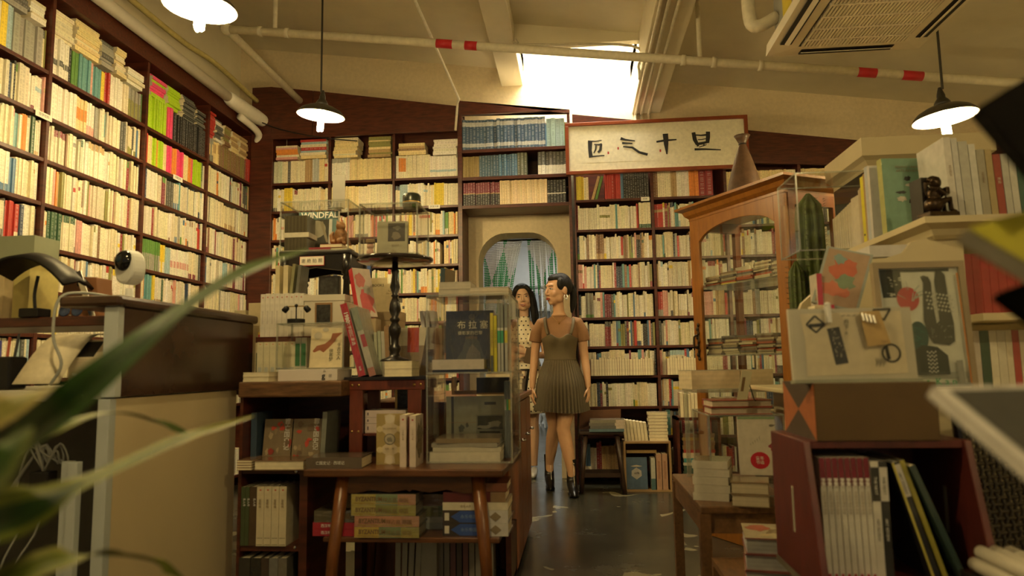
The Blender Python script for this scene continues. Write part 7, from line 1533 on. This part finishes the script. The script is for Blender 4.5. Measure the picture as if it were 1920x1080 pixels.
class Run:
    def __init__(s, org, ax, nrm, length, clear, where, grp): s.org = Vector(org); s.ax = Vector(ax); s.n = Vector(nrm); s.len = length; s.clear = clear; s.where = where; s.grp = grp
def fill(run, s0, s1, mix=.28, acc=None, hm=(.185, .225), th=(.010, .030), base=None, seq=None, gap=.05):
    """fill part of a run with books; seq = list of (count, thickness, height, colour, bands) placed first"""
    s = s0 + .002
    for (n, t, h, c, bd) in (seq or []):
        for k in range(n):
            if s + t > s1: return s
            put(run, s, t * .97, min(h * random.uniform(.99, 1.01), run.clear - .008), jit(c, .05), bd, ink=.0 if lumi(c) > .0 else 1)
            s += t
    while s < s1 - .012:
        n = random.choice((1, 1, 1, 2, 3, 5, 8)) if random.random() > .25 else 1
        t = random.uniform(*th); h = min(random.uniform(*hm), run.clear - .01)
        c = random.choice(acc or ACC) if random.random() < mix else random.choice(base or CREAMS)
        if CNAME.get(c) != 'cream': n = min(n, random.choice((1, 1, 2, 4)))
        bd = ()
        r = random.random()
        if r < .2: bd = ((0, random.uniform(.12, .3), random.choice(ACC + CREAMS)),)
        elif r < .3: a = random.uniform(.5, .75); bd = ((a, a + .12, random.choice(ACC)),)
        elif r < .38: bd = ((.8, 1.0, random.choice(ACC)),)
        for k in range(n):
            if s + t > s1: break
            put(run, s, t * .97, h * random.uniform(.992, 1.008), jit(c, .04), bd, lean=0, ink=0)
            s += t
        if random.random() < .015: s += random.uniform(0, gap)
    return s
def lumi(c): return .3 * c[0] + .6 * c[1] + .1 * c[2]
def flat_pile(run, s0, w, z0, n, cols, t=(.012, .03)):
    """books lying on top of the standing row, spines outward"""
    z = z0
    for k in range(n):
        tt = random.uniform(*t)
        if z + tt > run.clear - .005: break
        put(run, s0 + random.uniform(-.008, .008), tt, w * random.uniform(.94, 1.0), jit(random.choice(cols)), lift=z, flat=True, ink=0); z += tt
ORD = ['top', 'second', 'third', 'fourth', 'fifth', 'sixth', 'seventh', 'eighth', 'ninth', 'tenth']
# --- side-wall bookcase: runs along +Y, spines face +X
LBAY = ['entrance bay', 'desk-lamp bay', 'security-camera bay', 'lime-book bay', 'corner bay']
LR = {}
for k in range(5):
    for i, z in enumerate(LZ):
        j = len(LZ) - 1 - i
        nz = LZ[i + 1] - SH if i + 1 < len(LZ) else 3.10
        LR[k, j] = Run((LX, LY[k] + .013, z), (0, 1, 0), (1, 0, 0), LY[k + 1] - LY[k] - .026, nz - z, '%s side-bookcase shelf, %s' % (ORD[j], LBAY[k]), 'books on the side-wall bookcase')
for (k, j), r in LR.items():
    if k == 0: continue
    L = r.len; hm = (.19, .222)
    if j == 0:
        if k == 1:
            fill(r, 0, L, seq=[(2, .05, .24, ORG, ()), (3, .05, .24, CRM, ()), (4, .055, .23, ROS, ()), (2, .03, .24, CRM, ()), (2, .02, .24, YEL, ()), (2, .02, .24, LBL, ()), (5, .04, .22, GRY, ())], hm=(.21, .25))
            flat_pile(r, L - .38, .24, .25, 8, [DGY, BLK, GRY]); flat_pile(r, L - .12, .11, .25, 5, [WHT, CRM])
        if k == 2:
            fill(r, 0, L, seq=[(5, .03, .23, WHT, ((.3, .45, DGY),)), (1, .02, .22, BLK, ()), (2, .025, .21, GRN, ()), (5, .022, .215, TEA, ()), (1, .02, .21, ROS, ()), (4, .02, .20, TEA, ()), (2, .018, .2, YEL, ()), (2, .02, .21, RED, ()), (8, .017, .21, WHT, ()), (2, .02, .20, CRM, ()), (8, .017, .20, GRY, ((0, .6, OLV),))], hm=(.19, .22))
            for q, w, n, cs in ((.02, .16, 8, [CRM]), (.20, .21, 12, [CRM, YCR]), (.42, .12, 7, [DGY, GRY]), (.56, .1, 8, [CRM, YCR]), (.68, .18, 5, [CRM, WHT])): flat_pile(r, q, w, .235, n, cs)
        if k == 3:
            fill(r, 0, L, seq=[(15, .0175, .235, LIM, ()), (3, .018, .235, PNK, ()), (26, .0175, .22, BLK, ())])
            flat_pile(r, .06, .17, .24, 7, [LIM, PNK]); flat_pile(r, .26, .16, .24, 8, [LIM]); flat_pile(r, .46, .17, .228, 14, [BLK, DGY], (.010, .016)); flat_pile(r, .64, .13, .228, 10, [BLK, DGY], (.010, .016))
        if k == 4:
            fill(r, 0, L, seq=[(5, .022, .20, GRY, ((.0, .3, DGY), (.3, .75, YCR))), (3, .022, .19, YCR, ((.5, .9, TAN),)), (30, .016, .19, OLV, ((0, 1, BRN),))])
            flat_pile(r, .02, .1, .205, 9, [RED]); flat_pile(r, .13, .12, .205, 9, [DGY, WHT]); flat_pile(r, .27, .11, .205, 9, [OLV, BRN]); flat_pile(r, .40, .13, .2, 9, [TAN, YCR]); flat_pile(r, .55, .15, .2, 9, [TAN, YCR])
    elif j == 1 and k == 3:
        fill(r, 0, L, seq=[(1, .03, .21, RED, ()), (3, .02, .205, YCR, ()), (2, .022, .205, LIM, ()), (1, .02, .2, ORG, ()), (3, .022, .205, LIM, ()), (2, .018, .2, YCR, ()), (3, .022, .205, PNK, ()), (3, .02, .205, ORG, ()), (4, .024, .21, PNK, ()), (4, .018, .2, YCR, ()), (2, .02, .2, ORG, ()), (1, .02, .2, PNK, ()), (5, .025, .205, LIM, ())])
    elif j == 1 and k == 2:
        fill(r, 0, L, seq=[(9, .024, .21, WHT, ()), (4, .022, .205, YCR, ((.35, .7, ORG),)), (4, .02, .205, WHT, ((0, .3, ROS),)), (2, .02, .2, GRY, ())], hm=hm, mix=.35)
    elif j == 4 and k == 3:
        fill(r, 0, L, seq=[(14, .0165, .21, GRN, ((0, .55, GRY),)), (4, .016, .2, YEL, ((0, .4, CRM),)), (4, .015, .19, LBL, ()), (14, .017, .195, WHT, ((.3, .55, ROS),))])
    else:
        fill(r, 0, L, mix=.25 if k < 4 else .2, hm=hm, th=(.011, .026), base=CREAMS + [WHT])
# --- back wall, corner to doorway: runs along +X, spines face -Y
BR_ = {}
for k in range(3):
    for i, z in enumerate(BZ):
        j = len(BZ) - 1 - i; nz = BZ[i + 1] - SH if i + 1 < len(BZ) else 3.048
        r = Run((BLX[k] + .012, BY, z), (1, 0, 0), (0, -1, 0), BLX[k + 1] - BLX[k] - .024, nz - z, '%s back-bookcase shelf under the pendant' % ORD[j], 'books on the back bookcase under the pendant lamp')
        L = r.len; Yb = [CRM, YCR, (.78, .72, .55), WHT]
        if j == 0:
            if k == 0:
                fill(r, 0, L, seq=[(4, .02, .205, (.60, .62, .48), ()), (3, .018, .2, CRM, ()), (1, .025, .2, DGY, ()), (8, .017, .205, CRM, ()), (4, .017, .21, TAN, ()), (4, .016, .215, SLV, ()), (3, .015, .21, YCR, ())])
                flat_pile(r, .02, .21, .22, 7, [CRM, ORG, ROS, LBL]); flat_pile(r, .25, .25, .225, 9, [CRM, YCR, LBL, RED])
            if k == 1:
                fill(r, 0, L, seq=[(10, .0165, .21, WHT, ((.8, 1, GRY),)), (24, .0165, .195, YCR, ())]); flat_pile(r, .02, .22, .215, 9, [CRM, YCR]); flat_pile(r, .34, .21, .205, 10, [YCR, OLV, CRM, TAN])
            if k == 2:
                fill(r, 0, L, seq=[(2, .014, .21, WHT, ()), (4, .016, .205, CRM, ((.3, .9, ORG),)), (14, .0155, .21, CRM, ()), (9, .026, .19, WHT, ((.25, .35, LBL),))]); flat_pile(r, .02, .25, .215, 5, [TAN, YCR, BRN]); flat_pile(r, .34, .22, .2, 7, [WHT])
        elif j == 1 and k == 1: fill(r, 0, L, seq=[(15, .0165, .205, YCR, ())], base=Yb, mix=.15)
        else: fill(r, 0, L, mix=.24, base=Yb, acc=[ORG, GRN, YEL, LBL, TEA, ROS, RED, OLV, BRN], hm=(.185, .215), th=(.010, .020))
# --- above the doorway
def drun(z, nz, j): return Run((-.972, BY, z), (1, 0, 0), (0, -1, 0), .924, nz - z, '%s shelf above the arched doorway' % ORD[j], 'matching sets above the doorway')
SB = ((.10, .22, SLV), (.78, .92, SLV))
r = drun(2.872, 3.185, 0); fill(r, 0, .924, seq=[(24, .0305, .275, (.055, .10, .165), SB), (1, .01, .2, BLU, ()), (4, .0395, .255, (.30, .42, .41), ())])
r = drun(2.625, 2.842, 1)
def exact(r, s, seq):
    for (n, t, h, c, bd) in seq:
        for k in range(n):
            if s + t > r.len: return
            put(r, s, t * .97, h * random.uniform(.995, 1.005), jit(c, .04), bd, ink=0); s += t
    return s
exact(r, 0, [(8, .0185, .19, (.30, .22, .08), ()), (7, .025, .195, (.06, .12, .18), ()), (7, .023, .198, (.07, .16, .26), ()), (3, .029, .205, (.12, .13, .09), ())])
exact(r, .665, [(8, .032, .205, DGY, ((0, .42, WHT),))])
r = drun(2.372, 2.595, 2)
exact(r, .005, [(15, .0215, .205, MAR, ((0, .52, BLK), (.5, .54, TAN))), (19, .0217, .215, (.78, .62, .38), ()), (6, .027, .205, BLK, ((.4, .44, WHT),))])
# --- doorway to the far corner
LOWMIX = [DRED, MAR, RED, BRN, GRY, DGY, BLK, TAN, BLU, ROS, OLV, TEA, NAV]
for k in range(6):
    for i, z in enumerate(BRZ):
        j = len(BRZ) - 1 - i; nz = BRZ[i + 1] - SH if i + 1 < len(BRZ) else 2.72 - .06 * k
        r = Run((BRX[k] + .013, BY, z), (1, 0, 0), (0, -1, 0), BRX[k + 1] - BRX[k] - .026, nz - z, '%s back-bookcase shelf beside the doorway' % ORD[j], 'books on the back bookcase beside the doorway')
        L = r.len
        if j == 0 and k == 0:
            s = exact(r, .005, [(3, .022, .21, YEL, ()), (2, .02, .2, CRM, ())]); put(r, s + .02, .022, .22, TAN, (), lean=-.28); put(r, s + .05, .02, .22, GRN, (), lean=-.28)
            exact(r, s + .14, [(7, .019, .235, RED, ()), (1, .024, .24, BLU, ()), (12, .0195, .23, BLK, ((.85, .97, DGY),))])
        elif j == 0:
            exact(r, .0, [(2, .02, .22, BRN, ()), (6, .018, .225, CRM, ()), (3, .017, .22, TAN, ()), (6, .017, .225, WHT, ()), (5, .016, .22, ORG, ()), (2, .06, .22, DRED, ())] if k == 1 else [(30, .0165, .20, YCR, ()), (4, .02, .2, CRM, ()), (20, .017, .195, YCR, ())])
            if k == 2: flat_pile(r, .05, .2, .205, 5, [SLV, GRY]);
        elif j >= 7 and k == 0: fill(r, 0, L, mix=.35, acc=LOWMIX, hm=(.175, .2), th=(.010, .022)) if j == 7 else (fill(r, 0, L, mix=.8, acc=[DRED, TAN, BRN, BLU], hm=(.19, .25), th=(.018, .03)) if j == 9 else None)
        elif j < 8: fill(r, 0, L, mix=.42, acc=LOWMIX, hm=(.18, .222), th=(.009, .021), base=CREAMS + [WHT])
        elif k >= 1: fill(r, 0, L, mix=.5, acc=LOWMIX, hm=(.18, .21))

def book_frame(b):
    r = b['run']; o = r.org + r.ax * b['s'] - r.n * b['back'] + Vector((0, 0, b['lift']))
    return o
def book_geo(mb, b, local=False):
    r = b['run']; o = Vector((0, 0, 0)) if local else book_frame(b)
    a, n = r.ax, r.n; t, h, d = b['t'], b['h'], b['dep']
    if b['flat']: u, w, (U, Wd) = a, Vector((0, 0, 1)), (h, t)      # lying: spine length along the shelf
    else: u, w, (U, Wd) = a, Vector((0, 0, 1)), (t, h)
    if b['lean']:
        q = Matrix.Rotation(b['lean'] * (1 if r.n.y < 0 else -1), 3, n); u = q @ u; w = q @ w
    P = lambda x, y, z: tuple(o + u * x - n * y + w * z)
    al = 0.0 if b['ink'] < .5 else 1.0
    zs = sorted({0.0, 1.0} | {q for bd in b['bands'] for q in bd[:2]})
    flip = (u.cross(w)).dot(n) < 0
    def F(f): return tuple(reversed(f)) if flip else f
    seed = (b['s'] * 37.7 + r.org.z * 13.1 + r.org.y) % 50
    for z0, z1 in zip(zs[:-1], zs[1:]):
        c = b['col']
        for bd in b['bands']:
            if bd[0] - 1e-6 <= z0 and z1 <= bd[1] + 1e-6: c = bd[2]
        e = .0016
        if b['flat']:
            uvs = [(0, seed), (0, seed + 1), (1, seed + 1), (1, seed)]
            mb.add([P(z0 * U, 0, 0), P(z1 * U, 0, 0), P(z1 * U, 0, Wd), P(z0 * U, 0, Wd)], [F((0, 1, 2, 3))], (*c, al), 0, [uvs if not flip else uvs[::-1]])
        else:
            A = [(0, seed + z0), (.5, seed + z0), (.5, seed + z1), (0, seed + z1)]; B_ = [(.5, seed + z0), (1, seed + z0), (1, seed + z1), (.5, seed + z1)]
            mb.add([P(0, e, z0 * Wd), P(U / 2, 0, z0 * Wd), P(U, e, z0 * Wd), P(U, e, z1 * Wd), P(U / 2, 0, z1 * Wd), P(0, e, z1 * Wd)],
                   [F((0, 1, 4, 5)), F((1, 2, 3, 4))], (*c, al), 0, [A if not flip else A[::-1], B_ if not flip else B_[::-1]])
    c = (*b['col'], 1); pg = (*PAGES, 1); e = 0 if b['flat'] else .0016
    mb.add([P(0, e, 0), P(U, e, 0), P(U, d, 0), P(0, d, 0), P(0, e, Wd), P(U, e, Wd), P(U, d, Wd), P(0, d, Wd)], [F((3, 0, 4, 7)), F((1, 2, 6, 5))], pg if b['flat'] else c)
    mb.add([P(0, e, 0), P(U, e, 0), P(U, d, 0), P(0, d, 0), P(0, e, Wd), P(U, e, Wd), P(U, d, Wd), P(0, d, Wd)], [F((4, 5, 6, 7)), F((0, 3, 2, 1))], c if b['flat'] else pg)
    mb.add([P(U, d, 0), P(0, d, 0), P(0, d, Wd), P(U, d, Wd)], [F((0, 1, 2, 3))], pg)
def colname(c):
    best = min(CNAME, key=lambda k: sum((a - b) ** 2 for a, b in zip(k, c))); return CNAME[best]
bpy.context.view_layer.update()
_dg = bpy.context.evaluated_depsgraph_get()
CLEAR = {'acrylic', 'acrylic_edge', 'window_glass', 'cling_film'}
def visible(p):
    d = (p - CAM); L = d.length; d.normalize(); o = CAM.copy(); left = L - .03
    for _ in range(10):
        hit, loc, nor, idx, ob, mt = SC.ray_cast(_dg, o, d, distance=left)
        if not hit: return True
        ms = ob.material_slots
        if ms and ms[0].material and ms[0].material.name in CLEAR:
            st = (loc - o).length + .002; o = o + d * st; left -= st
            if left <= 0: return True
            continue
        return False
    return True
for b in BK:
    r = b['run']; o = book_frame(b); t, h = (b['h'], b['t']) if b['flat'] else (b['t'], b['h'])
    pts = [o + r.ax * t * q + Vector((0, 0, h * w)) + r.n * .004 for q, w in ((.5, .5), (.5, .15), (.5, .85))]
    vis = 0
    for p in pts:
        x, y, w = proj(p)
        if w > 0 and -5 < x < 1925 and -5 < y < 1085 and visible(p): vis += 1
    c = pts[0]; v = (c - CAM); D = v.length
    b['area'] = vis / 3 * t * h * abs(v.normalized().dot(r.n)) / D ** 2
BK.sort(key=lambda b: -b['area'])
NIND = 205
LAB = {}
def label_of(b):
    c = colname(b['col']); bd = ''
    if b['bands']:
        bc = colname(b['bands'][0][2])
        if bc != c: bd = ' with %s band' % bc
    sz = 'slim ' if b['t'] < .0125 else ('thick ' if b['t'] > .0235 else '')
    c = sz + c
    if b['flat']: s = '%s book%s lying flat on the %s' % (c, bd, b['run'].where)
    else: s = '%s book%s on the %s' % (c, bd, b['run'].where)
    return s
seen = {}
for b in BK[:NIND]:
    mb = MB(); book_geo(mb, b, True)
    o = mb.build('book', M_BOOK, None, book_frame(b))
    l = label_of(b)
    tag(o, l, 'book', l)
mb = MB()
for b in BK[NIND:]: book_geo(mb, b)
o = mb.build('shelf_books', M_BOOK); tag(o, 'densely packed rows of further books filling the wall bookcases', 'books', kind='stuff')
